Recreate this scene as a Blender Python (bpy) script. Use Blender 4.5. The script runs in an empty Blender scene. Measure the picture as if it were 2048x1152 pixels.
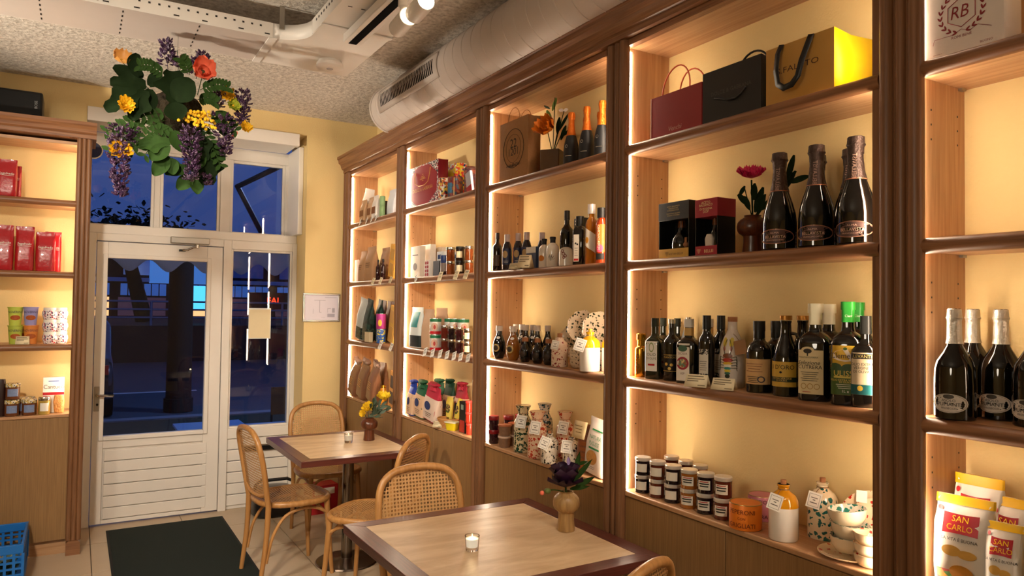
import bpy, bmesh, math, random
from math import sin, cos, pi, radians, sqrt
from mathutils import Vector, Matrix

# ------------------------------------------------------------------ camera, world, exposure
SC = bpy.context.scene
COL = SC.collection
FPX, YAW, PIT, ROL, ZC = 1451.55, .5399, .0284, .0133, 1.6239
_f = Vector((sin(YAW), cos(YAW), 0)); _r = Vector((cos(YAW), -sin(YAW), 0)); _u = Vector((0, 0, 1))
_fw = _f*cos(PIT)+_u*sin(PIT); _up = _u*cos(PIT)-_f*sin(PIT)
_r2 = _r*cos(ROL)+_up*sin(ROL); _u2 = _up*cos(ROL)-_r*sin(ROL)
CAM = Vector((0, 0, ZC))
cd = bpy.data.cameras.new('camera'); cam = bpy.data.objects.new('camera', cd); COL.objects.link(cam)
cd.sensor_width = 36; cd.sensor_fit = 'HORIZONTAL'; cd.lens = FPX/2048*36; cd.clip_start = .02; cd.clip_end = 300
cam.matrix_world = Matrix(((_r2.x, _u2.x, -_fw.x, 0), (_r2.y, _u2.y, -_fw.y, 0), (_r2.z, _u2.z, -_fw.z, ZC), (0, 0, 0, 1)))
SC.camera = cam
SC.view_settings.view_transform = 'Standard'; SC.view_settings.look = 'None'
SC.view_settings.exposure = 0.3; SC.view_settings.gamma = 1.0; SC.view_settings.use_curve_mapping = False

def lin(c):
    if isinstance(c, str):
        c = c.lstrip('#'); c = [int(c[i:i+2], 16)/255 for i in (0, 2, 4)]
        return tuple(x/12.92 if x <= .04045 else ((x+.055)/1.055)**2.4 for x in c)
    return tuple(c)

w = bpy.data.worlds.new('dusk'); SC.world = w; w.use_nodes = True
nt = w.node_tree; bg = nt.nodes['Background']
tcw = nt.nodes.new('ShaderNodeTexCoord'); nz = nt.nodes.new('ShaderNodeTexNoise'); nz.inputs['Scale'].default_value = 3.2
nz.inputs['Detail'].default_value = 5
rp = nt.nodes.new('ShaderNodeValToRGB'); rp.color_ramp.elements[0].position = .35; rp.color_ramp.elements[1].position = .75
rp.color_ramp.elements[0].color = (*lin('#263B72'), 1); rp.color_ramp.elements[1].color = (*lin('#45588E'), 1)
nt.links.new(tcw.outputs['Generated'], nz.inputs['Vector']); nt.links.new(nz.outputs['Fac'], rp.inputs['Fac'])
nt.links.new(rp.outputs['Color'], bg.inputs['Color']); bg.inputs['Strength'].default_value = 0.95

def lamp(name, kind, loc, energy, col, **kw):
    d = bpy.data.lights.new(name, kind); d.energy = energy; d.color = col
    for k, v in kw.items():
        if k != 'to': setattr(d, k, v)
    o = bpy.data.objects.new(name, d); COL.objects.link(o); o.location = loc
    if 'to' in kw: o.rotation_euler = (Vector(kw['to'])-Vector(loc)).to_track_quat('-Z', 'Y').to_euler()
    return o
WARM = (1, .87, .70)
# unseen spots added as fill, standing in for the shop's other lamps
lamp('fill_spot_light', 'SPOT', (-.7, .8, 3.0), 360, WARM, to=(.75, 5.6, .6), spot_size=1.1, spot_blend=.8, shadow_soft_size=.1)
lamp('fill_spot_light', 'SPOT', (1.1, .3, 3.0), 95, WARM, to=(1.25, 2.35, .75), spot_size=.75, spot_blend=.8, shadow_soft_size=.06)
lamp('fill_spot_light', 'SPOT', (-.9, 2.9, 3.0), 150, WARM, to=(1.3, 4.6, .6), spot_size=1.1, spot_blend=.8, shadow_soft_size=.08)
lamp('fill_spot_light', 'SPOT', (-2.3, 3.7, 1.5), 430, WARM, to=(.65, 4.75, 3.15), spot_size=1.0, spot_blend=1, shadow_soft_size=.1)  # unseen uplight, added low on the left to brighten ceiling and tray
lamp('fill_point_light', 'POINT', (-1.2, .6, 2.1), 38, WARM, shadow_soft_size=.3)  # no pendant hangs here; unseen light added as soft ambient fill

# ------------------------------------------------------------------ projection helpers (photo frame 2048x1152 -> place)
def ray(x, y): return _fw+_r2*((x-1024)/FPX)+_u2*((576-y)/FPX)
def at(x, y, ax, v):
    d = ray(x, y); return CAM+d*((v-CAM[ax])/d[ax])
def solve(px, ax, A, z):
    """point with photo column px whose coordinate on axis ax (0 X, 1 Y) is A and whose height is z"""
    t = (px-1024)/FPX; q = _r2-_fw*t; o = 1-ax; dz = z-ZC
    v = -(A*q[ax]+dz*q[2])/q[o]
    p = Vector((0, 0, z)); p[ax] = A; p[o] = v
    return p
def mpp(p): return (Vector(p)-CAM).dot(_fw)/FPX      # metres per photo pixel there

# ------------------------------------------------------------------ materials
_MC = {}
def _new(name):
    m = bpy.data.materials.new(name); m.use_nodes = True
    return m, m.node_tree, m.node_tree.nodes['Principled BSDF']
def M(c, r=.5, metal=0, coat=0, emit=0, trans=0, var=.06, vs=30, bump=0, bs=200, ior=1.45, spec=.5):
    key = (c, r, metal, coat, emit, trans, var, vs, bump, bs, spec)
    if key in _MC: return _MC[key]
    m, nt, b = _new('mat_%s' % str(c).strip('#')); L = nt.links
    col = lin(c)
    b.inputs['Roughness'].default_value = r; b.inputs['Metallic'].default_value = metal
    b.inputs['Coat Weight'].default_value = coat; b.inputs['Transmission Weight'].default_value = trans
    b.inputs['IOR'].default_value = ior; b.inputs['Specular IOR Level'].default_value = spec
    b.inputs['Base Color'].default_value = (*col, 1)
    if emit:
        b.inputs['Emission Color'].default_value = (*col, 1); b.inputs['Emission Strength'].default_value = emit
    if var or bump:
        tc = nt.nodes.new('ShaderNodeTexCoord')
    if var:
        n = nt.nodes.new('ShaderNodeTexNoise'); n.inputs['Scale'].default_value = vs; n.inputs['Detail'].default_value = 4
        mx = nt.nodes.new('ShaderNodeMix'); mx.data_type = 'RGBA'
        mx.inputs['A'].default_value = (*[x*(1-var) for x in col], 1); mx.inputs['B'].default_value = (*[min(1, x*(1+var)) for x in col], 1)
        L.new(tc.outputs['Object'], n.inputs['Vector']); L.new(n.outputs['Fac'], mx.inputs['Factor']); L.new(mx.outputs['Result'], b.inputs['Base Color'])
    if bump:
        n2 = nt.nodes.new('ShaderNodeTexNoise'); n2.inputs['Scale'].default_value = bs; n2.inputs['Detail'].default_value = 5
        bp = nt.nodes.new('ShaderNodeBump'); bp.inputs['Strength'].default_value = bump; bp.inputs['Distance'].default_value = .02
        L.new(tc.outputs['Object'], n2.inputs['Vector']); L.new(n2.outputs['Fac'], bp.inputs['Height']); L.new(bp.outputs['Normal'], b.inputs['Normal'])
    _MC[key] = m
    return m
def wood(c1, c2, axis=2, r=.42, fine=55, coat=0):
    key = ('wood', c1, c2, axis, r, fine)
    if key in _MC: return _MC[key]
    m, nt, b = _new('wood_%s' % c1.strip('#')); L = nt.links
    tc = nt.nodes.new('ShaderNodeTexCoord'); mp = nt.nodes.new('ShaderNodeMapping')
    sc = [fine]*3; sc[axis] = fine*.035; mp.inputs['Scale'].default_value = sc
    n = nt.nodes.new('ShaderNodeTexNoise'); n.inputs['Scale'].default_value = 1.6; n.inputs['Detail'].default_value = 6; n.inputs['Distortion'].default_value = .6
    rp = nt.nodes.new('ShaderNodeValToRGB'); rp.color_ramp.elements[0].position = .33; rp.color_ramp.elements[1].position = .68
    rp.color_ramp.elements[0].color = (*lin(c1), 1); rp.color_ramp.elements[1].color = (*lin(c2), 1)
    bp = nt.nodes.new('ShaderNodeBump'); bp.inputs['Strength'].default_value = .12; bp.inputs['Distance'].default_value = .003
    L.new(tc.outputs['Object'], mp.inputs['Vector']); L.new(mp.outputs['Vector'], n.inputs['Vector']); L.new(n.outputs['Fac'], rp.inputs['Fac'])
    L.new(rp.outputs['Color'], b.inputs['Base Color']); L.new(n.outputs['Fac'], bp.inputs['Height']); L.new(bp.outputs['Normal'], b.inputs['Normal'])
    b.inputs['Roughness'].default_value = r; b.inputs['Coat Weight'].default_value = coat
    _MC[key] = m
    return m
def splat(base, dots, scale=45, th=.36, r=.22):
    """glazed ceramic with flicked blots of colour"""
    key = ('splat', base, dots, scale, th)
    if key in _MC: return _MC[key]
    m, nt, b = _new('splatter_%s' % dots.strip('#')); L = nt.links
    tc = nt.nodes.new('ShaderNodeTexCoord'); n = nt.nodes.new('ShaderNodeTexNoise'); n.inputs['Scale'].default_value = scale*.8
    mx = nt.nodes.new('ShaderNodeMix'); mx.data_type = 'RGBA'; mx.blend_type = 'ADD'; mx.inputs['Factor'].default_value = .022
    v = nt.nodes.new('ShaderNodeTexVoronoi'); v.inputs['Scale'].default_value = scale
    sp = nt.nodes.new('ShaderNodeSeparateColor')
    ma = nt.nodes.new('ShaderNodeMath'); ma.operation = 'MULTIPLY'; ma.inputs[1].default_value = th*1.9
    lt = nt.nodes.new('ShaderNodeMath'); lt.operation = 'LESS_THAN'
    mc = nt.nodes.new('ShaderNodeMix'); mc.data_type = 'RGBA'; mc.inputs['A'].default_value = (*lin(base), 1); mc.inputs['B'].default_value = (*lin(dots), 1)
    L.new(tc.outputs['Object'], n.inputs['Vector']); L.new(tc.outputs['Object'], mx.inputs['A']); L.new(n.outputs['Color'], mx.inputs['B'])
    L.new(mx.outputs['Result'], v.inputs['Vector']); L.new(v.outputs['Color'], sp.inputs['Color']); L.new(sp.outputs['Red'], ma.inputs[0])
    L.new(v.outputs['Distance'], lt.inputs[0]); L.new(ma.outputs[0], lt.inputs[1]); L.new(lt.outputs[0], mc.inputs['Factor'])
    L.new(mc.outputs['Result'], b.inputs['Base Color']); b.inputs['Roughness'].default_value = r; b.inputs['Coat Weight'].default_value = .5
    _MC[key] = m
    return m
def patt(cols, scale=60, r=.45):
    """busy printed pattern: voronoi cells in a few colours"""
    key = ('patt', tuple(cols), scale)
    if key in _MC: return _MC[key]
    m, nt, b = _new('print_%s' % cols[0].strip('#')); L = nt.links
    tc = nt.nodes.new('ShaderNodeTexCoord'); v = nt.nodes.new('ShaderNodeTexVoronoi'); v.inputs['Scale'].default_value = scale
    sp = nt.nodes.new('ShaderNodeSeparateColor'); rp = nt.nodes.new('ShaderNodeValToRGB'); rp.color_ramp.interpolation = 'CONSTANT'
    e = rp.color_ramp.elements
    while len(e) < len(cols): e.new(.5)
    for i, c in enumerate(cols): e[i].position = i/len(cols); e[i].color = (*lin(c), 1)
    L.new(tc.outputs['Object'], v.inputs['Vector']); L.new(v.outputs['Color'], sp.inputs['Color']); L.new(sp.outputs['Green'], rp.inputs['Fac'])
    L.new(rp.outputs['Color'], b.inputs['Base Color']); b.inputs['Roughness'].default_value = r
    _MC[key] = m
    return m
def pane_glass(name='window_glass', tint=(.86, .9, .96), ior=1.5):
    if name in _MC: return _MC[name]
    m, nt, b = _new(name); nt.nodes.remove(b); L = nt.links; out = nt.nodes['Material Output']
    t = nt.nodes.new('ShaderNodeBsdfTransparent'); t.inputs['Color'].default_value = (*tint, 1)
    g = nt.nodes.new('ShaderNodeBsdfGlossy'); g.inputs['Roughness'].default_value = .0
    f = nt.nodes.new('ShaderNodeFresnel'); f.inputs['IOR'].default_value = ior
    mx = nt.nodes.new('ShaderNodeMixShader')
    L.new(f.outputs['Fac'], mx.inputs[0]); L.new(t.outputs[0], mx.inputs[1]); L.new(g.outputs[0], mx.inputs[2]); L.new(mx.outputs[0], out.inputs['Surface'])
    _MC[name] = m
    return m
OAK = ('#AD8058', '#C69C74'); OAKD = ('#704A2E', '#8A6040')
oakZ = wood(*OAK, 2); oakY = wood(*OAK, 1); oakX = wood(*OAK, 0)
doorwood = wood('#86643E', '#997549', 2, fine=90)
frontZ = wood(*OAKD, 2); frontY = wood('#744A2F', '#966844', 1); frontX = wood('#744A2F', '#966844', 0)
yellow = M('#E2C88E', .75, var=.03, vs=6, bump=.08, bs=120)
white = M('#E8E2DA', .45, var=.03, vs=8)
steel = M('#B8B4AC', .3, 1, var=.03)
chrome = M('#D0D0D0', .12, 1, var=0)
black = M('#0B0B0C', .4, var=.1)
mattblack = M('#101011', .6, var=.1)
paper = M('#E9E4D8', .7, var=.02)
cream = M('#E3D3AE', .65, var=.03)
cork = M('#A8714A', .8, var=.2, vs=300)
kraft = M('#A87B50', .75, var=.1, vs=60, bump=.15, bs=60)
INK = M('#171412', .6, var=0)

# ------------------------------------------------------------------ mesh builder, things, parts
class MB:
    def __init__(s): s.v = []; s.f = []
    def add(s, v, f):
        n = len(s.v); s.v += [tuple(p) for p in v]; s.f += [tuple(i+n for i in q) for q in f]; return s
    def box(s, x0, x1, y0, y1, z0, z1):
        return s.add([(x0, y0, z0), (x1, y0, z0), (x1, y1, z0), (x0, y1, z0), (x0, y0, z1), (x1, y0, z1), (x1, y1, z1), (x0, y1, z1)],
                     [(0, 3, 2, 1), (4, 5, 6, 7), (0, 1, 5, 4), (1, 2, 6, 5), (2, 3, 7, 6), (3, 0, 4, 7)])
    def tube(s, pts, r, seg=8, closed=False, cap=True):
        pts = [Vector(p) for p in pts]; n = len(pts); rr = r if isinstance(r, (list, tuple)) else [r]*n
        V = []; up = None
        for i, p in enumerate(pts):
            a = pts[(i-1) % n] if (closed or i) else p; b = pts[(i+1) % n] if (closed or i < n-1) else p
            t = (b-a).normalized()
            if up is None:
                up = Vector((0, 0, 1)) if abs(t.z) < .9 else Vector((1, 0, 0))
            up = (up-t*up.dot(t)).normalized(); sd = t.cross(up)
            for k in range(seg):
                an = 2*pi*k/seg; V.append(p+(up*cos(an)+sd*sin(an))*rr[i])
        Fc = []
        for i in range(n if closed else n-1):
            j = (i+1) % n
            for k in range(seg):
                l = (k+1) % seg; Fc.append((i*seg+k, i*seg+l, j*seg+l, j*seg+k))
        if cap and not closed:
            Fc.append(tuple(range(seg))[::-1]); Fc.append(tuple((n-1)*seg+k for k in range(seg)))
        return s.add(V, Fc)
    def lathe(s, prof, seg=24, c=(0, 0, 0), cap=True):
        V = [(c[0]+r*cos(2*pi*k/seg), c[1]+r*sin(2*pi*k/seg), c[2]+z) for r, z in prof for k in range(seg)]
        Fc = [(i*seg+k, i*seg+(k+1) % seg, (i+1)*seg+(k+1) % seg, (i+1)*seg+k) for i in range(len(prof)-1) for k in range(seg)]
        if cap:
            Fc.append(tuple(range(seg))[::-1]); Fc.append(tuple((len(prof)-1)*seg+k for k in range(seg)))
        return s.add(V, Fc)
    def prism(s, poly, ax, a, b):
        """polygon extruded along axis ax from a to b; poly in the two other axes, in order"""
        n = len(poly)
        def mk(p, v):
            q = list(p); q.insert(ax, v); return q
        V = [mk(p, a) for p in poly]+[mk(p, b) for p in poly]
        Fc = [(i, (i+1) % n, n+(i+1) % n, n+i) for i in range(n)]+[tuple(range(n))[::-1], tuple(range(n, 2*n))]
        return s.add(V, Fc)
    def grid(s, fn, nu, nv):
        V = [fn(i/nu, j/nv) for j in range(nv+1) for i in range(nu+1)]
        return s.add(V, [(j*(nu+1)+i, j*(nu+1)+i+1, (j+1)*(nu+1)+i+1, (j+1)*(nu+1)+i) for j in range(nv) for i in range(nu)])
    def sphere(s, c, r, seg=12, sz=1):
        n = seg//2+1
        return s.lathe([(max(1e-4, r*sin(pi*i/n)), -r*sz*cos(pi*i/n)) for i in range(n+1)], seg, c)
    def mesh(s, name, off=None, ang=38):
        m = bpy.data.meshes.new(name)
        v = s.v if off is None else [(p[0]-off[0], p[1]-off[1], p[2]-off[2]) for p in s.v]
        m.from_pydata(v, [], s.f); m.update()
        bm = bmesh.new(); bm.from_mesh(m); bmesh.ops.recalc_face_normals(bm, faces=bm.faces); bm.to_mesh(m); bm.free()
        m.polygons.foreach_set('use_smooth', [True]*len(m.polygons))
        m.set_sharp_from_angle(angle=radians(ang))
        return m
    def build(s, name, mt, parent=None, world=False, bevel=0, ang=38, solid=0):
        off = None
        if world and parent is not None:
            off = Vector((0, 0, 0)); q = parent
            while q is not None: off += q.location; q = q.parent
        o = bpy.data.objects.new(name, s.mesh(name, off, ang)); COL.objects.link(o)
        o.data.materials.append(mt); o.parent = parent
        if solid:
            md = o.modifiers.new('thickness', 'SOLIDIFY'); md.thickness = solid; md.offset = 0
        if bevel:
            md = o.modifiers.new('edge', 'BEVEL'); md.width = bevel; md.segments = 2; md.limit_method = 'ANGLE'; md.angle_limit = radians(50)
        return o
def box(*a): return MB().box(*a)
def tag(o, label=None, cat=None, group=None, kind=None):
    if label: o['label'] = label
    if cat: o['category'] = cat
    if group: o['group'] = group
    if kind: o['kind'] = kind
    return o
def T(name, label, cat, loc=(0, 0, 0), rz=0, group=None):
    o = bpy.data.objects.new(name, None); COL.objects.link(o); o.empty_display_size = .05
    o.location = loc; o.rotation_euler = (0, 0, radians(rz)); return tag(o, label, cat, group)
def struct(name, mb, mt, bevel=0): return tag(mb.build(name, mt, bevel=bevel), kind='structure')
def dup(root, loc, rz=None, label=None, sc=None):
    def cp(o, par):
        c = o.copy(); COL.objects.link(c); c.parent = par
        for ch in o.children: cp(ch, c)
        return c
    c = cp(root, None); c.location = loc
    if rz is not None: c.rotation_euler = (0, 0, radians(rz))
    if label: c['label'] = label
    if sc: c.scale = (sc, sc, sc)
    return c
ORD = ['first', 'second', 'third', 'fourth', 'fifth', 'sixth', 'seventh', 'eighth', 'ninth', 'tenth']

class Shape:
    """stack of superellipse sections (z, width, thickness, exponent, dx, dy); front faces -Y"""
    def __init__(s, secs): s.s = [tuple(q)+(2, 0, 0)[len(q)-3:] if len(q) < 6 else tuple(q) for q in secs]
    def sec(s, z):
        q = s.s
        if z <= q[0][0]: return q[0][1:]
        for a, b in zip(q, q[1:]):
            if z <= b[0]:
                t = (z-a[0])/max(1e-9, b[0]-a[0]); return tuple(a[i]+(b[i]-a[i])*t for i in range(1, 6))
        return q[-1][1:]
    def pt(s, x, z, e=.0006):
        w, t, n, dx, dy = s.sec(z); a = w/2+e; b = t/2+e
        if n < 2.05 and abs(w-t) < 1e-4:
            an = x/max(1e-6, w/2); return (dx+a*sin(an), dy-a*cos(an), z)
        u = min(1, abs(x)/max(1e-6, w/2)); y = (max(0, 1-u**n))**(1/n)*b
        return (dx+x, dy-y-(e if y < b*.5 else 0), z)
    def mb(s, seg=24, wr=0, seed=0, z0=None, z1=None, e=0):
        q = s.s
        if z0 is not None:
            zs = [z0]+[k[0] for k in q if z0 < k[0] < z1]+[z1]; q = [(z,)+tuple(s.sec(z)) for z in zs]
        rnd = random.Random(seed); V = []
        for z, w, t, n, dx, dy in q:
            for k in range(seg):
                a = 2*pi*(k+.5)/seg; c, sn = cos(a), sin(a)
                x = (w/2+e)*math.copysign(abs(c)**(2/n), c); y = (t/2+e)*math.copysign(abs(sn)**(2/n), sn)
                V.append((dx+x+rnd.uniform(-wr, wr), dy+y+rnd.uniform(-wr, wr), z+rnd.uniform(-wr, wr)*.5))
        m = MB(); L = len(q)
        Fc = [(i*seg+k, i*seg+(k+1) % seg, (i+1)*seg+(k+1) % seg, (i+1)*seg+k) for i in range(L-1) for k in range(seg)]
        Fc += [tuple(range(seg))[::-1], tuple((L-1)*seg+k for k in range(seg))]
        return m.add(V, Fc)
    def patch(s, x0, x1, z0, z1, e=.0007, nx=10, nz=6):
        return MB().grid(lambda u, v: s.pt(x0+(x1-x0)*u, z0+(z1-z0)*v, e), nx, nz)
    def disc(s, cx, cz, rx, rz, e=.0008, n=24, inner=0):
        m = MB(); V = []; rings = [inner or .02, .5 if inner == 0 else (1+inner)/2, 1]
        for r in rings:
            for k in range(n):
                a = 2*pi*k/n; V.append(s.pt(cx+rx*r*cos(a), cz+rz*r*sin(a), e))
        Fc = [(i*n+k, i*n+(k+1) % n, (i+1)*n+(k+1) % n, (i+1)*n+k) for i in range(2) for k in range(n)]
        if not inner: Fc.append(tuple(range(n)))
        return m.add(V, Fc)
_TC = {}
def text_geo(body, size):
    key = (body, size)
    if key not in _TC:
        c = bpy.data.curves.new('lettering', 'FONT'); c.body = body; c.size = size; c.align_x = 'CENTER'; c.align_y = 'CENTER'; c.resolution_u = 2
        o = bpy.data.objects.new('lettering', c); m = bpy.data.meshes.new_from_object(o)
        _TC[key] = ([tuple(v.co) for v in m.vertices], [tuple(p.vertices) for p in m.polygons])
        bpy.data.objects.remove(o); bpy.data.meshes.remove(m); bpy.data.curves.remove(c)
    return _TC[key]
def text(parent, body, size, mp, mt, sx=1, name='lettering', shear=0):
    """flat lettering mapped by mp(x, y) onto a surface"""
    V, Fc = text_geo(body, size)
    m = bpy.data.meshes.new(name); m.from_pydata([mp(v[0]*sx+v[1]*shear, v[1]) for v in V], [], Fc); m.update()
    o = bpy.data.objects.new(name, m); COL.objects.link(o); m.materials.append(mt); o.parent = parent
    return o
def stext(parent, sh, body, size, x, z, mt, sx=1, e=.0013, shear=0):
    return text(parent, body, size, lambda a, b: sh.pt(x+a, z+b, e), mt, sx, shear=shear)
# ------------------------------------------------------------------ the room
XF, XB = 1.894, 2.14           # shelf front line, shelf back
YD, YW = 6.10, 5.85            # door face, wall face
ZCEIL = 3.15
BAY = 1.1601; YP = [5.802-BAY*i-(.035 if i > 3 else 0) for i in range(7)]    # post centres
SH = [.9043, 1.3404, 1.8063, 2.2731]
ZTOP = 2.70
XL, YN = -3.0, -2.6
fl = struct('floor', box(XL, 2.2, YN, 6.3, -.06, -.008), M('#6F6253', .8))
TS = .6
tm = box(-TS/2+.003, TS/2-.003, -TS/2+.003, TS/2-.003, -.01, 0).mesh('tile')
tilem = M('#B9A489', .32, var=.12, vs=5, bump=.02, bs=30); tm.materials.append(tilem)
for i in range(-3, 4):
    for j in range(2, 11):
        o = bpy.data.objects.new('tile', tm); COL.objects.link(o); o.parent = fl; o.location = (i*TS+.42, j*TS-.02, 0)
struct('wall_right', box(XB+.012, XB+.2, YN, 6.3, 0, ZCEIL), yellow)
struct('wall_left', box(XL-.2, XL, YN, 6.3, 0, ZCEIL), yellow)
struct('wall_behind', box(XL, 2.3, YN-.2, YN, 0, ZCEIL), yellow)
OX0, OX1, OZ = .03, 1.565, 3.0
wb = MB().box(XL, OX0, YW, 6.35, 0, ZCEIL).box(OX1, XB+.2, YW, 6.35, 0, ZCEIL).box(OX0, OX1, YW, 6.35, OZ, ZCEIL)
struct('wall_back', wb, yellow)
ceil_m, nt_, b_ = _new('ceiling_spray_plaster')
def ceil_mat(m, nt, b):
    L = nt.links; tc = nt.nodes.new('ShaderNodeTexCoord'); n = nt.nodes.new('ShaderNodeTexNoise'); n.inputs['Scale'].default_value = 34; n.inputs['Detail'].default_value = 6
    n.inputs['Roughness'].default_value = .65
    rp = nt.nodes.new('ShaderNodeValToRGB'); rp.color_ramp.elements[0].position = .34; rp.color_ramp.elements[1].position = .6
    rp.color_ramp.elements[0].color = (*lin('#B4AA9E'), 1); rp.color_ramp.elements[1].color = (*lin('#E4DCD0'), 1)
    bp = nt.nodes.new('ShaderNodeBump'); bp.inputs['Strength'].default_value = .8; bp.inputs['Distance'].default_value = .02
    L.new(tc.outputs['Object'], n.inputs['Vector']); L.new(n.outputs['Fac'], rp.inputs['Fac']); L.new(rp.outputs['Color'], b.inputs['Base Color'])
    L.new(n.outputs['Fac'], bp.inputs['Height']); L.new(bp.outputs['Normal'], b.inputs['Normal']); b.inputs['Roughness'].default_value = .9
ceil_mat(ceil_m, nt_, b_)
struct('ceiling', box(XL-.2, XB+.2, YN-.2, 6.35, ZCEIL, ZCEIL+.15), ceil_m)

# ---- joinery: door, side light, transom
GL = pane_glass()
fr = MB().box(OX0, .114, YD, 6.24, 0, 2.14).box(.99, 1.05, YD, 6.24, 0, 2.14).box(1.53, OX1, YD, 6.24, 0, 2.14)
fr.box(.114, .99, YD, 6.24, 2.083, 2.14).box(1.05, 1.53, YD, 6.24, 2.07, 2.14)
fr.box(1.05, 1.53, YD+.01, 6.2, .56, .64).box(1.05, 1.53, YD+.035, 6.2, 0, .03)
trim = struct('trim_1', fr, white, .004)
tr = MB().box(OX0, OX1, 6.12, 6.36, 2.14, 2.205)
for a, b in ((OX0, .05), (.5, .542), (.985, 1.063), (1.505, OX1)): tr.box(a, b, 6.30, 6.36, 2.205, 2.82)
tr.box(OX0, OX1, 6.30, 6.36, 2.82, 2.92)
struct('trim_2', tr, white, .004)
struct('trim_3', MB().box(OX0, 1.50, YW-.012, 5.9, 2.90, 3.0).box(OX0, 1.505, 5.9, 6.30, 2.92, 3.0).box(1.525, OX1-.001, 5.95, 6.36, 2.205, 2.92), white, .004)
for k, (a, b) in enumerate(((.05, .5), (.542, .985), (1.063, 1.505))):
    win = struct('window_%d' % (k+1), MB().box(a, a+.022, 6.31, 6.35, 2.205, 2.82).box(b-.022, b, 6.31, 6.35, 2.205, 2.82).box(a+.022, b-.022, 6.31, 6.35, 2.205, 2.228).box(a+.022, b-.022, 6.31, 6.35, 2.797, 2.82), white, .003)
    box(a+.022, b-.022, 6.326, 6.334, 2.228, 2.797).build('pane', GL, win)
win = struct('window_4', MB().box(1.05, 1.066, YD+.02, 6.18, .64, 2.07).box(1.514, 1.53, YD+.02, 6.18, .64, 2.07).box(1.066, 1.514, YD+.02, 6.18, .64, .656).box(1.066, 1.514, YD+.02, 6.18, 2.054, 2.07), white, .003)
box(1.066, 1.514, 6.136, 6.144, .656, 2.054).build('pane', GL, win)
for k in range(6):
    z0 = .03+k*.0885
    box(1.05, 1.53, YD+.022, 6.17, z0, z0+.083).build('board', white, win, bevel=.005)
# door
dr = struct('door_1', MB().box(.118, .19, YD+.012, 6.16, .012, 2.078).box(.87, .986, YD+.012, 6.16, .012, 2.078).box(.19, .87, YD+.012, 6.16, 1.957, 2.078)
            .box(.19, .87, YD+.012, 6.16, .56, .648).box(.19, .87, YD+.012, 6.16, .012, .04).box(.19, .87, YD+.03, 6.16, .04, .56), white, .003)
fm = MB()
for a in ((.16, .19, .618, 1.987), (.87, .9, .618, 1.987), (.19, .87, .618, .648), (.19, .87, 1.957, 1.987)): fm.box(a[0], a[1], YD-.004, YD+.012, a[2], a[3])
fm.build('glazing_bead', white, dr, bevel=.004)
box(.19, .87, 6.13, 6.138, .648, 1.957).build('pane', GL, dr)
for k in range(6):
    z0 = .045+k*.0845
    box(.2, .9, YD+.008, YD+.03, z0, z0+.08).build('board', white, dr, bevel=.004)
pl = box(.126, .168, YD+.005, YD+.012, .835, 1.015).build('lock_plate', steel, dr, bevel=.003)
MB().tube([(.145, YD+.006, .955), (.145, YD-.045, .955)], .011).tube([(.145, YD-.045, .955), (.16, YD-.05, .954), (.25, YD-.05, .948)], .011).build('handle', chrome, pl)
MB().lathe([(.008, 0), (.008, .01)], 12).box(-.004, .004, -.01, .0, 0, .012).build('keyhole', black, pl).matrix_basis = Matrix.Translation((.147, YD+.004, .885)) @ Matrix.Rotation(pi/2, 4, 'X')
dc = T('door_closer', 'silver overhead door closer with hinged arm on the transom rail', 'door closer', (.74, YD, 2.09))
box(.6, .878, YD-.05, YD-.002, 2.088, 2.138).build('housing', steel, dc, True, bevel=.006)
MB().lathe([(.016, 0), (.016, .03)], 14, (.79, YD-.025, 2.06)).tube([(.79, YD-.028, 2.066), (.76, YD-.045, 2.062), (.72, YD-.05, 2.04), (.69, YD-.03, 2.04)], .008).build('arm', chrome, dc, True)
box(.665, .71, YD-.03, YD+.008, 2.03, 2.045).build('bracket', black, dc, True)
ls = T('letter_slot', 'black letter slot with steel rim in the white boards below the side window', 'letter slot', (1.3, YD, .445))
box(1.155, 1.44, YD+.004, YD+.021, .447, .5).build('rim', steel, ls, True, bevel=.004)
box(1.17, 1.43, YD-.002, YD+.004, .455, .488).build('flap', black, ls, True, bevel=.002)
nb = T('paper_notice', 'blank cream paper notice taped to the side window glass', 'notice', (1.28, 6.13, 1.356))
box(1.2, 1.366, 6.131, 6.134, 1.357, 1.59).build('sheet', cream, nb, True)
box(1.196, 1.371, 6.1345, 6.1355, 1.352, 1.6).build('clear_sleeve', M('#D8DDE0', .1, var=0), nb, True)
ds = T('round_sign', 'small dark blue round sign on the white jamb beside the cabinet', 'sign', (.09, 6.28, 2.55))
p = at(186, 300, 1, 6.2)
MB().lathe([(.0, -.006), (.062, -.006), (.065, 0), (.062, .006), (.0, .006)], 28).build('disc', M('#16204E', .3), ds).matrix_basis = Matrix.Rotation(pi/2, 4, 'X')
MB().lathe([(.058, -.0065), (.066, -.0065), (.066, .0065), (.058, .0065)], 28, cap=False).build('rim', white, ds).matrix_basis = Matrix.Rotation(pi/2, 4, 'X')
ds.location = (p.x, 6.2, p.z)
fp = T('framed_plan', 'grey framed white floor plan sheet hung on the yellow wall', 'picture frame', (1.71, YW, 1.497))
fx0, fx1, fz0, fz1 = 1.553, 1.855, 1.497, 1.727
for a in ((fx0, fx1, fz0, fz0+.014), (fx0, fx1, fz1-.014, fz1), (fx0, fx0+.014, fz0+.014, fz1-.014), (fx1-.014, fx1, fz0+.014, fz1-.014)):
    box(a[0], a[1], YW-.014, YW, a[2], a[3]).build('frame_bar', steel, fp, True, bevel=.003)
box(fx0+.014, fx1-.014, YW-.005, YW-.001, fz0+.014, fz1-.014).build('sheet', M('#DCD6E2', .5, var=.01), fp, True)
pm = MB(); gx = lambda a: fx0+.014+a*(fx1-fx0-.028); gz = lambda a: fz0+.014+a*(fz1-fz0-.028)
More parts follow.
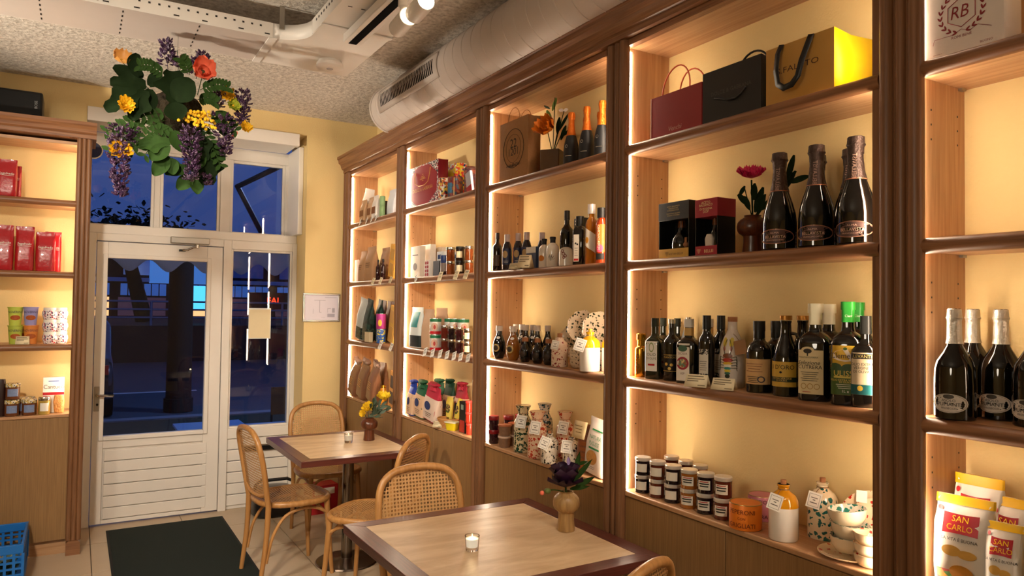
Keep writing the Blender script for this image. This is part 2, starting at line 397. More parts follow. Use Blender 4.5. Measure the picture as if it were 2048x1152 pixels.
for a, b, c, d in ((.28, .62, .78, .80), (.44, .455, .3, .78), (.44, .5, .3, .315), (.25, .26, .25, .45), (.68, .78, .45, .47), (.68, .69, .3, .46), (.82, .9, .3, .48), (.68, .9, .12, .25), (.5, .62, .1, .11), (.6, .95, .9, .915)):
    pm.box(gx(a), gx(b), YW-.0055, YW-.005, gz(c), gz(d))
tag(pm.build('plan_drawing', M('#A9A4B4', .6, var=0), fp, True), kind='stuff')
mt_ = T('door_mat', 'large dark green black entrance mat on the tiles before the door', 'mat', (.6, 5.2, 0))
box(.235, .985, 4.43, 5.93, .001, .009).build('carpet', M('#14211D', .95, var=.35, vs=120, bump=.6, bs=400), mt_, True)
rm = MB()
for a in ((.22, .235, 4.415, 5.945), (.985, 1.0, 4.415, 5.945), (.235, .985, 5.93, 5.945), (.235, .985, 4.415, 4.43)): rm.box(*a, .001, .006)
rm.build('rubber_border', M('#0E0F10', .7), mt_, True)

# ------------------------------------------------------------------ shelving
PW = .072
LEDM = M('#FFE9CC', .5, emit=44, var=0)
def post(par, y, x0, x1, z0, z1, horiz=False, cx=None):
    """reeded pilaster; horiz False: faces -X at column y; True: faces -Y at column cx"""
    if not horiz:
        p = box(x0+.012, x1-.018, y-PW/2, y+PW/2, z0, z1).build('post', frontZ, par, True, bevel=.002)
        for k, rr in ((-.039, .021), (0, .0165), (.039, .021)):
            MB().lathe([(rr, z0+.001), (rr, z1-.001)], 18, (x0+.017, y+k, 0)).build('reed', frontZ, p, True)
    else:
        p = box(cx-PW/2, cx+PW/2, x0+.012, x1, z0, z1).build('post', frontZ, par, True, bevel=.002)
        for k in (-1, 0, 1):
            MB().lathe([(.0155, z0+.001), (.0155, z1-.001)], 14, (cx+k*.0275, x0+.016, 0)).build('reed', frontZ, p, True)
BN = ['farthest shelf bay beside the door wall, stacked with pasta bags and packets', 'shelf bay with the red patterned gift bag on top, second from the door',
      'middle shelf bay with orange capped bottles on top, third from the door', 'wide shelf bay of wine and oil bottles, fourth from the door', 'nearest shelf bay at the right edge with potato chip bags']
for b in range(5):
    y1 = YP[b]-PW/2; y0 = YP[b+1]+.079
    r = T('shelf_bay', 'oak '+BN[b], 'shelf', (XF+.12, (y0+y1)/2, 0), 0, 'shelf bays along the yellow wall')
    post(r, YP[b], XF-.022, XF+.03, 0, ZTOP+.02)
    if b == 4: post(r, YP[5], XF-.022, XF+.03, 0, ZTOP+.02)
    for yy in (y1, y0):
        sgn = -1 if yy == y1 else 1
        yo = yy-sgn*.018
        sp = box(XF+.012, XB-.006, min(yy, yo), max(yy, yo), .1, ZTOP).build('side_panel', oakZ, r, True)
        if sgn == -1:
            for q in SH[1:]:
                pm = MB()
                for dz in (-.10, -.14, -.18):
                    pm.box(XB-.045, XB-.041, y1-.0008, y1+.0006, q+dz, q+dz+.005).box(XF+.07, XF+.074, y1-.0008, y1+.0006, q+dz, q+dz+.005)
                tag(pm.build('peg_holes', black, sp, True), kind='stuff')
        zz = [SH[0]]+[s for s in SH[1:]]+[ZTOP]
        for q in range(4):
            box(XF+.015, XF+.03, min(yy, yy+sgn*.006), max(yy, yy+sgn*.006), zz[q]+(.02 if q else .003), zz[q+1]-.02).build('led_strip', LEDM, r, True)
    box(XF+.002, XF+.012, y0-.018, y0+.009, SH[0], ZTOP-.005).build('light_baffle', frontZ, r, True)
    box(XB-.006, XB+.01, y0, y1, SH[0], ZTOP).build('back_panel', yellow, r, True)
    box(XF+.03, XB-.006, y0, y1, ZTOP-.002, ZTOP+.018).build('top_panel', oakY, r, True)
    for i, z in enumerate(SH):
        if i == 0:
            box(XF, XB-.006, y0, y1, z-.02, z).build('counter_board', oakY, r, True, bevel=.004)
        else:
            s_ = box(XF+.006, XB-.006, y0+.0005, y1-.0005, z-.0165, z+.0165).build('shelf', oakY, r, True)
            MB().prism([(XF+.012+.024*cos(a)*.95-.006, z-.0045+.0208*sin(a)) for a in [pi/2+pi*k/10 for k in range(11)]], 1, y0-.018, y1).build('nosing', frontY, s_, True)
            box(XB-.04, XB-.02, y1-.012, y1-.0008, z-.024, z-.017).build('shelf_pin', steel, s_, True)
    ym = (y0+y1)/2
    for a, c in ((y0+.003, ym-.0015), (ym+.0015, y1-.003)):
        box(XF+.005, XF+.025, a, c, .105, SH[0]-.023).build('cabinet_door', doorwood, r, True, bevel=.0015)
    box(XF+.05, XF+.07, y0, y1, 0, .1).build('plinth', frontY, r, True)
    # head rail with lit soffit
    box(XF-.004, XF+.028, y0, y1, ZTOP-.005, ZTOP+.02).build('head_rail', frontY, r, True)
cn = T('cornice', 'moulded oak cornice running along the top of the shelf bays', 'cornice', (XF, 2.8, ZTOP))
MB().prism([(XB, 2.722), (XF-.03, 2.722), (XF-.03, 2.745), (XF-.042, 2.75), (XF-.05, 2.765), (XF-.055, 2.785), (XF-.072, 2.80), (XF-.075, 2.825), (XF-.085, 2.83), (XF-.085, 2.85), (XB, 2.85)], 1, YP[5]-.06, YW-.002).build('moulding', frontY, cn, True, ang=20)

# left cabinet: faces -Y
YC = 5.52
lx1 = .055; lx0 = -1.6
r = T('shelf_cabinet', 'oak shelf cabinet of coffee and sweets standing left of the door', 'shelf', ((lx0+lx1)/2, YC+.15, 0))
post(r, 0, YC-.022, YC+.03, .09, 2.70, True, lx1-PW/2)
MB().prism([(lx1-PW-.004, 0), (lx1+.004, 0), (lx1+.004, .075), (lx1-.008, .09), (lx1-PW+.008, .09), (lx1-PW-.004, .075)], 1, YC-.03, YC+.03).build('post_foot', frontX, r, True)
for xx in (lx1-.02, lx0):
    box(xx, xx+.02, YC+.03, YW-.008, .06, 2.70).build('side_panel', oakZ, r, True)
box(lx0+.02, lx1-.02, YW-.02, YW-.006, .9, 2.70).build('back_panel', yellow, r, True)
box(lx0+.02, lx1-.02, YC+.03, YW-.02, 2.66, 2.68).build('top_panel', oakX, r, True)
for i, z in enumerate(SH):
    x0, x1 = lx0+.02, lx1-PW
    if i == 0: box(x0, x1, YC, YW-.02, z-.02, z).build('counter_board', oakX, r, True, bevel=.004)
    else:
        s_ = box(x0, lx1-.021, YC+.006, YW-.02, z-.0165, z+.0165).build('shelf', oakX, r, True)
        MB().prism([(YC+.012+.024*cos(a)*.95-.006, z-.0045+.0208*sin(a)) for a in [pi/2+pi*k/10 for k in range(11)]], 0, x0, x1-.001).build('nosing', frontX, s_, True)
zz = SH+[2.66]
for q in range(4): box(lx1-PW+.004, lx1-PW+.02, YC+.032, YC+.04, zz[q]+.02, zz[q+1]-.02).build('led_strip', LEDM, r, True)
for a, c in ((lx0+.02, -.8), (-.797, lx1-PW-.002)):
    box(a, c, YC+.005, YC+.025, .1, SH[0]-.022).build('cabinet_door', doorwood, r, True, bevel=.0015)
box(lx0, lx1-PW, YC+.05, YC+.07, 0, .1).build('plinth', oakX, r, True)
MB().prism([(YW-.01, 2.70), (YC-.03, 2.70), (YC-.03, 2.725), (YC-.045, 2.735), (YC-.05, 2.755), (YC-.07, 2.78), (YC-.075, 2.80), (YW-.01, 2.80)], 0, lx0, lx1+.03).build('cornice', frontX, r, True, ang=20)

# ------------------------------------------------------------------ ceiling services
paintw = M('#C9BDB4', .45, var=.04, vs=10)
du = T('ventilation_duct', 'round white spiral ventilation duct hung above the shelf cornice', 'duct', (1.87, 2.0, 2.85))
dX, dZ, dR, dY = 1.84, 2.985, .155, 4.72
b = MB().tube([(dX, dY, dZ), (dX, YN, dZ)], dR, 48)
b.build('pipe', paintw, du, True, ang=60)
MB().tube([(dX, dY+.012, dZ), (dX, dY-.01, dZ)], dR+.006, 48).build('end_cap', paintw, du, True)
ring = MB().tube([(dR*cos(2*pi*k/40), .0, dR*sin(2*pi*k/40)) for k in range(40)], .003, 6, True).mesh('seam_ring'); ring.materials.append(paintw)
for k in range(46):
    o = bpy.data.objects.new('seam_ring', ring); COL.objects.link(o); o.parent = du; o.location = (dX-1.87, dY-.1-k*.105-2.0, dZ-2.85)
a0 = radians(182)   # grille angle around the pipe (from +X towards +Z)
def dpt(a, y, e=0): return (dX+(dR+e)*cos(a), y, dZ+(dR+e)*sin(a))
g0, g1 = dY-.2, dY-1.02
gr = MB().grid(lambda u, v: dpt(a0-.46+.92*u, g0+.045+(g1-g0-.09)*v, .006), 8, 2).build('grille_frame', paintw, du, True, solid=.008)
MB().grid(lambda u, v: dpt(a0-.25+.5*u, g0+(g1-g0)*v, .011), 6, 2).build('grille_opening', M('#0E0C0A', .9, spec=.05), gr, True)
sm = MB()
n = 34
for k in range(n):
    y = g0+(g1-g0)*(k+.5)/n
    A, B_, C_ = dpt(a0-.25, y, .013), dpt(a0, y, .015), dpt(a0+.25, y, .013)
    sm.tube([A, B_, C_], .0028, 4)
tag(sm.build('grille_slats', paintw, gr, True), kind='stuff')
# cable tray
tray = T('cable_tray', 'white perforated metal cable tray bending across the ceiling', 'cable tray', (.5, 4.0, 2.98))
tz, tt = 2.985, 3.06
ty0, ty1 = 3.77, 4.17; tx0, tx1 = .98, 1.33
box(-1.6, .82, ty0, ty1, tz, tz+.004).build('base_plate', paintw, tray, True)
box(-1.6, .82, ty0-.003, ty0, tz, tt).build('side_flange', white, tray, True)
box(-1.6, tx1-.02, ty1, ty1+.003, tz, tt).build('side_flange', white, tray, True)
bend = [(.82, ty0), (.82, ty1), (tx1, ty1), (tx1, 3.45), (tx0, 3.45)]+[(tx0-.16+.16*cos(a), ty0-.16+.16*sin(a)) for a in [pi/2*k/8 for k in range(9)]]
MB().prism(bend, 2, tz-.002, tz+.004).build('bend_plate', white, tray, True)
cv = [(tx0-.16+.16*cos(a), ty0-.16+.16*sin(a)) for a in [pi/2*k/8 for k in range(9)]]
MB().grid(lambda u, v: (*[cv[min(8, round(u*8))][i] for i in (0, 1)], tz+(tt-tz)*v), 8, 1).build('bend_flange', white, tray, True, solid=.003)
box(tx0, tx1, 1.0, 3.45, tz, tz+.004).build('base_plate', white, tray, True)
box(tx0-.003, tx0, 1.0, ty0-.16, tz, tt).build('side_flange', white, tray, True)
box(tx1, tx1+.003, 1.0, ty1, tz, tt).build('side_flange', white, tray, True)
for x in (.82,): box(x-.02, x+.02, ty0-.006, ty1+.006, tz-.008, tz-.002).build('joint_strap', white, tray, True)
for y in (3.45, 2.9): box(tx0-.006, tx1+.006, y-.015, y+.015, tz-.008, tz-.002).build('joint_strap', white, tray, True)
for x, y in ((.86, ty0-.02), (-.5, ty0-.02), (tx0-.02, 2.6)): box(x-.012, x+.012, y-.004, y+.004, tt-.03, ZCEIL).build('hanger', steel, tray, True)
pf = MB()
x = -1.55
while x < .8:
    pf.box(x-.005, x+.005, ty0-.0042, ty0-.003, tz+.046, tz+.055); pf.box(x+.02, x+.045, ty0-.0042, ty0-.003, tz+.012, tz+.018) if int(x*20) % 3 == 0 else None
    x += .042
for x in [-1.5+.33*k for k in range(8)]:
    for k in range(6): pf.box(x-.003, x+.003, ty0+.03+k*.062, ty0+.055+k*.062, tz-.0012, tz)
y = 1.1
while y < 3.55:
    pf.box(tx0-.0042, tx0-.003, y-.007, y+.007, tz+.045, tz+.056); y += .042
for y in [1.2+.33*k for k in range(7)]:
    for k in range(5): pf.box(tx0+.04+k*.062, tx0+.06+k*.062, y-.003, y+.003, tz-.0012, tz)
tag(pf.build('perforations', M('#2A241F', .8), tray, True), kind='stuff')
det = T('smoke_detector', 'round white smoke detector under the bend of the cable tray', 'smoke detector', (1.17, 3.95, tz-.002))
MB().lathe([(.062, 0), (.062, -.012), (.058, -.014), (.072, -.016), (.075, -.032), (.066, -.04), (.03, -.043), (.001, -.043)], 32).build('housing', white, det)
MB().lathe([(.018, -.044), (.016, -.047), (.001, -.047)], 20).build('lens', M('#B9B3B8', .2), det)
rail = T('lighting_track', 'white track rail with a black slot fixed under the cable tray', 'lighting track', (1.15, 2.2, tz-.06))
box(1.10, 1.19, 1.0, 3.5, tz-.053, tz-.009).build('rail', white, rail, True, bevel=.004)
box(1.125, 1.165, 1.0, 3.49, tz-.0545, tz-.053).build('slot', M('#050505', .8, var=0, spec=.05), rail, True)
def spotlight(x, y, label, to, on=True):
    r = T('track_spotlight', label, 'spotlight', (x, y, tz-.055), 0, 'white spotlights on the ceiling track')
    box(-.02, .02, -.06, .06, 0, .0).build('adapter', white, r) if 0 else MB().lathe([(.02, 0), (.02, -.03), (.012, -.035), (.012, -.06)], 16).build('stem', white, r)
    d = (Vector(to)-Vector((x, y, tz-.13))).normalized(); c = Vector((0, 0, -.1)); q = d.to_track_quat('Z', 'Y')
    h = MB().lathe([(.0, -.075), (.036, -.075), (.038, -.07), (.038, .075), (.034, .075), (.033, .06), (.0, .06)], 28).build('lamp_head', white, r); h.location = c; h.rotation_euler = q.to_euler()
    MB().lathe([(.0, .062), (.032, .062), (.032, .063), (.0, .063)], 24).build('lens', M('#FFE9C4', .3, emit=30, var=0), h)
    return r
spotlight(1.155, 2.86, 'white cylinder spotlight on the ceiling track, the one fully in view', (.95, -.3, 2.92))
spotlight(1.155, 2.68, 'white cylinder spotlight cut off by the top edge of the photo', (.95, -.3, 2.92))
cb = T('ceiling_conduit', 'thin white conduit on the ceiling running from spotlight towards the duct', 'conduit', (1.5, 2.9, ZCEIL-.02))
MB().tube([(1.34, 3.0, ZCEIL-.012), (1.68, 2.95, ZCEIL-.012)], .011, 10).build('pipe', paintw, cb, True)
# ------------------------------------------------------------------ furniture
caneM = M('#B98C58', .5, var=.18, vs=120); bent = wood('#9C6C3A', '#B8864E', 2, r=.32, fine=30)
def cane(mp, inside, x0, x1, y0, y1, pitch=.0158, hole=.0052):
    m = MB(); nx = int((x1-x0)/pitch); ny = int((y1-y0)/pitch); h = pitch/2
    sq = [(h, 0), (h, h), (0, h), (-h, h), (-h, 0), (-h, -h), (0, -h), (h, -h)]
    for i in range(nx):
        for j in range(ny):
            cx = x0+(i+.5)*pitch; cy = y0+(j+.5)*pitch
            if not inside(cx, cy): continue
            V = [mp(cx+a, cy+b) for a, b in sq]+[mp(cx+hole*cos(pi/4*k), cy+hole*sin(pi/4*k)) for k in range(8)]
            m.add(V, [(k, (k+1) % 8, 8+(k+1) % 8, 8+k) for k in range(8)])
    return m
def sring(t, k=1.0):
    c, s_ = cos(t), sin(t); x = .208*k*math.copysign(abs(c)**.72, c); y = .205*k*math.copysign(abs(s_)**.72, s_)
    return (x*(1-.35*y), y)
def make_chair(label):
    r = T('cane_chair', label, 'chair', (0, 0, 0), 0, 'bentwood cane chairs at the tables')
    zs = .455
    o = MB().tube([(*sring(2*pi*k/36), zs) for k in range(36)], .0185, 10, True).build('seat_ring', bent, r)
    inn = lambda x, y: (abs(x/(.195*(1-.35*y))))**2.8+(abs(y/.193))**2.8 < 1
    cane(lambda x, y: (x, y, zs+.012-.012*(1-min(1, (x*x+y*y)/.04))), inn, -.21, .21, -.2, .2).build('cane_seat', caneM, r)
    def bz(z): return .2+max(0, z-.46)*.13+max(0, z-.46)**2*.12
    loop = [(.176, .235, .0), (.178, .205, .25), (.182, .196, .45)]+[(.19, bz(.56), .56), (.197, bz(.66), .66), (.196, bz(.75), .75), (.178, bz(.83), .83), (.13, bz(.876), .876), (.065, bz(.893), .893), (0, bz(.897), .897)]
    def spl(P):   # Catmull-Rom
        out = []; Q = [Vector(p) for p in P]; Q = [Q[0]*2-Q[1]]+Q+[Q[-1]*2-Q[-2]]
        for i in range(1, len(Q)-2):
            for k in range(4):
                t = k/4; a, b, c, d = Q[i-1], Q[i], Q[i+1], Q[i+2]
                out.append(.5*((2*b)+(c-a)*t+(2*a-5*b+4*c-d)*t*t+(3*b-a-3*c+d)*t**3))
        return out+[Q[-2]]
    hf = [p for p in loop[2:]]; full = hf+[(-x, y, z) for x, y, z in hf[-2::-1]]
    MB().tube(spl(full), .0165, 10).build('back_hoop', bent, r)
    for s_ in (-1, 1):
        MB().tube(spl([(s_*x, y, z) for x, y, z in loop[:3]]), [.013+.004*k/8 for k in range(9)], 10).build('leg', bent, r)
        MB().tube(spl([(s_*.165, -.165, zs), (s_*.176, -.178, .25), (s_*.19, -.198, 0)]), [.018-.006*k/8 for k in range(9)], 10).build('leg', bent, r)
        MB().tube(spl([(s_*.176, .2, .13), (s_*.178, .165, .28), (s_*.172, .09, .385), (s_*.17, -.02, .415), (s_*.168, -.1, .405), (s_*.174, -.168, .37)]), .0095, 8).build('brace', bent, r)
    MB().tube(spl([(-.17, -.165, .36), (-.1, -.13, .41), (0, -.12, .425), (.1, -.13, .41), (.17, -.165, .36)]), .0095, 8).build('brace', bent, r)
    MB().tube(spl([(-.187, bz(.53), .53), (-.1, bz(.51)+.012, .505), (0, bz(.5)+.016, .5), (.1, bz(.51)+.012, .505), (.187, bz(.53), .53)]), .011, 8).build('back_rail', bent, r)
    inb = lambda x, z: (z <= .66 and abs(x) < .19) or (z > .66 and (abs(x)/.19)**2.5+((z-.66)/.232)**2.5 < 1)
    cane(lambda x, z: (x, bz(z)+.012*(1-(x/.2)**2), z), inb, -.205, .205, .505, .9).build('cane_back', caneM, r)
    return r
ch = make_chair('cane chair left of the far table, standing sideways by the door mat')
ch.location = (1.16, 4.555, 0); ch.rotation_euler = (0, 0, radians(96))
dup(ch, (1.57, 5.17, 0), 2, 'cane chair behind the far table with its back to the yellow wall')
dup(ch, (1.47, 3.98, 0), 222, 'cane chair turned at an angle between the two tables')
dup(ch, (1.345, 2.80, 0), -3, 'cane chair on the far side of the near table, backrest above its edge')
dup(ch, (1.30, 1.835, 0), 202, 'cane chair at the near end of the table, only its hoop top showing')
mahog = wood('#4A241D', '#633128', 0, r=.3, fine=70); mahogY = wood('#4A241D', '#633128', 1, r=.3, fine=70)
trav_m, ntt, bt = _new('travertine')
def trav(nt, b):
    L = nt.links; tc = nt.nodes.new('ShaderNodeTexCoord'); mp = nt.nodes.new('ShaderNodeMapping'); mp.inputs['Scale'].default_value = (1.5, 5, 3); mp.inputs['Rotation'].default_value = (0, 0, .5)
    n = nt.nodes.new('ShaderNodeTexNoise'); n.inputs['Scale'].default_value = 2.2; n.inputs['Detail'].default_value = 9; n.inputs['Roughness'].default_value = .62; n.inputs['Distortion'].default_value = .8
    rp = nt.nodes.new('ShaderNodeValToRGB'); e = rp.color_ramp.elements; e[0].position = .3; e[1].position = .7
    e[0].color = (*lin('#BA9A70'), 1); e[1].color = (*lin('#DEC6A2'), 1); q = e.new(.5); q.color = (*lin('#CEB18A'), 1)
    L.new(tc.outputs['Object'], mp.inputs['Vector']); L.new(mp.outputs['Vector'], n.inputs['Vector']); L.new(n.outputs['Fac'], rp.inputs['Fac']); L.new(rp.outputs['Color'], b.inputs['Base Color'])
    b.inputs['Roughness'].default_value = .38
trav(ntt, bt)
def table(x0, x1, y0, y1, label, bx_=.0):
    cx, cy = (x0+x1)/2, (y0+y1)/2
    r = T('bistro_table', label, 'table', (cx, cy, 0), 0, 'bistro tables along the shelves')
    hw, hd, b = (x1-x0)/2, (y1-y0)/2, .07; z0, z1 = .715, .75
    for pl, m in (([(-hw, -hd), (hw, -hd), (hw-b, -hd+b), (-hw+b, -hd+b)], mahog), ([(hw, hd), (-hw, hd), (-hw+b, hd-b), (hw-b, hd-b)], mahog),
                  ([(hw, -hd), (hw, hd), (hw-b, hd-b), (hw-b, -hd+b)], mahogY), ([(-hw, hd), (-hw, -hd), (-hw+b, -hd+b), (-hw+b, hd-b)], mahogY)):
        MB().prism(pl, 2, z0, z1).build('edge_board', m, r, bevel=.002)
    box(-hw+b, hw-b, -hd+b, hd-b, z0+.005, z1-.0005).build('stone_inset', trav_m, r)
    MB().lathe([(.035, .02), (.035, z0-.012), (.12, z0-.008), (.12, z0)], 32, (bx_, 0, 0)).build('column', M('#8A8178', .18, 1, var=.04), r)
    MB().lathe([(.19, 0), (.195, .004), (.19, .012), (.06, .022), (.045, .03), (.04, .03)], 48, (bx_, 0, 0)).build('base', M('#6E6056', .28, 1, var=.08), r)
    return r
table(1.10, 1.855, 4.10, 4.98, 'far bistro table with stone top and dark wood edge, near the door', .04)
table(.94, 1.815, 1.955, 2.86, 'near bistro table with stone top and dark wood edge, in the foreground')

def petal(m, b, d, n, L, W, bend=.3, cup=.2, nu=4, nv=5, lobes=0, tip=.12):
    d = Vector(d).normalized(); n = Vector(n); n = (n-d*n.dot(d)); n = n.normalized() if n.length > 1e-6 else d.orthogonal().normalized(); s_ = d.cross(n); b = Vector(b)
    def fn(u, v):
        a = u*2-1; pr = sin(pi*min(1, (.06+(1-tip)*v)))**.75
        if lobes: pr *= 1+.3*cos(2*pi*lobes*v)
        q = b+d*(L*v)+n*(bend*L*v*v+cup*W*a*a*(.4+v))+s_*(a*W/2*pr)
        return q
    return m.grid(fn, nu, nv)
def stem(m, a, b, r=.0025, sag=.0):
    a, b = Vector(a), Vector(b); return m.tube([a+(b-a)*t+Vector((0, 0, sag*sin(pi*t))) for t in (0, .25, .5, .75, 1)], r, 6)
def bloom(c, ax, R, mt, par, name='flower', layers=3, n=7, heart='#B98A1C', seed=1, cup=.3, world=False):
    rnd = random.Random(seed); m = MB(); ax = Vector(ax).normalized(); e1 = ax.orthogonal().normalized(); e2 = ax.cross(e1)
    for l in range(layers):
        k = 1-l/(layers+.6); nn = max(4, int(n*(.6+.4*k)))
        for i in range(nn):
            a = 2*pi*(i+.5*l+rnd.uniform(-.15, .15))/nn; rad = e1*cos(a)+e2*sin(a); up = .25+.8*(1-k)
            petal(m, Vector(c)+rad*R*.05, rad+ax*up, ax-rad*up, R*k*rnd.uniform(.85, 1.1), R*k*rnd.uniform(.75, 1.0)*min(1.3, 7/n*1.1), cup*rnd.uniform(.6, 1.4), .25, 3, 4)
    o = m.build(name, mt, par, world)
    MB().sphere(Vector(c)+ax*R*.12, R*.16, 10).build('flower_heart', M(heart, .7, var=.3, vs=200), o, world)
    return o
leafD = M('#15230D', .8, var=.35, vs=40, spec=.12); leafG = M('#2A4218', .75, var=.35, vs=40, spec=.15); leafL = M('#6E8A3E', .5, var=.25, vs=40); leafB = M('#4C5F4E', .55, var=.2, vs=40)
# wooden vases on the tables
VP = [(0, .64), (.03, .66), (.3, .58), (.46, .58), (.49, .66), (.54, .85), (.62, .97), (.71, 1), (.81, .95), (.89, .78), (.94, .58), (.965, .5), (1, .55)]
def vase(p, h, rr, mt, label, name='wooden_vase', prof=VP):
    r = T(name, label, 'vase', p)
    MB().lathe([(.001, 0)]+[(rr*q, h*z) for z, q in prof]+[(rr*.42, h*.99), (rr*.4, h*.8), (.001, h*.8)], 28).build('body', mt, r)
    return r
p = at(738, 880, 2, .75); k = mpp(p)
v = vase(p, 45*k, 17*k, wood('#42200F', '#6B3820', 2, r=.3, fine=60), 'dark brown wooden vase of yellow flowers on the far table')
lp = lambda x, y, dy=0: at(x, y, 1, p.y+dy)-Vector(p)
g = MB()
for a in ((765, 798), (735, 818), (728, 828), (750, 812)): stem(g, (0, 0, 38*k), lp(*a), .0025)
g.build('stems', leafB, v)
bloom(lp(765, 797), (.0, -.5, .8), 15*k, M('#F2D22E', .6, var=.12), v, layers=4, n=9, seed=3)
bloom(lp(736, 816), (-.4, -.7, .5), 13*k, M('#EFCB2A', .6, var=.12), v, layers=4, n=9, seed=4)
bloom(lp(727, 827), (-.7, -.6, .2), 9*k, M('#EFCB2A', .6, var=.12), v, layers=3, n=8, seed=5)
rnd = random.Random(5)
for i in range(26):
    m = MB(); a = lp(rnd.uniform(733, 768), rnd.uniform(808, 836), rnd.uniform(-.03, .03))
    petal(m, a, (rnd.uniform(-1, 1), rnd.uniform(-1, .4), rnd.uniform(-.2, 1)), (0, -1, .4), rnd.uniform(14, 24)*k, 6*k, .2, .1, 2, 4); m.build('leaf', leafB, v)
p = at(1132, 1060, 2, .75); k = mpp(p)
v = vase(p, 78*k, 27*k, wood('#8C6A40', '#B08C58', 2, r=.4, fine=45), 'light turned wooden vase with a dark purple flower on the near table')
lp = lambda x, y, dy=0: at(x, y, 1, p.y+dy)-Vector(p)
g = MB(); stem(g, (0, 0, 70*k), lp(1130, 960), .004); stem(g, (0, 0, 72*k), lp(1100, 980), .0022, .006); g.build('stems', leafG, v)
purp = M('#2B0F2C', .5, var=.3, vs=60)
c = lp(1130, 974)
for i in range(9):
    m = MB(); a = 2*pi*i/9; rad = Vector((cos(a), sin(a), 0)); 
    petal(m, c+rad*.006, rad*(.5 if i % 2 else .28)+Vector((0, 0, .8)), -rad, (46 if i % 2 else 50)*k, 40*k, -.25, .25, 5, 6); m.build('petal', purp, v)
for i in range(5):
    m = MB(); a = 2*pi*i/5+.4; rad = Vector((cos(a), sin(a), 0)); petal(m, c+rad*.004, rad*.9+Vector((0, 0, .25)), (0, 0, 1), 38*k, 30*k, .1, .2, 4, 5); m.build('petal', purp, v)
for a, d, L, W in (((1145, 965), (.55, -.3, .75), 62, 11), ((1150, 975), (.9, -.1, .35), 50, 12), ((1140, 978), (.75, -.5, .15), 40, 10), ((1150, 950), (.25, 0, 1), 48, 11), ((1152, 930), (.9, .1, .1), 34, 8)):
    m = MB(); petal(m, lp(*a), d, (-.5, -.8, .5), L*k, W*k, -.08, .2, 3, 6, tip=.02); m.build('leaf', leafG, v)
MB().sphere(lp(1095, 982), 7*k, 12, .8).build('bud', M('#5F6B34', .6), v); MB().sphere(lp(1084, 986), 4.5*k, 10).build('bud_tip', M('#E8735C', .6), v)
m = MB(); petal(m, lp(1137, 930), (0, 0, 1), (-.6, -.8, 0), 16*k, 8*k, 0, .3); m.build('small_blossom', M('#A994C8', .6), v)
def tealight(x, y, label, flame):
    p = at(x, y, 2, .75); k = mpp(p); R = 15*k if flame else 9*k; H = 29*k if flame else 18*k
    r = T('tealight_holder', label, 'candle', p)
    MB().lathe([(.001, 0), (R*.82, 0), (R*.86, H*.05), (R, H), (R*.9, H), (R*.78, H*.25), (.001, H*.22)], 28).build('glass', M('#F4F6F8', .03, trans=1, var=0), r)
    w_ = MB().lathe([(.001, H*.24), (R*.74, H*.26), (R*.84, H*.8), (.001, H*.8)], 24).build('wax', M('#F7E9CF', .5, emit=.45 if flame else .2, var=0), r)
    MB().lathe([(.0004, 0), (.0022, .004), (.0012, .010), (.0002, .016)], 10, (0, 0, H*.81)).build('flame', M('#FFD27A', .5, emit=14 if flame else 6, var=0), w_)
    if flame: lamp('candle_glow', 'POINT', Vector(p)+Vector((0, 0, H*1.1)), .12, (1, .7, .35), shadow_soft_size=.01)
tealight(944, 1100, 'small glass tealight holder with a lit candle on the near table', True)
tealight(697, 885, 'small glass tealight holder on the far table', False)

# ------------------------------------------------------------------ hanging flower ball
YB = 4.0
c0 = at(352, 232, 1, YB); kb = mpp(c0)
hb = T('hanging_flower_ball', 'moss ball of silk flowers and trailing leaves hanging under the cable tray', 'flowers', c0)
q = lambda x, y, d=0: at(x, y, 1, YB+d)-Vector(c0)
m = MB(); R = 50*kb; rnd = random.Random(11)
n = 20
V = []
for i in range(n+1):
    for j in range(2*n):
        a, b2 = pi*i/n, pi*j/n; rr = R*(1+rnd.uniform(-.09, .09)); V.append((rr*sin(a)*cos(b2), rr*sin(a)*sin(b2), rr*cos(a)))
m.add(V, [(i*2*n+j, i*2*n+(j+1) % (2*n), (i+1)*2*n+(j+1) % (2*n), (i+1)*2*n+j) for i in range(n) for j in range(2*n)])
m.build('moss_ball', M('#3A2E1A', .95, var=.5, vs=150, bump=1, bs=160), hb)
MB().tube([(0, 0, R), (0, 0, tz-.001-c0.z)], .0012, 5).build('wire', M('#8A8680', .4, .8), hb)
LV = ((292, 170, -1, -.1, 60, 44, -.1), (285, 178, -.9, -.75, 78, 46, -.13), (290, 180, -.35, -1, 62, 38, -.15), (282, 165, -.75, .35, 52, 34, -.05), (298, 172, .3, .4, 34, 26, -.1), (300, 178, -.05, -1, 44, 32, -.12),
      (352, 208, -.1, 1, 66, 62, -.2), (350, 200, .35, .5, 50, 50, -.21), (345, 205, .2, -.55, 34, 42, -.21), (258, 142, .35, -.1, 26, 26, -.03), (262, 140, .3, .9, 34, 26, -.05),
      (340, 284, -1, -.2, 58, 36, -.15), (338, 290, -.8, -.8, 44, 32, -.16), (336, 312, -.6, -1, 46, 30, -.14), (340, 316, .2, -1, 32, 26, -.14), (345, 262, .5, -.9, 44, 34, -.16), (352, 268, .9, -.8, 40, 26, -.15),
      (396, 258, .25, -1, 62, 34, -.15), (408, 300, .15, -1, 68, 56, -.13), (412, 290, .75, -.6, 44, 36, -.12), (405, 300, -.4, -.9, 46, 36, -.12),
      (378, 335, -.9, -.35, 46, 26, -.1), (385, 350, -.7, -.8, 40, 28, -.1), (392, 352, .1, -1, 36, 26, -.1), (360, 330, -.8, .2, 30, 18, -.08), (430, 225, .9, -.3, 36, 22, -.08), (440, 240, .3, -1, 34, 20, -.1), (332, 165, -.8, .3, 30, 18, .0))
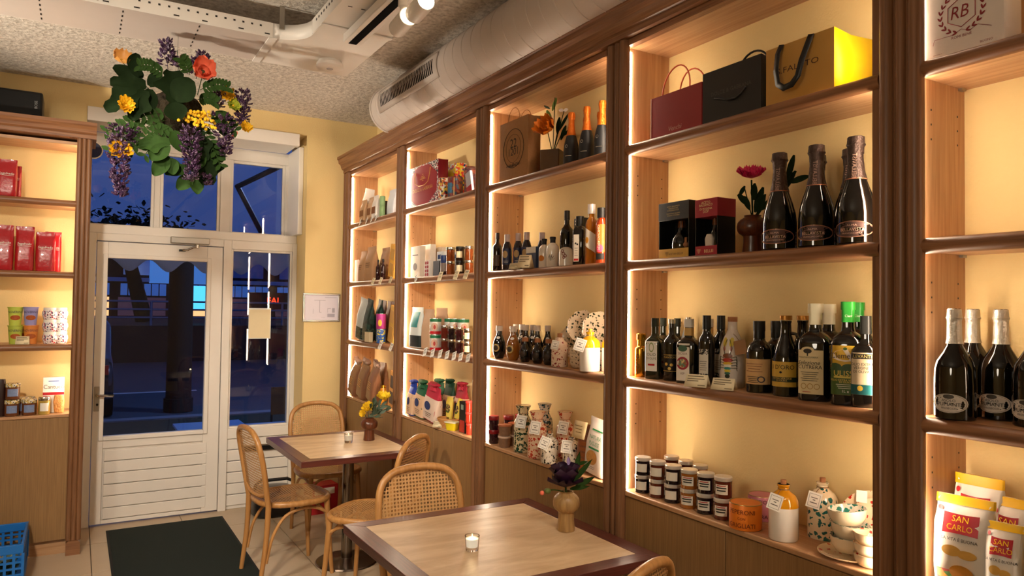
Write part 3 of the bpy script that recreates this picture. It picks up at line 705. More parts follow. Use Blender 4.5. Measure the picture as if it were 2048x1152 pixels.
for x, y, dx, dz, L, W, d in LV:
    m = MB(); petal(m, q(x, y, d), (dx, rnd.uniform(-.25, .1), dz), (rnd.uniform(-.3, .3), -1, .3), L*kb, W*kb, -.15, .12, 6, 9, lobes=2 if L > 55 else 0); m.build('leaf', leafD if y < 215 or L > 60 else leafG, hb)
def spray(x0, y0, x1, y1, n=8, d=-.12, sz=15, mt=leafG):
    a, b = q(x0, y0, d), q(x1, y1, d-.02); m = MB(); stem(m, a, b, .0016, .02)
    t_ = (b-a).normalized(); sd = t_.cross(Vector((0, -1, 0))).normalized()
    for i in range(n):
        p = a+(b-a)*((i+1)/n)+Vector((0, 0, .02*sin(pi*(i+1)/n)))
        for s_ in (-1, 1): petal(m, p, t_*.6+sd*s_+Vector((0, rnd.uniform(-.3, .3), 0)), (0, -1, 0), sz*kb, sz*.55*kb, -.1, .1, 2, 3)
    m.build('leaf_spray', mt, hb)
for a in ((330, 235, 215, 262), (330, 240, 220, 300), (335, 225, 240, 255), (340, 250, 260, 300), (345, 250, 290, 310), (400, 180, 455, 175), (395, 200, 430, 205), (330, 150, 280, 132), (420, 230, 470, 260), (400, 250, 440, 330), (380, 150, 362, 120)): spray(*a)
wist = patt(['#26102A', '#361A3C', '#4A2648', '#301434', '#2A1230', '#8E7890'], 260)
def raceme(x, y0, y1, wpx, d=-.12, lean=0):
    m = MB(); n = int(abs(y1-y0)*1.9)
    for i in range(n):
        t = i/n; a = rnd.uniform(0, 2*pi); rr = wpx*.5*kb*(1.05-.75*t)*rnd.uniform(.5, 1); c = q(x+lean*t, y0+(y1-y0)*t, d)+Vector((cos(a)*rr, sin(a)*rr, 0))
        petal(m, c, (cos(a), sin(a), rnd.uniform(-.6, .5)), (0, 0, 1), rnd.uniform(7, 11)*kb, rnd.uniform(7, 10)*kb, .4, .3, 2, 2)
    stem(m, q(x, y0-8 if y1 > y0 else y0+8, d), q(x+lean, y1, d), .0015)
    m.build('wisteria_raceme', wist, hb)
for a in ((240, 255, 395, 36, -.16), (382, 262, 362, 32, -.2), (336, 132, 84, 30, -.05, -4), (392, 150, 108, 32, 0, 14), (440, 235, 312, 40, -.14, 12), (482, 185, 255, 32, -.02, 6), (437, 170, 215, 24, -.04), (412, 350, 372, 16, -.1), (262, 262, 300, 26, -.1)): raceme(*a)
yel = M('#E9B81E', .6, var=.2, vs=80)
for x, y, rr, c, sd in ((240, 302, 21, yel, 1), (453, 190, 17, yel, 2), (466, 212, 15, M('#B7BE3A', .6, var=.2), 3), (491, 256, 14, yel, 4), (252, 212, 18, yel, 5)): bloom(q(x, y, -.16 if x < 300 else -.05), (.1, -1, .15), rr*kb, c, hb, 'yellow_dahlia', 4, 12, '#D9A514', sd, world=False)
bloom(q(405, 145, -.1), (.05, -1, .1), 27*kb, M('#E0684A', .5, var=.2, vs=50), hb, 'coral_poppy', 2, 6, '#3A3A18', 7, .5)
bloom(q(243, 123, -.02), (.1, -.8, .6), 21*kb, M('#D99A4E', .5, var=.15), hb, 'peach_flower', 1, 5, '#B98A1C', 8, .35)
m = MB(); petal(m, q(463, 272, -.04), (1, -.2, .4), (0, -1, .5), 14*kb, 12*kb); m.build('coral_petal', M('#E0684A', .5), hb)
m = MB()
for i in range(70):
    a = rnd.gauss(395, 17); b2 = 222+rnd.uniform(0, 38)*(.4+.6*min(1, abs(a-365)/40)); m.sphere(q(a, b2, -.2+rnd.uniform(-.01, .03)), 3.4*kb, 6)
tag(m.build('mimosa_cluster', yel, hb), kind='stuff')
g = MB(); stem(g, q(350, 170), q(365, 125), .0014); stem(g, q(360, 170), q(354, 100), .0014, .01); stem(g, q(300, 180), q(245, 125), .0014); stem(g, q(395, 190), q(405, 150), .002); stem(g, q(335, 260), q(338, 320), .0014); g.build('stems', leafG, hb)
MB().sphere(q(365, 116), 6*kb, 10, 1.3).build('bud', M('#5A3028', .6), hb)

# ------------------------------------------------------------------ loose things on the floor and on the cabinet
sp = T('loudspeaker', 'black loudspeaker lying on top of the left shelf cabinet', 'loudspeaker', (-.42, 5.62, 2.801))
box(-.25, .2, -.09, .16, 0, .17).build('cabinet', black, sp, bevel=.012)
box(-.24, .19, -.096, -.09, .012, .158).build('grille', M('#060607', .8, var=.3, vs=500), sp, bevel=.003)
text(sp, 'BOSE', .022, lambda a, b: (.165-b, -.0968, .085+a), M('#8A8A8A', .4, var=0))
MB().tube([(.19, .1, .02), (.22, .09, .0085), (.27, .08, .006), (.32, .09, .0055)], .003, 6).build('cable', black, sp)
cr = T('plastic_crate', 'blue plastic folding crate with greens on the floor by the cabinet', 'crate', (-.44, 5.2, 0))
blue = M('#1668B8', .4, var=.05)
cw, cdp, chh = .22, .25, .26
for a in ((-cw, cw, -cdp, -cdp+.014), (-cw, cw, cdp-.014, cdp)):
    w_ = MB().box(a[0], a[1], a[2], a[3], 0, .05).box(a[0], a[1], a[2], a[3], .21, chh)
    w_.build('end_wall', blue, cr, bevel=.003)
    for i in range(11): x = -cw+.01+i*.042; box(x, x+.014, a[2]+.003, a[3]-.003, .05, .21).build('rib', blue, cr)
    for z in (.085, .12, .155, .185): box(a[0], a[1], a[2]+.004, a[3]-.004, z, z+.012).build('bar', blue, cr)
for a in ((-cw, -cw+.014), (cw-.014, cw)):
    MB().box(a[0], a[1], -cdp+.014, cdp-.014, 0, .05).box(a[0], a[1], -cdp+.014, cdp-.014, .215, chh).build('side_wall', blue, cr, bevel=.003)
    for i in range(12): y = -cdp+.02+i*.042; box(a[0]+.003, a[1]-.003, y, y+.014, .05, .215).build('rib', blue, cr)
    for z in (.085, .12, .155, .185): box(a[0]+.004, a[1]-.004, -cdp+.014, cdp-.014, z, z+.012).build('bar', blue, cr)
box(-cw+.01, cw-.01, -cdp+.01, cdp-.01, 0, .008).build('bottom', blue, cr)
gp = T('leafy_greens', 'bunch of grey green leaves lying in the blue crate', 'greens', (-.36, 5.14, .01))
for i in range(60):
    m = MB(); a = rnd.uniform(0, 2*pi); rr = rnd.uniform(0, .05)
    petal(m, (rr*cos(a), rr*sin(a), rnd.uniform(0, .1)), (cos(a)*.6, sin(a)*.6, .8), (cos(a), sin(a), .2), .09, .045, .1, .2, 3, 4); m.build('leaf', leafB if i % 3 else M('#7D8C7C', .6), gp)
vc = T('vacuum_cleaner', 'black vacuum cleaner with loop handle on the floor beneath the side window', 'vacuum cleaner', (1.36, 5.87, 0))
Shape([(.005, .30, .30, 4), (.02, .33, .32, 4), (.16, .33, .32, 4), (.2, .27, .26, 3), (.215, .1, .1, 2)]).mb(28).build('body', M('#111113', .3), vc)
MB().tube([(-.15, -.02, .17), (-.14, -.02, .235), (-.1, -.02, .262), (.1, -.02, .262), (.15, -.02, .235), (.155, -.02, .17)], .013, 8).build('handle', M('#151517', .35), vc)
rb = T('red_box', 'red printed cardboard box on the floor under the far table', 'box', (1.70, 5.74, 0), 4)
box(-.11, .11, -.08, .08, 0, .22).build('carton', M('#A81C22', .5), rb, bevel=.002)
text(rb, 'MUTTI', .05, lambda a, b: (a, -.0812, .13+b), paper) if 0 else box(-.08, .08, -.0815, -.08, .15, .2).build('print_band', paper, rb)
# ------------------------------------------------------------------ goods on the shelves: helpers
def zt(s): return SH[s-1]+(.0165 if s > 1 else 0)+.0006
def on(px, s, d, dz=0): return solve(px, 0, XF+d, zt(s)+dz)
def onL(px, s, d, dz=0): return solve(px, 1, YC+d, zt(s)+dz)
def look(p, off=0): return math.degrees(math.atan2(-p[0], p[1]))+off
def face(l, r, s, d, side=None, t=.08):
    a, b = on(l, s, d), on(r, s, d); p = (a+b)/2
    if side: t = min(XB-.012-(XF+d), solve(side, 1, b.y, zt(s)).x-(XF+d))
    return p, abs(a.y-b.y), t
GLD = M('#0B0908', .05, coat=.6, var=0); GLG = M('#161A08', .06, coat=.6, var=0); GLB = M('#1C0E06', .06, coat=.6, var=0)
gold = M('#C9962E', .25, .9, var=.08); goldp = M('#D6B25A', .4, .3, var=0); silver = M('#C9C6C0', .22, 1, var=.03)
redp = M('#B01820', .4, var=.05); whitep = M('#EDE8DE', .5, var=.02); glaze = M('#EFE9DF', .15, coat=.6, var=.02)
P_BORD = [(0, .94), (.012, 1), (.60, 1), (.65, .95), (.69, .78), (.73, .5), (.77, .37), (.98, .34), (1, .34)]
P_CHAMP = [(0, .92), (.012, 1), (.28, 1), (.38, .93), (.48, .78), (.58, .58), (.68, .43), (.8, .36), (1, .34)]
P_WIDE = [(0, .93), (.012, .99), (.3, 1), (.45, .97), (.52, .88), (.6, .62), (.66, .42), (.72, .34), (1, .3)]
P_SQ = [(0, .96), (.01, 1), (.58, 1), (.63, .94), (.68, .66), (.71, .42), (.75, .36), (1, .34)]
P_BELLY = [(0, .62), (.02, .7), (.15, .92), (.33, 1), (.5, .92), (.63, .68), (.72, .46), (.78, .4), (1, .4)]
P_CERAM = [(0, .95), (.02, 1), (.6, 1), (.68, .95), (.75, .78), (.8, .5), (.83, .36), (.88, .34), (.9, .4), (.93, .4)]
P_JAR = [(0, .92), (.03, .98), (.5, .98), (.74, .96), (.78, .9)]
def bottle(name, label, px, hpx, wpx, s, d, prof, glass, caps=(), off=-12, group=None, n=2, cat='bottle', dz=0, left=False, seg=24):
    p = (onL if left else on)(px, s, d, dz); k = mpp(p); h, w = hpx*k, wpx*k
    r = T(name, label, cat, p, look(p, off), group); sh = Shape([(z*h, q*w, q*w, n) for z, q in prof])
    sh.mb(seg).build('body', glass, r)
    for z0, z1, mt, e, nm in caps:
        (sh.mb(seg, z0=z0*h, z1=z1*h, e=e*w) if z1 <= prof[-1][0] else Shape([(z0*h, prof[-1][1]*w+2*e*w, prof[-1][1]*w+2*e*w), (z1*h, prof[-1][1]*w+2*e*w, prof[-1][1]*w+2*e*w)]).mb(seg)).build(nm, mt, r)
    return r, sh, h, w
def again(r, px, s, d, label, dz=0, left=False, off=0):
    p = (onL if left else on)(px, s, d, dz); return dup(r, p, look(p, off-12), label)
def hangtag(r, top, c, ang=8, sz=.045, txt=True, col=None):
    """paper tag on a string, hanging in front of a bottle; c = centre (x, y, z)"""
    m = Matrix.Translation(c) @ Matrix.Rotation(radians(ang), 4, 'Y') @ Matrix.Rotation(radians(-14), 4, 'X')
    q = MB().box(-sz*.42, sz*.42, -.0006, .0006, -sz*.5, sz*.5); q.v = [tuple(m @ Vector(v)) for v in q.v]; o = q.build('hang_tag', col or whitep, r)
    if txt:
        f = MB()
        for a in ((-.33, .33, .36, .38), (-.33, .33, -.40, -.38), (-.33, -.31, -.4, .38), (.31, .33, -.4, .38), (-.2, .2, .12, .17), (-.08, .08, -.02, .04), (-.22, .22, -.2, -.14)): f.box(a[0]*sz, a[1]*sz, -.0009, -.0006, a[2]*sz, a[3]*sz)
        f.v = [tuple(m @ Vector(v)) for v in f.v]; tag(f.build('tag_print', M('#6A625A', .6, var=0), o), kind='stuff')
    e = m @ Vector((0, 0, sz*.45)); MB().tube([Vector(top), (Vector(top)+e)/2+Vector((0, -.004, .004)), e], .0009, 5).build('string', M('#7A5A38', .8, var=0), r)
def lines(r, sh, x, z, wd, dz, n, mt=INK, h=.0016, nm='small_print', e=.0012):
    m = MB()
    for i in range(n):
        ww = wd*(1-.25*((i*7) % 3)/2); q = sh.patch(x-ww/2, x+ww/2, z-i*dz, z-i*dz+h, e, 6, 1); m.add(q.v, q.f)
    return tag(m.build(nm, mt, r), kind='stuff')
def carton(name, label, l, r_, hpx, s, d, mt, side=None, t=.06, cat='box', group=None, dz=0, rz=-90):
    p, w, t = face(l, r_, s, d, side, t); p = p+Vector((0, 0, dz)); k = mpp(p); h = hpx*k
    r = T(name, label, cat, p, rz, group); box(-w/2, w/2, 0, t, 0, h).build('carton', mt, r, bevel=.001)
    return r, w, h, t
def pouch(name, label, l, r_, hpx, s, d, t, mt, cat='bag', group=None, tilt=0, left=False, wr=.001, seed=0, rz=None, top=None, flat=True, lean=0):
    if left:
        a, b = onL(l, s, d), onL(r_, s, d); p = (a+b)/2; w = abs(a.x-b.x); z_ = 0
    else:
        a, b = on(l, s, d), on(r_, s, d); p = (a+b)/2; w = abs(a.y-b.y); z_ = -90
    if rz is not None: z_ = rz
    h = hpx*mpp(p); r = T(name, label, cat, p, z_, group)
    if flat: sec = [(0, w*.93, t*.92, 6), (.03*h, w*.98, t, 5), (.3*h, w, t*1.02, 4.5), (.55*h, w, t*.92, 4), (.75*h, w*.98, t*.55, 3.2), (.88*h, w*.97, t*.14, 3), (.93*h, w*.98, .006, 4), (h, w*.98, .005, 4)]
    else: sec = [(0, w*.95, .005, 4), (.05*h, w*.95, .008, 4), (.12*h, w*.96, t*.45, 3), (.28*h, w, t*.9, 2.8), (.5*h, w, t, 2.6), (.72*h, w, t*.85, 2.8), (.88*h, w*.97, t*.4, 3), (.94*h, w*.97, .008, 4), (h, w*.97, .005, 4)]
    r.location.z += .002+wr*.3
    sh = Shape(sec); sh.mb(28, wr, seed).build('pouch', mt, r)
    if top: sh.mb(28, z0=(.93 if flat else .91)*h, z1=h, e=.0012+wr*.5).build('top_seal', top, r)
    if tilt or lean:
        r.rotation_euler = (radians(lean), radians(tilt), radians(z_)); r.location.z += w/2*sin(abs(radians(tilt)))+t/2*sin(abs(radians(lean)))
    return r, sh, w, h
def price_tag(px, s, label, wpx=14, hpx=17, d=0, tilt=0, left=False, col=None):
    p = solve(px, 0, XF-.021, SH[s-1]+.004) if not left else solve(px, 1, YC-.021, SH[s-1]+.004)
    k = mpp(p); r = T('price_tag', label, 'price tag', p, -90 if not left else 0, 'paper price tags on the shelf edges')
    w_, h_ = wpx*k/.7, hpx*k
    m = Matrix.Rotation(radians(tilt), 4, 'Y') @ Matrix.Rotation(radians(-18), 4, 'X')
    q = box(-w_/2, w_/2, -.0008, .0004, -h_*.45, h_*.55); q.v = [tuple(m @ Vector(v)) for v in q.v]; q.build('card', col or cream, r)
    f = MB()
    for a in ((-.38, .38, .36, .42), (-.38, .2, .24, .3), (-.38, .34, .05, .08), (-.38, .3, -.05, -.02), (-.38, .36, -.15, -.12)): f.box(a[0]*w_, a[1]*w_, -.0012, -.0008, a[2]*h_, a[3]*h_)
    f.v = [tuple(m @ Vector(v)) for v in f.v]; tag(f.build('handwriting', M('#5A5048', .6, var=0), r), kind='stuff')
def price_tent(px, s, d, wpx, hpx, label, left=False, body=('', '')):
    p = (onL if left else on)(px, s, d); k = mpp(p); w_, h_ = wpx*k, hpx*k; r = T('price_tent', label, 'price tag', p, look(p, -22) if not left else 0, 'folded paper price tents on the shelves')
    for nm, sg in (('face', -1), ('rear', 1)):
        MB().add([(-w_/2, sg*h_*.5, 0), (w_/2, sg*h_*.5, 0), (w_/2*.94, 0, h_), (-w_/2*.94, 0, h_)], [(0, 1, 2, 3)]).build('card_'+nm, cream, r, solid=.0008)
    f = MB()
    for i, (a, b, c) in enumerate(((-.4, .3, .82), (-.4, .36, .62), (-.4, .1, .46), (.1, .42, .12))):
        q = lambda x, t: (x*w_, -h_*.5*(1-t)-.0012, h_*t)
        f.add([q(a, c), q(b, c), q(b, c+.07), q(a, c+.07)], [(0, 1, 2, 3)])
    tag(f.build('handwriting', M('#7A6A50', .6, var=0), r), kind='stuff')
def paper_bag(name, label, l, r_, side, hpx, s, d, mt, smt=None, t=None, dz=0):
    p, w, tt = face(l, r_, s, d, side); t = t or tt; h = hpx*mpp(p); r = T(name, label, 'bag', p, -90); sm = smt or mt
    box(-w/2, w/2, 0, .0012, 0, h).build('front_panel', mt, r); box(-w/2, w/2, t-.0012, t, 0, h).build('rear_panel', mt, r)
    for sg in (-1, 1):
        x = sg*w/2; ins = sg*min(.014, t*.12)
        MB().add([(x, .001, 0), (x, t/2, 0), (x, t-.001, 0), (x, .001, h*.45), (x-ins*.3, t/2, h*.45), (x, t-.001, h*.45), (x, .001, h), (x-ins, t/2, h), (x, t-.001, h)],
                 [(0, 1, 4, 3), (1, 2, 5, 4), (3, 4, 7, 6), (4, 5, 8, 7)]).build('side_panel', sm, r, solid=.001)
    box(-w/2+.001, w/2-.001, .001, t-.001, .0, .0015).build('bottom', mt, r)
    return r, w, h, t
def rope(r, x, y, z, hw, hh, mt, rad=.0022, nm='handle', lean=0):
    MB().tube([(x-hw, y, z-.03), (x-hw, y, z)]+[(x-hw*cos(a), y+lean*sin(a), z+hh*sin(a)) for a in [pi*k/14 for k in range(1, 14)]]+[(x+hw, y, z), (x+hw, y, z-.03)], rad, 8).build(nm, mt, r)
def flat(w_, y=-.0006): return lambda a, b: (a, y, b)
def ftext(r, body, size, x, z, mt, y=-.0008, sx=1, shear=0): return text(r, body, size, lambda a, b: (x+a, y, z+b), mt, sx, shear=shear)

# ------------------------------------------------------------------ bay 4, shelf 4: shopping bags
r, w_, h_, t_ = paper_bag('shopping_bag', 'small red paper gift bag with coral rope handles on the top shelf', 1301, 1403, None, 88, 4, .03, M('#8E1216', .5, var=.06), t=.1)
for y in (.003, .095): rope(r, 0, y, h_, w_*.27, h_*.6, M('#E0603C', .5), .0028, lean=.01 if y < .05 else -.01)
ftext(r, 'Venchi', .026, 0, h_*.16, M('#C08A7A', .4, var=0), shear=.2)
box(-w_/2-.0008, -w_/2+.004, -.0006, .0, 0, h_).build('edge_fold', M('#D8B8A8', .6), r)
r, w_, h_, t_ = paper_bag('shopping_bag', 'black paper shopping bag with black rope handles beside the red bag', 1405, 1522, None, 110, 4, .03, M('#221D19', .6, var=.05), t=.12)
rope(r, .0, .117, h_, w_*.26, h_*.36, black, .004)
MB().tube([(-w_*.27, -.003, h_*.46), (-w_*.2, -.006, h_*.44), (-.05*w_, -.006, h_*.36), (.1*w_, -.006, h_*.34), (.2*w_, -.006, h_*.4), (.26*w_, -.003, h_*.5)], .0035, 8).build('fallen_handle', black, r)
ftext(r, 'DOLCE & GABBANA', .02, .0, h_*.55, M('#3A322C', .4, var=0))
ybag = M('#F4DC00', .45, var=.03)
r, w_, h_, t_ = paper_bag('shopping_bag', 'large gold paper bag with wide black ribbon handles and yellow sides', 1532, 1668, 1752, 121, 4, .025, M('#B8893F', .45, var=.08, vs=20), ybag)
for xo in (-.2*w_, .22*w_): pass
rb_ = MB()
rp_ = [(-.24*w_, h_*1.0), (-.27*w_, h_*.85), (-.27*w_, h_*.55), (-.22*w_, h_*.3), (-.12*w_, h_*.2), (0, h_*.22), (.08*w_, h_*.34), (.12*w_, h_*.6), (.18*w_, h_*.85), (.2*w_, h_*1.0)]
V = []
for i, (x, z) in enumerate(rp_):
    a = Vector(rp_[max(0, i-1)]); b = Vector(rp_[min(len(rp_)-1, i+1)]); tn = (b-a).normalized(); nn = Vector((-tn.y, tn.x))*.012*(w_/.3)
    y = -.004-.028*sin(pi*i/(len(rp_)-1)); V += [(x-nn.x, y, z-nn.y), (x+nn.x, y-.002, z+nn.y)]
rb_.add(V, [(2*i, 2*i+1, 2*i+3, 2*i+2) for i in range(len(rp_)-1)]).build('ribbon_handle', black, r, solid=.002)
ftext(r, 'S.FALYTO', .026, -.02*w_, h_*.56, M('#4A2A18', .5, var=0), sx=1.4)
# bay 4, shelf 3
r, w_, h_, t_ = carton('gift_box', 'black window gift box holding a small vinegar bottle, gold lower band', 1318, 1377, 1, 3, .045, M('#0C0B0B', .5, var=0), t=.085)
bpy.data.objects.remove(r.children[0]); h_ = 113*mpp(r.location)
def window_box(r, w_, h_, t_, colt, colb, tx, tc, bx, fill):
    mb = M('#0C0B0B', .5, var=0)
    for sg in (-1, 1): box(sg*w_/2-.0015, sg*w_/2+.0015, 0, t_, 0, h_).build('side_panel', mb, r)
    box(-w_/2, w_/2, t_-.003, t_, 0, h_).build('rear_panel', mb, r); box(-w_/2, w_/2, 0, t_, 0, .003).build('bottom', mb, r)
    box(-w_/2-.0022, w_/2+.0022, -.002, t_+.001, h_*.68, h_).build('lid', colt, r, bevel=.001)
    box(-w_/2, w_/2, -.0012, .001, 0, h_*.17).build('lower_band', colb, r)
    for i, (b_, sz, zf) in enumerate(tx): ftext(r, b_, min(sz*.6, w_*1.4/len(b_)), 0, h_*zf, tc, -.0028)
    ftext(r, bx, min(.016, w_*.95/len(bx)), .014, h_*.075, tc if colt is redbx else INK, -.002); g = MB()
    for i, (a, b_) in enumerate(((-1, 1), (0, 1), (1, 1), (-.5, 0), (.5, 0), (0, -1))):
        g.tube([(-.034+a*.006+.003*cos(q), -.002, h_*.08+b_*.005+.003*sin(q)) for q in [pi*k/4 for k in range(8)]], .0004, 4, True)
    tag(g.build('grape_emblem', tc if colt is redbx else INK, r), kind='stuff')
    sh = Shape([(.004+z*h_*.65, q*w_*.5, q*w_*.5) for z, q in P_BELLY]); v = T('vinegar_bottle', fill, 'bottle', Vector(r.location)+Vector((t_*.5, 0, 0)), -90)
    sh.mb(20).build('body', GLD, v); Shape([(h_*.55, w_*.2, w_*.2), (h_*.67, w_*.2, w_*.2)]).mb(16).build('neck_seal', M('#A8581E', .4), v)
    return v
redbx = M('#A02838', .45, var=.04)
v = window_box(r, w_, h_, t_, M('#0E0D0D', .45, var=0), M('#B8902A', .5, var=.05), (('ACETO BALSAMICO', .0125, .92), ('TRADIZIONALE', .0125, .885), ('DI MODENA D.O.P.', .0125, .85), ('TRADITIONAL BALSAMIC', .011, .795), ('VINEGAR OF MODENA', .011, .76)), M('#B89A5A', .4, var=0), 'ACETAIA BELLEI', 'tiny dark vinegar bottle inside the black and gold window box')
MB().sphere((w_*.27, -.02, h_*.23), .011, 12).tube([(w_*.27, -.02, h_*.24), (w_*.27, -.02, h_*.36)], .005, 8).build('stopper', cork, v)
r, w_, h_, t_ = carton('gift_box', 'red topped window gift box with a white gauze bag inside', 1391, 1434, 1, 3, .035, M('#0C0B0B', .5, var=0), side=1470)
bpy.data.objects.remove(r.children[0]); h_ = 114*mpp(r.location)
v = window_box(r, w_, h_, t_, redbx, redbx, (('ACETO', .022, .93), ('BALSAMICO', .02, .885), ('DI MODENA', .018, .82), ('DOP', .022, .77)), M('#F0D8A0', .35, var=0), 'BELLEI', 'tiny dark vinegar bottle inside the red topped window box')
Shape([(h_*.17, w_*.32, .02, 3), (h_*.3, w_*.36, .024, 2.5), (h_*.38, w_*.2, .02, 2)]).mb(20).build('gauze_bag', M('#D8CFC4', .8, var=.1, vs=200), v).location = (w_*.0, -.028, 0)
p = on(1505, 3, .12); k = mpp(p)
v = vase(p, 78*k, 31*k, wood('#3A1A0E', '#5E2E1A', 2, r=.28, fine=50), 'dark turned wooden vase with a magenta flower between gift box and bottles')
lp = lambda x, y, dx=0: at(x, y, 0, p.x+dx)-Vector(p)
g = MB(); stem(g, (0, 0, 70*k), lp(1503, 360), .003); stem(g, (0, 0, 70*k), lp(1488, 372), .0018); stem(g, (0, 0, 72*k), lp(1590, 350), .002, .01); g.build('stems', leafD, v)
bloom(lp(1503, 356), (-.35, -.3, .9), 31*k, M('#C8124E', .55, var=.15), v, 'magenta_flower', 5, 13, '#C8A040', 12, .25)
for a, d, L, W in (((1510, 425), (.1, -.3, 1), 52, 16), ((1515, 430), (-.2, -.6, .9), 45, 14), ((1500, 420), (.1, .5, .8), 38, 12), ((1530, 415), (-.1, -.9, .5), 62, 16), ((1555, 395), (.0, -.7, .8), 60, 17), ((1575, 360), (0, -.3, 1), 48, 13), ((1580, 365), (0, -1, .15), 42, 14), ((1525, 410), (0, -.5, .1), 30, 12), ((1490, 372), (-.3, .3, -.8), 22, 10), ((1508, 400), (-.2, -.2, .6), 34, 15), ((1500, 412), (-.3, .6, .7), 36, 13), ((1520, 420), (-.2, -.8, .3), 40, 14), ((1545, 400), (-.1, -.5, .9), 40, 12)):
    m = MB(); petal(m, lp(*a), d, (-1, -.4, .3), L*k, W*k, -.1, .15, 3, 5); m.build('leaf', leafD, v)
foilB = M('#4A3A34', .35, .6, var=.2, vs=90, bump=.3, bs=120)
def bella(px, d, label):
    r, sh, h, w = bottle('sparkling_wine_bottle', label, px, 196, 66, 3, d, P_CHAMP, GLD, ((.60, .86, foilB, .012, 'foil'),), -16, 'dark foil wine bottles on the third shelf')
    Shape([(h*.84, w*.4, w*.4), (h*.9, w*.42, w*.42), (h*.925, w*.5, w*.5), (h*.94, w*.46, w*.46), (h*.995, w*.44, w*.44), (h, w*.4, w*.4)]).mb(24, .0006).build('foil_cap', foilB, r)
    lb = sh.disc(0, h*.13, w*.62, h*.075); lb.build('label', M('#5A3F3A', .5, var=0), r)
    sh.disc(0, h*.13, w*.62, h*.075, .0011, 30, .94).build('label_rim', M('#C98A6A', .35, .5, var=0), r)
    pk = M('#E0B49A', .4, var=0); stext(r, sh, 'BELLAVISTA', .0125*w/.105, 0, h*.125, pk, 1, .0018); stext(r, sh, 'ALMA', .008*w/.105, 0, h*.165, pk, 1.3, .0018); stext(r, sh, 'FRANCIACORTA', .006*w/.105, 0, h*.092, pk, 1.2, .0018)
    text(r, 'BELLAVISTA', .016*w/.105, lambda a, b: sh.pt(b, h*.74+a, .0022), M('#9A7A6A', .4, var=0))
    sh.mb(24, z0=.598*h, z1=.606*h, e=.016*w).build('foil_edge', M('#B87A5A', .35, .6, var=0), r)
    return r
bl = bella(1572, .06, 'dark bottle beside the magenta flower vase, leftmost of the oval label row')
again(bl, 1638, 3, .06, 'dark oval label wine bottle in the middle of the three in front')
again(bl, 1704, 3, .06, 'dark oval label wine bottle, right one of the three in front')
again(bl, 1637, 3, .175, 'dark wine bottle behind the middle oval label bottle, capsule showing', off=-16)
again(bl, 1698, 3, .178, 'dark wine bottle behind the right oval label bottle, capsule showing', off=-16)
again(bl, 1785, 3, .165, 'dark oval label wine bottle mostly hidden behind the near post', off=-16)
# ---- bay 4, shelf 2: oils
def rectlab(r, sh, x, wd, z0, z1, mt, e=.0007): return sh.patch(x-wd/2, x+wd/2, z0, z1, e).build('label', mt, r)
r, sh, h, w = bottle('oil_bottle', 'small gold metallic oil bottle at the left end of the oil shelf', 1279, 86, 25, 2, .06, [(0, .95), (.02, 1), (.64, 1), (.68, .92), (.71, .66), (.84, .64), (.85, .78), (.99, .78), (1, .72)], M('#C8912E', .2, .95, var=.05), n=2)
text(r, 'OLIO', .026*w/.05, lambda a, b: sh.pt(-.01*w/.05+b, h*.36+a, .001), M('#5A3A10', .4, var=0))
r, sh, h, w = bottle('oil_bottle', 'square green oil bottle with a cream olive oil label, next to the gold bottle', 1315, 121, 33, 2, .06, P_SQ, GLG, ((.86, 1, M('#1C2416', .5, var=0), .02, 'cap'),), -25, n=5)
rectlab(r, sh, 0, w*.72, .13*h, .62*h, whitep); stext(r, sh, 'OLIO', .015*w/.06, 0, h*.40, M('#5A5A2A', .5, var=0)); stext(r, sh, 'DI OLIVE', .012*w/.06, 0, h*.335, M('#5A5A2A', .5, var=0), .85)
sh.disc(0, h*.52, w*.16, h*.08, .0012, 20, .75).build('label_mark', M('#8A9A5A', .5, var=0), r); sh.patch(-w*.22, w*.22, .22*h, .25*h, .0012).build('label_mark', redp, r)
q = again(r, 1331, 2, .17, 'green capped oil bottle behind, second from the left in the rear row'); again(r, 1351, 2, .17, 'green capped oil bottle behind, third from the left in the rear row')
r, sh, h, w = bottle('oil_bottle', 'dark oil bottle with a black and gold fruit label, in the front row', 1345, 122, 33, 2, .07, P_BORD, GLD, ((.93, 1, silver, .04, 'cap'),), -15)
rectlab(r, sh, 0, w*.95, .15*h, .43*h, M('#15110C', .5, var=0)); stext(r, sh, 'FRANTOIO', .010*w/.06, 0, h*.38, goldp); 
for a, b in ((-.2, .27), (.12, .26), (0, .2)): sh.disc(a*w, b*h, w*.1, h*.025, .0012, 14).build('label_mark', goldp, r)
sh.patch(-w*.46, w*.46, .415*h, .425*h, .0012).build('label_rule', goldp, r); sh.patch(-w*.46, w*.46, .155*h, .162*h, .0012).build('label_rule', goldp, r)
r, sh, h, w = bottle('oil_bottle', 'dark oil bottle with a silver booklet hanging at its neck', 1371, 124, 28, 2, .155, P_BORD, GLD, ((.93, 1, silver, .04, 'cap'),), -15)
m = MB().box(-.009, .009, -.0015, .0015, -.045, .045); mm = Matrix.Translation((-.014, -.028, h*.62)) @ Matrix.Rotation(radians(16), 4, 'Y'); m.v = [tuple(mm @ Vector(a)) for a in m.v]; m.build('booklet', M('#C9CCCE', .3, .4, var=0), r)
r, sh, h, w = bottle('oil_bottle', 'square dark oil bottle with a red round seal on its white label', 1386, 128, 43, 2, .07, P_SQ, GLD, ((.74, .86, M('#C9A05A', .5), .02, 'neck_band'), (.87, 1, M('#D8D4CC', .4, var=0), .03, 'cap')), -20, n=5)
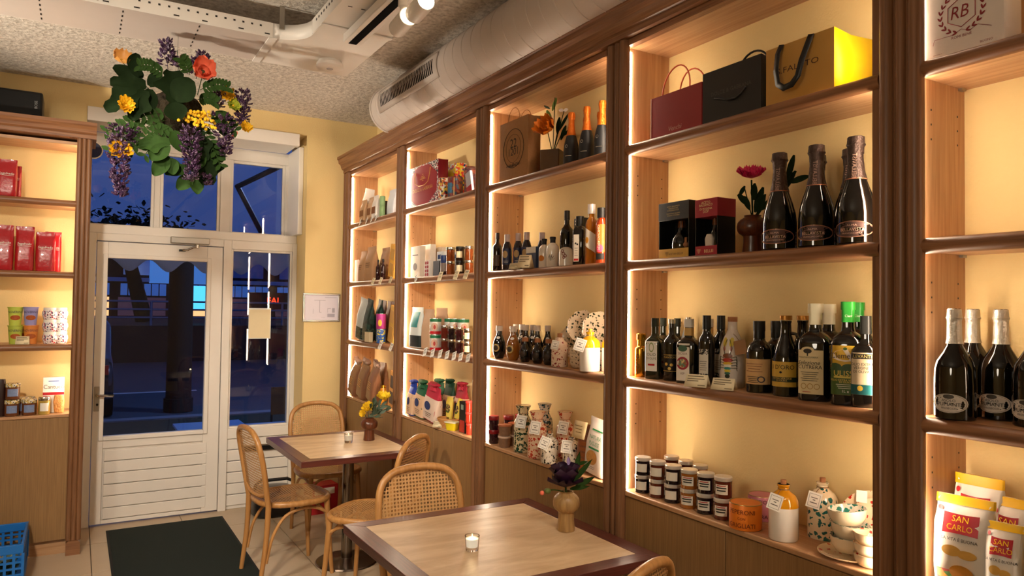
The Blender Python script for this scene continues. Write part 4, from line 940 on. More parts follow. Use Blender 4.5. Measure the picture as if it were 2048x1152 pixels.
rectlab(r, sh, -.12*w, w*.66, .04*h, .62*h, M('#D8CFC0', .6, var=.03)); sh.disc(-.12*w, .31*h, w*.3, w*.3, .0012).build('round_seal', M('#8E2430', .5, var=0), r); sh.disc(-.12*w, .31*h, w*.2, w*.2, .0016).build('seal_picture', patt(['#C9B27A', '#5A7A5A', '#8A5A3A'], 150), r)
sh.disc(-.12*w, .54*h, w*.22, h*.05, .0012).build('tree_emblem', M('#3F5E46', .5, var=0), r); stext(r, sh, 'SICILIA', .011*w/.075, -.12*w, .46*h, M('#6A3A3A', .5, var=0)); stext(r, sh, 'IGP', .01*w/.075, -.12*w, .15*h, M('#6A3A3A', .5, var=0))
again(r, 1411, 2, .17, 'white capped square oil bottle behind, with a yellow neck band')
r, sh, h, w = bottle('oil_bottle', 'tall dark oil bottle with a patterned narrow label behind the first price tent', 1421, 140, 33, 2, .065, [(0, .94), (.01, 1), (.6, 1), (.68, .9), (.74, .55), (.78, .48), (1, .46)], GLD, ((.80, 1, M('#141412', .4, var=0), .02, 'cap'),), -25)
rectlab(r, sh, 0, w*.62, .17*h, .52*h, M('#CFC8B8', .6)); sh.patch(-w*.31, w*.31, .44*h, .52*h, .0012).build('label_pattern', patt(['#1A1A18', '#CFC8B8'], 260), r); sh.patch(-w*.31, w*.31, .1*h, .17*h, .0012).build('label_pattern', patt(['#1A1A18', '#CFC8B8'], 260), r)
lines(r, sh, 0, .34*h, w*.45, .03*h, 5)
q = again(r, 1442, 2, .13, 'tall dark oil bottle second in line, just behind the patterned label one')
r, sh, h, w = bottle('ceramic_bottle', 'white ceramic oil bottle painted with a colourful crayfish, cork stopper', 1471, 141, 50, 2, .1, [(0, .95), (.02, 1), (.45, 1), (.58, .93), (.7, .68), (.78, .46), (.82, .38), (.94, .36), (.945, .38)], M('#D9CFC4', .2, coat=.5, var=.03), ((.93, 1.0, cork, .0, 'cork'),), -20, cat='bottle')
dk = M('#2A2622', .5, var=0)
for x, z, a, b, c in ((-.02, .45, .2, .035, '#7A4A34'), (-.02, .39, .22, .03, '#B03A30'), (-.02, .345, .2, .022, '#D8B23A'), (-.02, .31, .17, .02, '#E8E0D0'), (-.02, .275, .14, .02, '#3A8A8A'), (-.02, .24, .13, .02, '#D8C03A'), (-.02, .205, .12, .02, '#3A6A5A'), (-.02, .165, .1, .03, '#1E2A22'), (-.16, .64, .09, .07, '#C9B23A'), (.12, .64, .09, .07, '#C9B23A'), (-.16, .55, .05, .04, '#B06A5A'), (.12, .55, .05, .04, '#B06A5A')):
    sh.disc(x*w, z*h, a*w, b*h, .001).build('painted_crayfish', M(c, .3, var=.1), r)
g = MB()
for s_ in (-1, 1):
    for i in range(5):
        g.tube([sh.pt(-.02*w+s_*.15*w, (.42-.035*i)*h, .0014), sh.pt(-.02*w+s_*.34*w, (.44-.04*i)*h, .0014), sh.pt(-.02*w+s_*.38*w, (.36-.03*i)*h, .0014)], .0011, 5)
    g.tube([sh.pt((-.02+s_*.1)*w, .47*h, .0014), sh.pt((-.02+s_*.17)*w, .56*h, .0014), sh.pt((-.02+s_*.05)*w, .68*h, .0014)], .0012, 5)
tag(g.build('crayfish_legs', M('#4A4A3A', .5, var=0), r), kind='stuff')
hangtag(r, (.01, -.02, h*.76), (.5*w, -.045, h*.58), -14, .05, False, M('#9A7048', .7)); MB().tube([(w*.2*cos(a), w*.2*sin(a), h*.79-.012*cos(a+.6)) for a in [2*pi*k/16 for k in range(16)]], .001, 5, True).build('string_loop', M('#7A5A38', .8, var=0), r)
r, sh, h, w = bottle('oil_bottle', 'squat black oil bottle with a kraft coloured handwritten label', 1522, 142, 50, 2, .065, [(0, .95), (.01, 1), (.55, 1), (.62, .93), (.68, .75), (.72, .5), (.755, .44), (1, .43)], GLD, ((.76, .86, M('#0D0C0C', .35, var=0), .01, 'capsule'), (.86, 1, M('#141312', .5, var=0), .02, 'cap')), -14)
rectlab(r, sh, 0, w*1.25, .12*h, .47*h, M('#C9A06A', .65, var=.05)); lines(r, sh, -.1*w, .40*h, w*.7, .035*h, 4, M('#7A4A3A', .6, var=0)); lines(r, sh, -.15*w, .22*h, w*.5, .025*h, 4)
sh.disc(.2*w, .19*h, w*.15, h*.045, .0012).build('round_emblem', M('#3A3A44', .5, var=0), r); sh.disc(.2*w, .19*h, w*.1, h*.03, .0016).build('emblem_center', M('#C9A06A', .6), r)
again(r, 1551, 2, .17, 'squat black oil bottle with flat cap standing behind, beside the handled bottle')
r, sh, h, w = bottle('oil_bottle', 'dark oil bottle with a glass handle and yellow gold label', 1573, 160, 52, 2, .06, [(0, .94), (.01, 1), (.42, 1), (.5, .93), (.6, .76), (.7, .55), (.76, .42), (.9, .38), (.92, .42), (.94, .42)], GLD, ((.945, 1, M('#B8803A', .35, .7, var=.05), .02, 'cap'),), -16)
rectlab(r, sh, -.02*w, w*1.15, .12*h, .43*h, M('#C8A03C', .5, var=.05)); sh.patch(-.6*w, .56*w, .18*h, .24*h, .0012).build('label_band', M('#22301C', .5, var=0), r)
stext(r, sh, "U D'ORO", .021*w/.09, -.03*w, .36*h, M('#1E2218', .5, var=0)); stext(r, sh, 'EXTRA VERGINE', .009*w/.09, -.02*w, .222*h, goldp); stext(r, sh, 'DI OLIVA', .009*w/.09, -.02*w, .197*h, goldp); sh.disc(-.05*w, .3*h, .05*w, .014*h, .0014).build('label_mark', INK, r)
MB().tube([(w*.21, 0, h*.78), (w*.38, 0, h*.77), (w*.46, 0, h*.71), (w*.42, 0, h*.62), (w*.38, 0, h*.6)], .0055, 8).build('handle', GLD, r)
again(r, 1606, 2, .172, 'dark handled oil bottle with gold cap standing in the rear row')
ivory = M('#D6D0B4', .45, var=.03)
r, sh, h, w = bottle('oil_bottle', 'large dark oil bottle with ivory cap and cream arched label with a tree', 1630, 192, 62, 2, .055, P_SQ, GLD, ((.78, .90, ivory, .015, 'capsule'), (.90, 1, ivory, .05, 'cap')), -14, n=3.4)
lc = M('#D9C79A', .6, var=.04); rectlab(r, sh, -.04*w, w*.78, .07*h, .52*h, lc); sh.disc(-.12*w, .52*h, w*.2, .035*h).build('label_arch', lc, r)
sh.disc(-.12*w, .51*h, w*.13, .025*h, .0012).build('tree_emblem', M('#241E18', .6, var=0), r); sh.patch(-.14*w, -.1*w, .46*h, .5*h, .0012).build('tree_emblem', M('#241E18', .6, var=0), r)
stext(r, sh, 'FRANTOI CUTRERA', .0075*w/.11, -.1*w, .445*h, INK); stext(r, sh, 'Selezione', .02*w/.11, -.08*w, .39*h, INK, shear=.3); stext(r, sh, 'CUTRERA', .0185*w/.11, -.05*w, .345*h, INK); lines(r, sh, -.06*w, .29*h, w*.55, .021*h, 5)
for a in (-.2, 0, .2): sh.disc(a*w-.04*w, .15*h, .09*w, .03*h, .0012, 18, .8).build('fruit_drawing', M('#A8823A', .6, var=0), r)
lines(r, sh, -.15*w, .09*h, .25*w, .01*h, 1, redp)
again(r, 1660, 2, .182, 'dark oil bottle with ivory cap right behind the arched label bottle')
grn = M('#2C9A34', .4, var=.04)
r, sh, h, w = bottle('oil_bottle', 'large oil bottle with bright green cap and yellow green landscape label', 1684, 203, 62, 2, .052, P_SQ, GLD, ((.80, .92, grn, .015, 'capsule'), (.92, 1, grn, .04, 'cap')), -10, n=3.4)
rectlab(r, sh, 0, w*.9, .10*h, .575*h, M('#D2A82E', .5, var=.1, vs=40)); sh.patch(-w*.45, w*.45, .101*h, .36*h, .0012).build('label_field', M('#3E5A22', .5, var=.15, vs=60), r)
for a, b, c in ((-.3, .365, .2), (.1, .36, .22), (.38, .4, .1)): sh.disc(a*w, b*h, c*w, .04*h, .0014).build('label_hill', M('#35502A', .5, var=.2, vs=60), r)
m = MB(); V = [sh.pt(a*w, b*h, .0018) for a, b in ((-.36, .45), (-.36, .5), (-.28, .52), (0, .545), (.28, .52), (.36, .5), (.36, .45), (.2, .43), (0, .42), (-.2, .43))]; m.add(V, [tuple(range(10))]).build('name_plate', M('#E8D8C4', .5, var=0), r)
stext(r, sh, 'Clemente', .026*w/.11, 0, .475*h, M('#35322E', .5, var=0), .95, .0024); sh.disc(0, .545*h, .06*w, .014*h, .0024).build('heart_emblem', M('#3E5A22', .5), r)
yl = M('#E8C85A', .5, var=0); stext(r, sh, 'ULISSE', .027*w/.11, 0, .305*h, yl, 1, .002); sh.patch(-.34*w, .34*w, .262*h, .28*h, .002).build('label_ribbon', M('#CDBB52', .5, var=0), r)
stext(r, sh, 'OLIO EXTRA VERGINE', .0095*w/.11, 0, .242*h, yl, 1, .002); stext(r, sh, 'DI OLIVA', .0095*w/.11, 0, .222*h, yl, 1, .002); lines(r, sh, 0, .198*h, .55*w, .018*h, 3, M('#D8D8C0', .5, var=0), e=.002); stext(r, sh, '1L e', .014*w/.11, 0, .135*h, whitep, 1, .002)
stext(r, sh, 'Clem', .012*w/.11, .05*w, .86*h, whitep, 1, .003)
again(r, 1717, 2, .182, 'green capped oil bottle right behind the landscape label bottle'); again(r, 1775, 2, .182, 'green capped oil bottle, farthest of the three green caps')
r, sh, h, w = bottle('oil_bottle', 'oil bottle with cream and teal label cut off by the near post', 1775, 186, 54, 2, .048, P_SQ, GLD, ((.80, 1, M('#1A1A18', .4), .02, 'cap'),), -10, n=3.4)
rectlab(r, sh, 0, w*.9, .14*h, .6*h, M('#D8C6A4', .6)); sh.patch(-.45*w, .45*w, .141*h, .25*h, .0012).build('label_band', M('#12585A', .5), r); sh.patch(-.36*w, .36*w, .53*h, .585*h, .0012).build('name_plate', INK, r)
stext(r, sh, 'LEVANTE', .017*w/.1, 0, .557*h, M('#D8C67A', .5, var=0), 1, .0018); stext(r, sh, 'OLIO EXTRA', .014*w/.1, -.03*w, .47*h, INK); stext(r, sh, 'VERGINE', .014*w/.1, -.06*w, .43*h, INK); stext(r, sh, 'DI OLIVA', .014*w/.1, -.06*w, .39*h, INK); sh.disc(-.1*w, .21*h, .1*w, .03*h, .0016).build('lemon_drawing', M('#D8B43A', .5), r)
price_tent(1399, 2, .004, 47, 24, 'folded price tent in front of the patterned label oil bottle'); price_tent(1451, 2, .004, 48, 23, 'folded price tent in front of the crayfish bottle')
# ---- bay 4, shelf 1: preserves
def jar(label, px, hpx, wpx, s, d, fill, lab=whitep, lid=silver, dz=0, group='small glass preserve jars', left=False, off=-14, name='preserve_jar', words=0, lidh=.2):
    p = (onL if left else on)(px, s, d, dz); k = mpp(p); h, w = hpx*k, wpx*k; r = T(name, label, 'jar', p, look(p, off), group)
    sh = Shape([(0, w*.9, w*.9), (h*.03, w*.96, w*.96), (h*(.8-lidh*.1), w*.96, w*.96), (h*.8, w*.88, w*.88)]); sh.mb(22).build('jar_glass', fill, r)
    Shape([(h*(1-lidh), w*.96, w*.96), (h*(1-lidh+.02), w, w), (h*.97, w, w), (h, w*.94, w*.94)]).mb(24).build('lid', lid, r)
    if lab:
        sh.patch(-w*.36, w*.36, h*.2, h*.66).build('label', lab, r)
        if words:
            lines(r, sh, 0, h*.58, w*.5, h*.09, 1, redp, h*.04); lines(r, sh, 0, h*.47, w*.56, h*.12, 2, INK, h*.06)
    return r, h
JD = M('#190B10', .08, coat=.6, var=.1); JR = M('#5A2210', .08, coat=.6, var=.15); JO = M('#9A5A1E', .08, coat=.6, var=.15); JP = M('#2A0C14', .08, coat=.6, var=.1)
lidw = M('#D8D2C8', .3, .5, var=0); labp = M('#E0D8C8', .6, var=.02)
fr_ = [(1288, JD, 35), (1320, JR, 36), (1349, JD, 37), (1375, JO, 38), (1407, JD, 40), (1438, JR, 42)]
for i, (px, fl_, hp) in enumerate(fr_):
    d = .05
    r, h = jar('lower jam jar of the %s stack from the left in the front row' % ORD[i], px, hp, 32+i*.7, 1, d, fl_, labp, lidw, 0, 'jam jars stacked two high', words=1 if i > 2 else 0)
    jar('upper jam jar of the %s stack from the left in the front row' % ORD[i], px+(0, 0, 2, 3, 0, 0)[i], hp, 32+i*.7, 1, d, fl_, labp, lidw, h+.0005, 'jam jars stacked two high', words=1 if i > 2 else 0)
for i, (px, fl_) in enumerate(((1345, JR), (1371, JR), (1399, JO))):
    r, h = jar('lower jam jar of the %s stack in the rear row' % ORD[i], px, 36, 30, 1, .15, fl_, labp, lidw, 0, 'jam jars stacked two high')
    jar('upper jam jar of the %s stack in the rear row' % ORD[i], px, 36, 30, 1, .15, fl_, labp, lidw, h+.0005, 'jam jars stacked two high')
def tin(name, label, px, hpx, wpx, s, d, body, top, off=-14, group=None, ring=True, dz=0, left=False, cat='tin'):
    p = (onL if left else on)(px, s, d, dz); k = mpp(p); h, w = hpx*k, wpx*k; r = T(name, label, cat, p, look(p, off), group); sh = Shape([(0, w, w), (h, w, w)])
    Shape([(.001, w*.98, w*.98), (h*.02, w, w), (h*.98, w, w), (h, w*.98, w*.98)]).mb(32).build('can_wall', body, r)
    MB().lathe([(.001, h*.97), (w*.44, h*.97), (w*.46, h*1.005), (w*.5, h*1.01), (w*.505, h*.99), (w*.49, h*.975)], 32).build('rim', top, r)
    if ring: MB().tube([(w*.09*cos(a)-.05*w, w*.13*sin(a)-.1*w, h*.985) for a in [2*pi*k/14 for k in range(14)]], w*.014, 6, True).build('pull_ring', top, r)
    return r, sh, h, w
lidg = M('#A8925A', .3, .9, var=.05)
r, sh, h, w = tin('food_tin', 'orange round tin of grilled peppers with a pull ring lid', 1494, 50, 63, 1, .055, M('#E07A1E', .4, .2, var=.05), lidg)
for b, z, s_ in (('PEPERONI', .72, .25), ('CON', .47, .14), ('GRIGLIATI', .2, .25)): stext(r, sh, b, h*s_, 0, h*z, M('#6A2A0C', .5, var=0), .95)
r, sh, h, w = tin('food_tin', 'pink round tin with a pull ring lid behind the orange tin', 1524, 48, 55, 1, .172, M('#C47A8A', .4, .2, var=.05), lidg)
stext(r, sh, 'CARCIOFI', h*.22, 0, h*.8, M('#4A1E2A', .5, var=0)); stext(r, sh, 'NATURALI', h*.22, 0, h*.2, M('#4A1E2A', .5, var=0))
hon = M('#D89210', .15, coat=.8, var=.05)
def cbottle(label, px, hpx, wpx, s, d, mt, topmt=None, stopper=cork, tagc=(0, 0, 0), ang=10, tsz=.05, prof=P_CERAM, off=-14, tagm=True, group=None, name='ceramic_bottle'):
    r, sh, h, w = bottle(name, label, px, hpx, wpx, s, d, prof, mt, ((prof[-1][0], 1, stopper, -.1, 'cork'),) if stopper else (), off, group)
    if topmt: sh.mb(24, z0=.56*h, z1=prof[-1][0]*h, e=.0008).build('glazed_shoulder', topmt, r)
    MB().tube([(w*.19*cos(a), w*.19*sin(a), h*.85) for a in [2*pi*k/12 for k in range(12)]], .0013, 5, True).build('string_loop', M('#7A5A38', .8, var=0), r)
    if tagm: hangtag(r, (0, -w*.2, h*.85), tagc if tagc != (0, 0, 0) else (-w*.15, -w*.53, h*.66), ang, tsz)
    return r, sh, h, w
cbottle('white ceramic bottle with amber yellow shoulder, cork and tag on the lowest shelf', 1574, 116, 57, 1, .07, glaze, hon, ang=14)
cbottle('ceramic bottle with teal green splatter, cork and tag on the lowest shelf', 1640, 118, 58, 1, .165, splat('#E2D0AE', '#17605A', 62, .34))
cream2 = M('#E4D2B2', .2, coat=.5, var=.04); redsp = splat('#E6CDA8', '#B8281C', 62, .22); tealsp = splat('#E4DCC8', '#237A6A', 60, .38)
p = on(1697, 1, .082); k = mpp(p)
pt_ = T('ceramic_plate', 'flat round cream plate with red splatter under the bowls', 'plate', p)
MB().lathe([(.001, 0), (40*k, 0), (52*k, .006), (58*k, .011), (58*k, .014), (50*k, .009), (.001, .006)], 40).build('plate', redsp, pt_)
BW = [(.0, 0), (.5, 0), (.72, .12), (.92, .5), (1, 1), (.95, 1), (.86, .5), (.62, .2), (0, .16)]
bw = [(Vector((0, -.004, .0145)), 'bottom bowl of the cream bowl stack standing on the splattered plate', 0), (Vector((.0, -.004, .052)), 'middle bowl of the cream bowl stack, slightly tilted', 3), (Vector((.0, .0, .094)), 'top bowl of the stack with teal speckles inside', -5)]
for o_, lb, tl in bw:
    r = T('ceramic_bowl', lb, 'bowl', p+o_, 0, 'ceramic bowls'); r.rotation_euler = (radians(tl), radians(tl*.6), 0)
    MB().lathe([(max(.0005, a*38*k), b*32*k) for a, b in BW[:5]]+[(37*k, 31.8*k)], 32, cap=False).build('outside', cream2, r); MB().lathe([(max(.0005, a*37.4*k), b*32*k+.0005) for a, b in BW[4:]], 32, cap=False).build('inside', tealsp, r)
for i in range(3):
    pp = on(1757, 1, .06, i*.03); r = T('ceramic_bowl', 'red splattered bowl half hidden by the post, %s from the bottom' % ORD[i], 'bowl', pp, 0, 'ceramic bowls')
    MB().lathe([(max(.0005, a*30*k), b*24*k) for a, b in BW[:5]]+[(29*k, 23.8*k)], 32, cap=False).build('outside', cream2 if i < 2 else redsp, r); MB().lathe([(max(.0005, a*29.4*k), b*24*k+.0005) for a, b in BW[4:]], 32, cap=False).build('inside', redsp, r)
def plate_up(px, zpx, R, s, d, mt, label, lean=12, yaw=-65, name='ceramic_plate', wavy=0):
    q = on(px, s, d); kk = mpp(q); R_ = R*kk; r = T(name, label, 'plate', q, yaw, 'ceramic plates standing on edge')
    n = 40; V = []
    for rr, y in ((.01, .004), (.6, .004), (.92, -.003), (1, -.008), (.99, -.003), (.6, .010), (.01, .010)):
        for i in range(n):
            a = 2*pi*i/n; w_ = 1+wavy*cos(9*a); V.append((rr*R_*w_*cos(a), y, R_*(1+wavy)+rr*R_*w_*sin(a)))
    m = MB().add(V, [(j*n+i, j*n+(i+1) % n, (j+1)*n+(i+1) % n, (j+1)*n+i) for j in range(6) for i in range(n)]); m.build('plate', mt, r)
    r.rotation_euler = (radians(-lean), 0, radians(yaw)); return r
plate_up(1748, 0, 62, 1, .17, redsp, 'red splattered plate leaning at the back, left one beside the post'); r = plate_up(1772, 0, 58, 1, .15, redsp, 'red splattered plate leaning in front, right one behind the post')
box(-.06, -.03, -.0095, -.0085, .15, .185).build('paper_label', whitep, r)
# ---- bay 5
RB_ = M('#8E2A2E', .6, var=0); wbag = M('#E2D6CC', .65, var=.04, vs=30, bump=.08, bs=40)
r, w_, h_, t_ = paper_bag('shopping_bag', 'white paper bag with a dark red crest and laurel wreath', 1797, 1950, None, 178, 4, .02, wbag, t=.085)
cz = h_*.45
ftext(r, 'RB', h_*.20, -.02*w_, cz, RB_, sx=.85, shear=.15)
def strip(r, P, th, mt, nm='print', y=-.001, closed=True):
    m = MB(); n = len(P); m.tube([(a, y, b) for a, b in P], th, 4, closed); return m.build(nm, mt, r)
hx = h_*.165; strip(r, [(hx*sin(pi/3*i), cz+hx*cos(pi/3*i)) for i in range(6)], .0012, RB_, 'crest_hexagon')
wl = MB()
for sg in (-1, 1):
    for i in range(9):
        a = radians(-78+i*17); R_ = hx*1.35; b = Vector((sg*R_*cos(a), -.0012, cz+R_*sin(a)))
        for o_ in (-.5, .5): petal(wl, b, (sg*(-sin(a)+o_*cos(a)), 0, cos(a)+o_*sin(a)), (0, -1, 0), hx*.34, hx*.13, 0, 0, 2, 3)
tag(wl.build('laurel_wreath', RB_, r), kind='stuff')
cw_ = MB().add([(x*hx, -.0012, cz+z*hx) for x, z in ((-.42, 1.12), (.42, 1.12), (.5, 1.36), (.3, 1.24), (.25, 1.46), (.1, 1.26), (0, 1.5), (-.1, 1.26), (-.25, 1.46), (-.3, 1.24), (-.5, 1.36))], [(0, 1, 2, 3), (0, 3, 9, 10), (3, 4, 5), (5, 6, 7), (7, 8, 9), (3, 5, 7, 9)]); cw_.build('crown', RB_, r)
ftext(r, 'Antica Torroneria Piem', h_*.055, .02*w_, h_*.74, RB_, shear=.3); ftext(r, 'ROMI BENE', h_*.042, -.0*w_, h_*.185, RB_); strip(r, [(-.36*w_, h_*.16), (-.34*w_, h_*.22), (-.1*w_, h_*.22), (0, h_*.26), (.1*w_, h_*.22), (.2*w_, h_*.26), (.28*w_, h_*.23), (.36*w_, h_*.2)], .0006, RB_, 'skyline_drawing', closed=False)
ftext(r, 'BUONO', h_*.035, .3*w_, h_*.06, RB_); ftext(r, 'piemonte.it', h_*.02, -.3*w_, h_*.05, RB_)
r, w_, h_, t_ = paper_bag('shopping_bag', 'plain brown kraft paper bag behind the white crest bag', 1952, 2020, None, 150, 4, .125, kraft, t=.1)
box(-w_/2-.0005, -w_/2+.02, -.001, 0, h_*.5, h_*.58).build('red_sticker', redp, r)
foilS = M('#D6CFC2', .3, .5, var=.08, vs=80, bump=.25, bs=110)
r, sh, h, w = bottle('sparkling_wine_bottle', 'black sparkling wine bottle in front, silver capsule and oval cream label', 1916, 219, 75, 2, .06, P_WIDE, GLD, ((.68, .9, foilS, .015, 'foil'),), -16, 'silver topped sparkling wine bottles')
Shape([(h*.86, w*.33, w*.33), (h*.9, w*.36, w*.36), (h*.915, w*.40, w*.40), (h*.93, w*.36, w*.36), (h*.99, w*.34, w*.34), (h, w*.28, w*.28)]).mb(24, .0005).build('foil_cap', foilS, r)
sh.disc(0, h*.15, w*.46, h*.085).build('label', M('#D6CCC0', .5, var=0), r); sh.disc(0, h*.15, w*.43, h*.078, .0011, 30, .97).build('label_rim', M('#6A625A', .5, var=0), r)
stext(r, sh, 'SPUMANTE', .0135*w/.1, 0, h*.14, INK, 1, .0016); stext(r, sh, 'ASOLO', .01*w/.1, 0, h*.175, INK, 1, .0016); stext(r, sh, 'PROSECCO', .007*w/.1, 0, h*.105, INK, 1, .0016); sh.disc(0, h*.21, w*.13, h*.02, .0016).build('emblem', M('#4A443C', .5, var=0), r)
again(r, 1884, 2, .165, 'black sparkling wine bottle with silver capsule standing behind, left', off=-14); again(r, 1997, 2, .135, 'black sparkling wine bottle with silver capsule on the right', off=-14); again(r, 2072, 2, .09, 'black sparkling wine bottle cut off by the right photo edge', off=-14)
chipw = M('#DCD6CC', .35, var=.05, vs=20, bump=.1, bs=30); yb = M('#E0B010', .4, var=.05); sc_r = M('#B0202A', .4, var=0); sc_y = M('#F2C41E', .4, var=0); chipc = M('#D8A84E', .6, var=.15, vs=60)
def chips(label, l, r_, hpx, d, top=yb, seed=0, tilt=0, rz=None, lean=0, dz=0):
    r, sh, w, h = pouch('potato_chip_bag', label, l, r_, hpx, 1, d, .075, chipw, 'chip bag', 'bags of potato chips on the lowest shelf', tilt, wr=.0025, seed=seed, top=top, flat=False, rz=rz, lean=lean)
    e = .005
    q = MB(); n = 10
    for i in range(n+1):
        u = i/n; x = -.30*w+.6*w*u; b = .01*h*sin(pi*u); q.v += [sh.pt(x, .62*h+b, e), sh.pt(x, .83*h-b, e)]
    q.f = [(2*i, 2*i+2, 2*i+3, 2*i+1) for i in range(n)]; q.build('logo_field', sc_r, r)
    stext(r, sh, 'SAN', h*.085, 0, .772*h, sc_y, 1.0, e+.0012); stext(r, sh, 'CARLO', h*.085, 0, .685*h, sc_y, .88, e+.0012)
    stext(r, sh, 'LA VITA È BUONA', h*.046, 0, .565*h, INK, .9, e); sh.disc(-.12*w, .45*h, .17*w, .055*h, e).build('chip_picture', chipc, r); sh.disc(.14*w, .43*h, .16*w, .045*h, e).build('chip_picture', chipc, r)
    sh.patch(-.4*w, .42*w, .08*h, .25*h, e, 10, 5).build('field_picture', patt(['#D8A030', '#C8882A', '#4E8A3A', '#D8C040', '#B0402A'], 55), r); sh.disc(.05*w, .24*h, .2*w, .08*h, e+.001).build('barn_picture', M('#C98A2E', .5, var=.3, vs=60), r)
    if seed != 9: sh.disc(-.38*w, .86*h, .05*w, .025*h, e).build('red_leaf_mark', sc_r, r)
    return r
chips('front left chip bag with crumpled yellow top beside the post', 1824, 1930, 188, .055, seed=1, rz=-82, lean=-6)
chips('front chip bag, second from the post, leaning back', 1982, 2052, 168, .05, seed=2, rz=-80, lean=-8)
chips('rear left chip bag behind the crumpled one', 1854, 1944, 212, .17, seed=3, rz=-88)
chips('rear chip bag with yellow top beside the green topped one', 1994, 2060, 196, .17, seed=4, rz=-88)
chips('chip bag with bright green top at the right edge of the photo', 2062, 2170, 215, .09, M('#3E9A2E', .4), seed=9, rz=-70)

# ---- bay 3, shelf 4
r, w_, h_, t_ = paper_bag('shopping_bag', 'crumpled brown kraft carrier bag with a round black stamp', 999, 1055, 1080, 120, 4, .02, kraft)
for y in (.002, t_-.002): rope(r, 0, y, h_, w_*.2, h_*.2, M('#9A7048', .7), .0016)
for R_, th in ((.36, .0016), (.26, .0008)): strip(r, [(R_*w_*1.0*cos(2*pi*i/28), h_*.52+R_*w_*1.0*sin(2*pi*i/28)) for i in range(28)], th, INK, 'stamp_ring')
ftext(r, '22', w_*.24, 0, h_*.6, INK); ftext(r, '1201', w_*.2, 0, h_*.46, INK); ftext(r, 'VALENZA', w_*.09, 0, h_*.52-w_*.31, INK); ftext(r, 'www.valenza.com', w_*.07, 0, h_*.24, INK)
p = on(1105, 4, .1); k = mpp(p)
v = T('glass_vase', 'smoky square glass vase with an orange poppy on the top shelf', 'vase', p, look(p, -20))
MB().box(-20*k, 20*k, -20*k, 20*k, 0, 46*k).build('body', M('#5A3E24', .1, coat=.5, var=.1), v, bevel=.004)
lp = lambda x, y, dx=0: (Matrix.Rotation(-v.rotation_euler.z, 4, 'Z') @ (at(x, y, 0, p.x+dx)-Vector(p)))
g = MB()
for a in ((1095, 262), (1110, 195), (1128, 222), (1118, 250), (1122, 270)): stem(g, (0, 0, 40*k), lp(*a), .002)
g.build('stems', leafD, v)
bloom(lp(1097, 258, -.05), (-.2, -.9, .3), 27*k, M('#E07A1A', .5, var=.15), v, 'orange_poppy', 3, 7, '#B86A1A', 5, .45)
for a, d, L, W, mt in (((1105, 222), (.3, 0, 1), 28, 8, leafL), ((1103, 240), (-.4, 0, .8), 24, 8, leafL), ((1100, 218), (-.8, 0, .5), 16, 5, leafB), ((1122, 280), (.3, 0, .9), 30, 9, leafD), ((1115, 268), (.1, 0, 1), 34, 10, leafD), ((1125, 272), (.6, 0, .4), 22, 8, leafD), ((1118, 262), (.5, 0, .9), 40, 7, leafD), ((1127, 222), (-.9, 0, .3), 10, 8, M('#D8CFC8', .6)), ((1127, 222), (.8, 0, .2), 10, 8, M('#D8CFC8', .6))):
    m = MB(); petal(m, lp(*a), d, (0, -1, .3), L*k, W*k, -.1, .15, 3, 5); m.build('leaf', mt, v)
foilO = M('#D8701A', .35, .45, var=.15, vs=80, bump=.3, bs=110); matb = M('#16171B', .5, var=.05)
r, sh, h, w = bottle('sparkling_wine_bottle', 'matt black bottle with orange foil, left one on the top shelf', 1142, 107, 31, 4, .06, P_CHAMP, matb, ((.56, .88, foilO, .02, 'foil'),), -16, 'orange foil bottles on the top shelf')
Shape([(h*.86, w*.42, w*.42), (h*.9, w*.46, w*.46), (h*.93, w*.5, w*.5), (h*.97, w*.46, w*.46), (h, w*.4, w*.4)]).mb(20, .0006).build('foil_cap', foilO, r)
sh.disc(-.2*w, .35*h, .1*w, .03*h, .001, 16, .7).build('emblem', silver, r); sh.patch(-.3*w, .15*w, .16*h, .172*h).build('name_line', silver, r)
for px, d, lb in ((1173, .06, 'matt black bottle with orange foil, middle one on the top shelf'), (1204, .06, 'matt black bottle with orange foil, right one beside the post'), (1172, .165, 'matt black bottle with orange foil hidden behind the middle one'), (1200, .165, 'matt black bottle with orange foil hidden behind the right one')): again(r, px, 4, d, lb, off=-4)
# bay 3, shelf 3
r, sh, h, w = bottle('vinegar_bottle', 'black vinegar bottle with a gold label at the left end of the shelf', 993, 77, 19, 3, .05, P_BORD, GLD, ((.84, 1, M('#2A0E12', .4), .03, 'cap'),), -16)
rectlab(r, sh, 0, w*.7, .14*h, .42*h, M('#4A3A26', .5))
capc = M('#C9B4B4', .25, coat=.5, var=.02)
r, sh, h, w = bottle('glaze_bottle', 'balsamic glaze squeeze bottle with clear cap, leftmost of four', 1014, 73, 20, 3, .05, [(0, .9), (.02, .96), (.3, 1), (.6, .97), (.72, .75), (.79, .5)], M('#231A26', .15, coat=.4, var=.05), ((.79, 1, capc, .03, 'cap'),), -16, 'balsamic glaze squeeze bottles')
rectlab(r, sh, 0, w*1.1, .16*h, .6*h, M('#2A3050', .4)); sh.disc(-.1*w, .44*h, .28*w, .1*h, .0012).build('label_picture', M('#B89A6A', .5, var=.2), r); lines(r, sh, 0, .25*h, .5*w, .04*h, 2, whitep)
for i, (px, d) in enumerate(((1036, .07), (1058, .09), (1078, .13))): again(r, px, 3, d, 'balsamic glaze squeeze bottle with clear cap, %s of four' % ORD[i+1])
r, w_, h_, t_ = carton('carton', 'small pale box with a blue label behind the price tents', 1051, 1070, 44, 3, .04, M('#3A4A6A', .4), t=.04); box(-w_/2, w_/2, -.0008, 0, h_*.72, h_).build('label_band', whitep, r)
blackc = M('#12100F', .45, var=0)
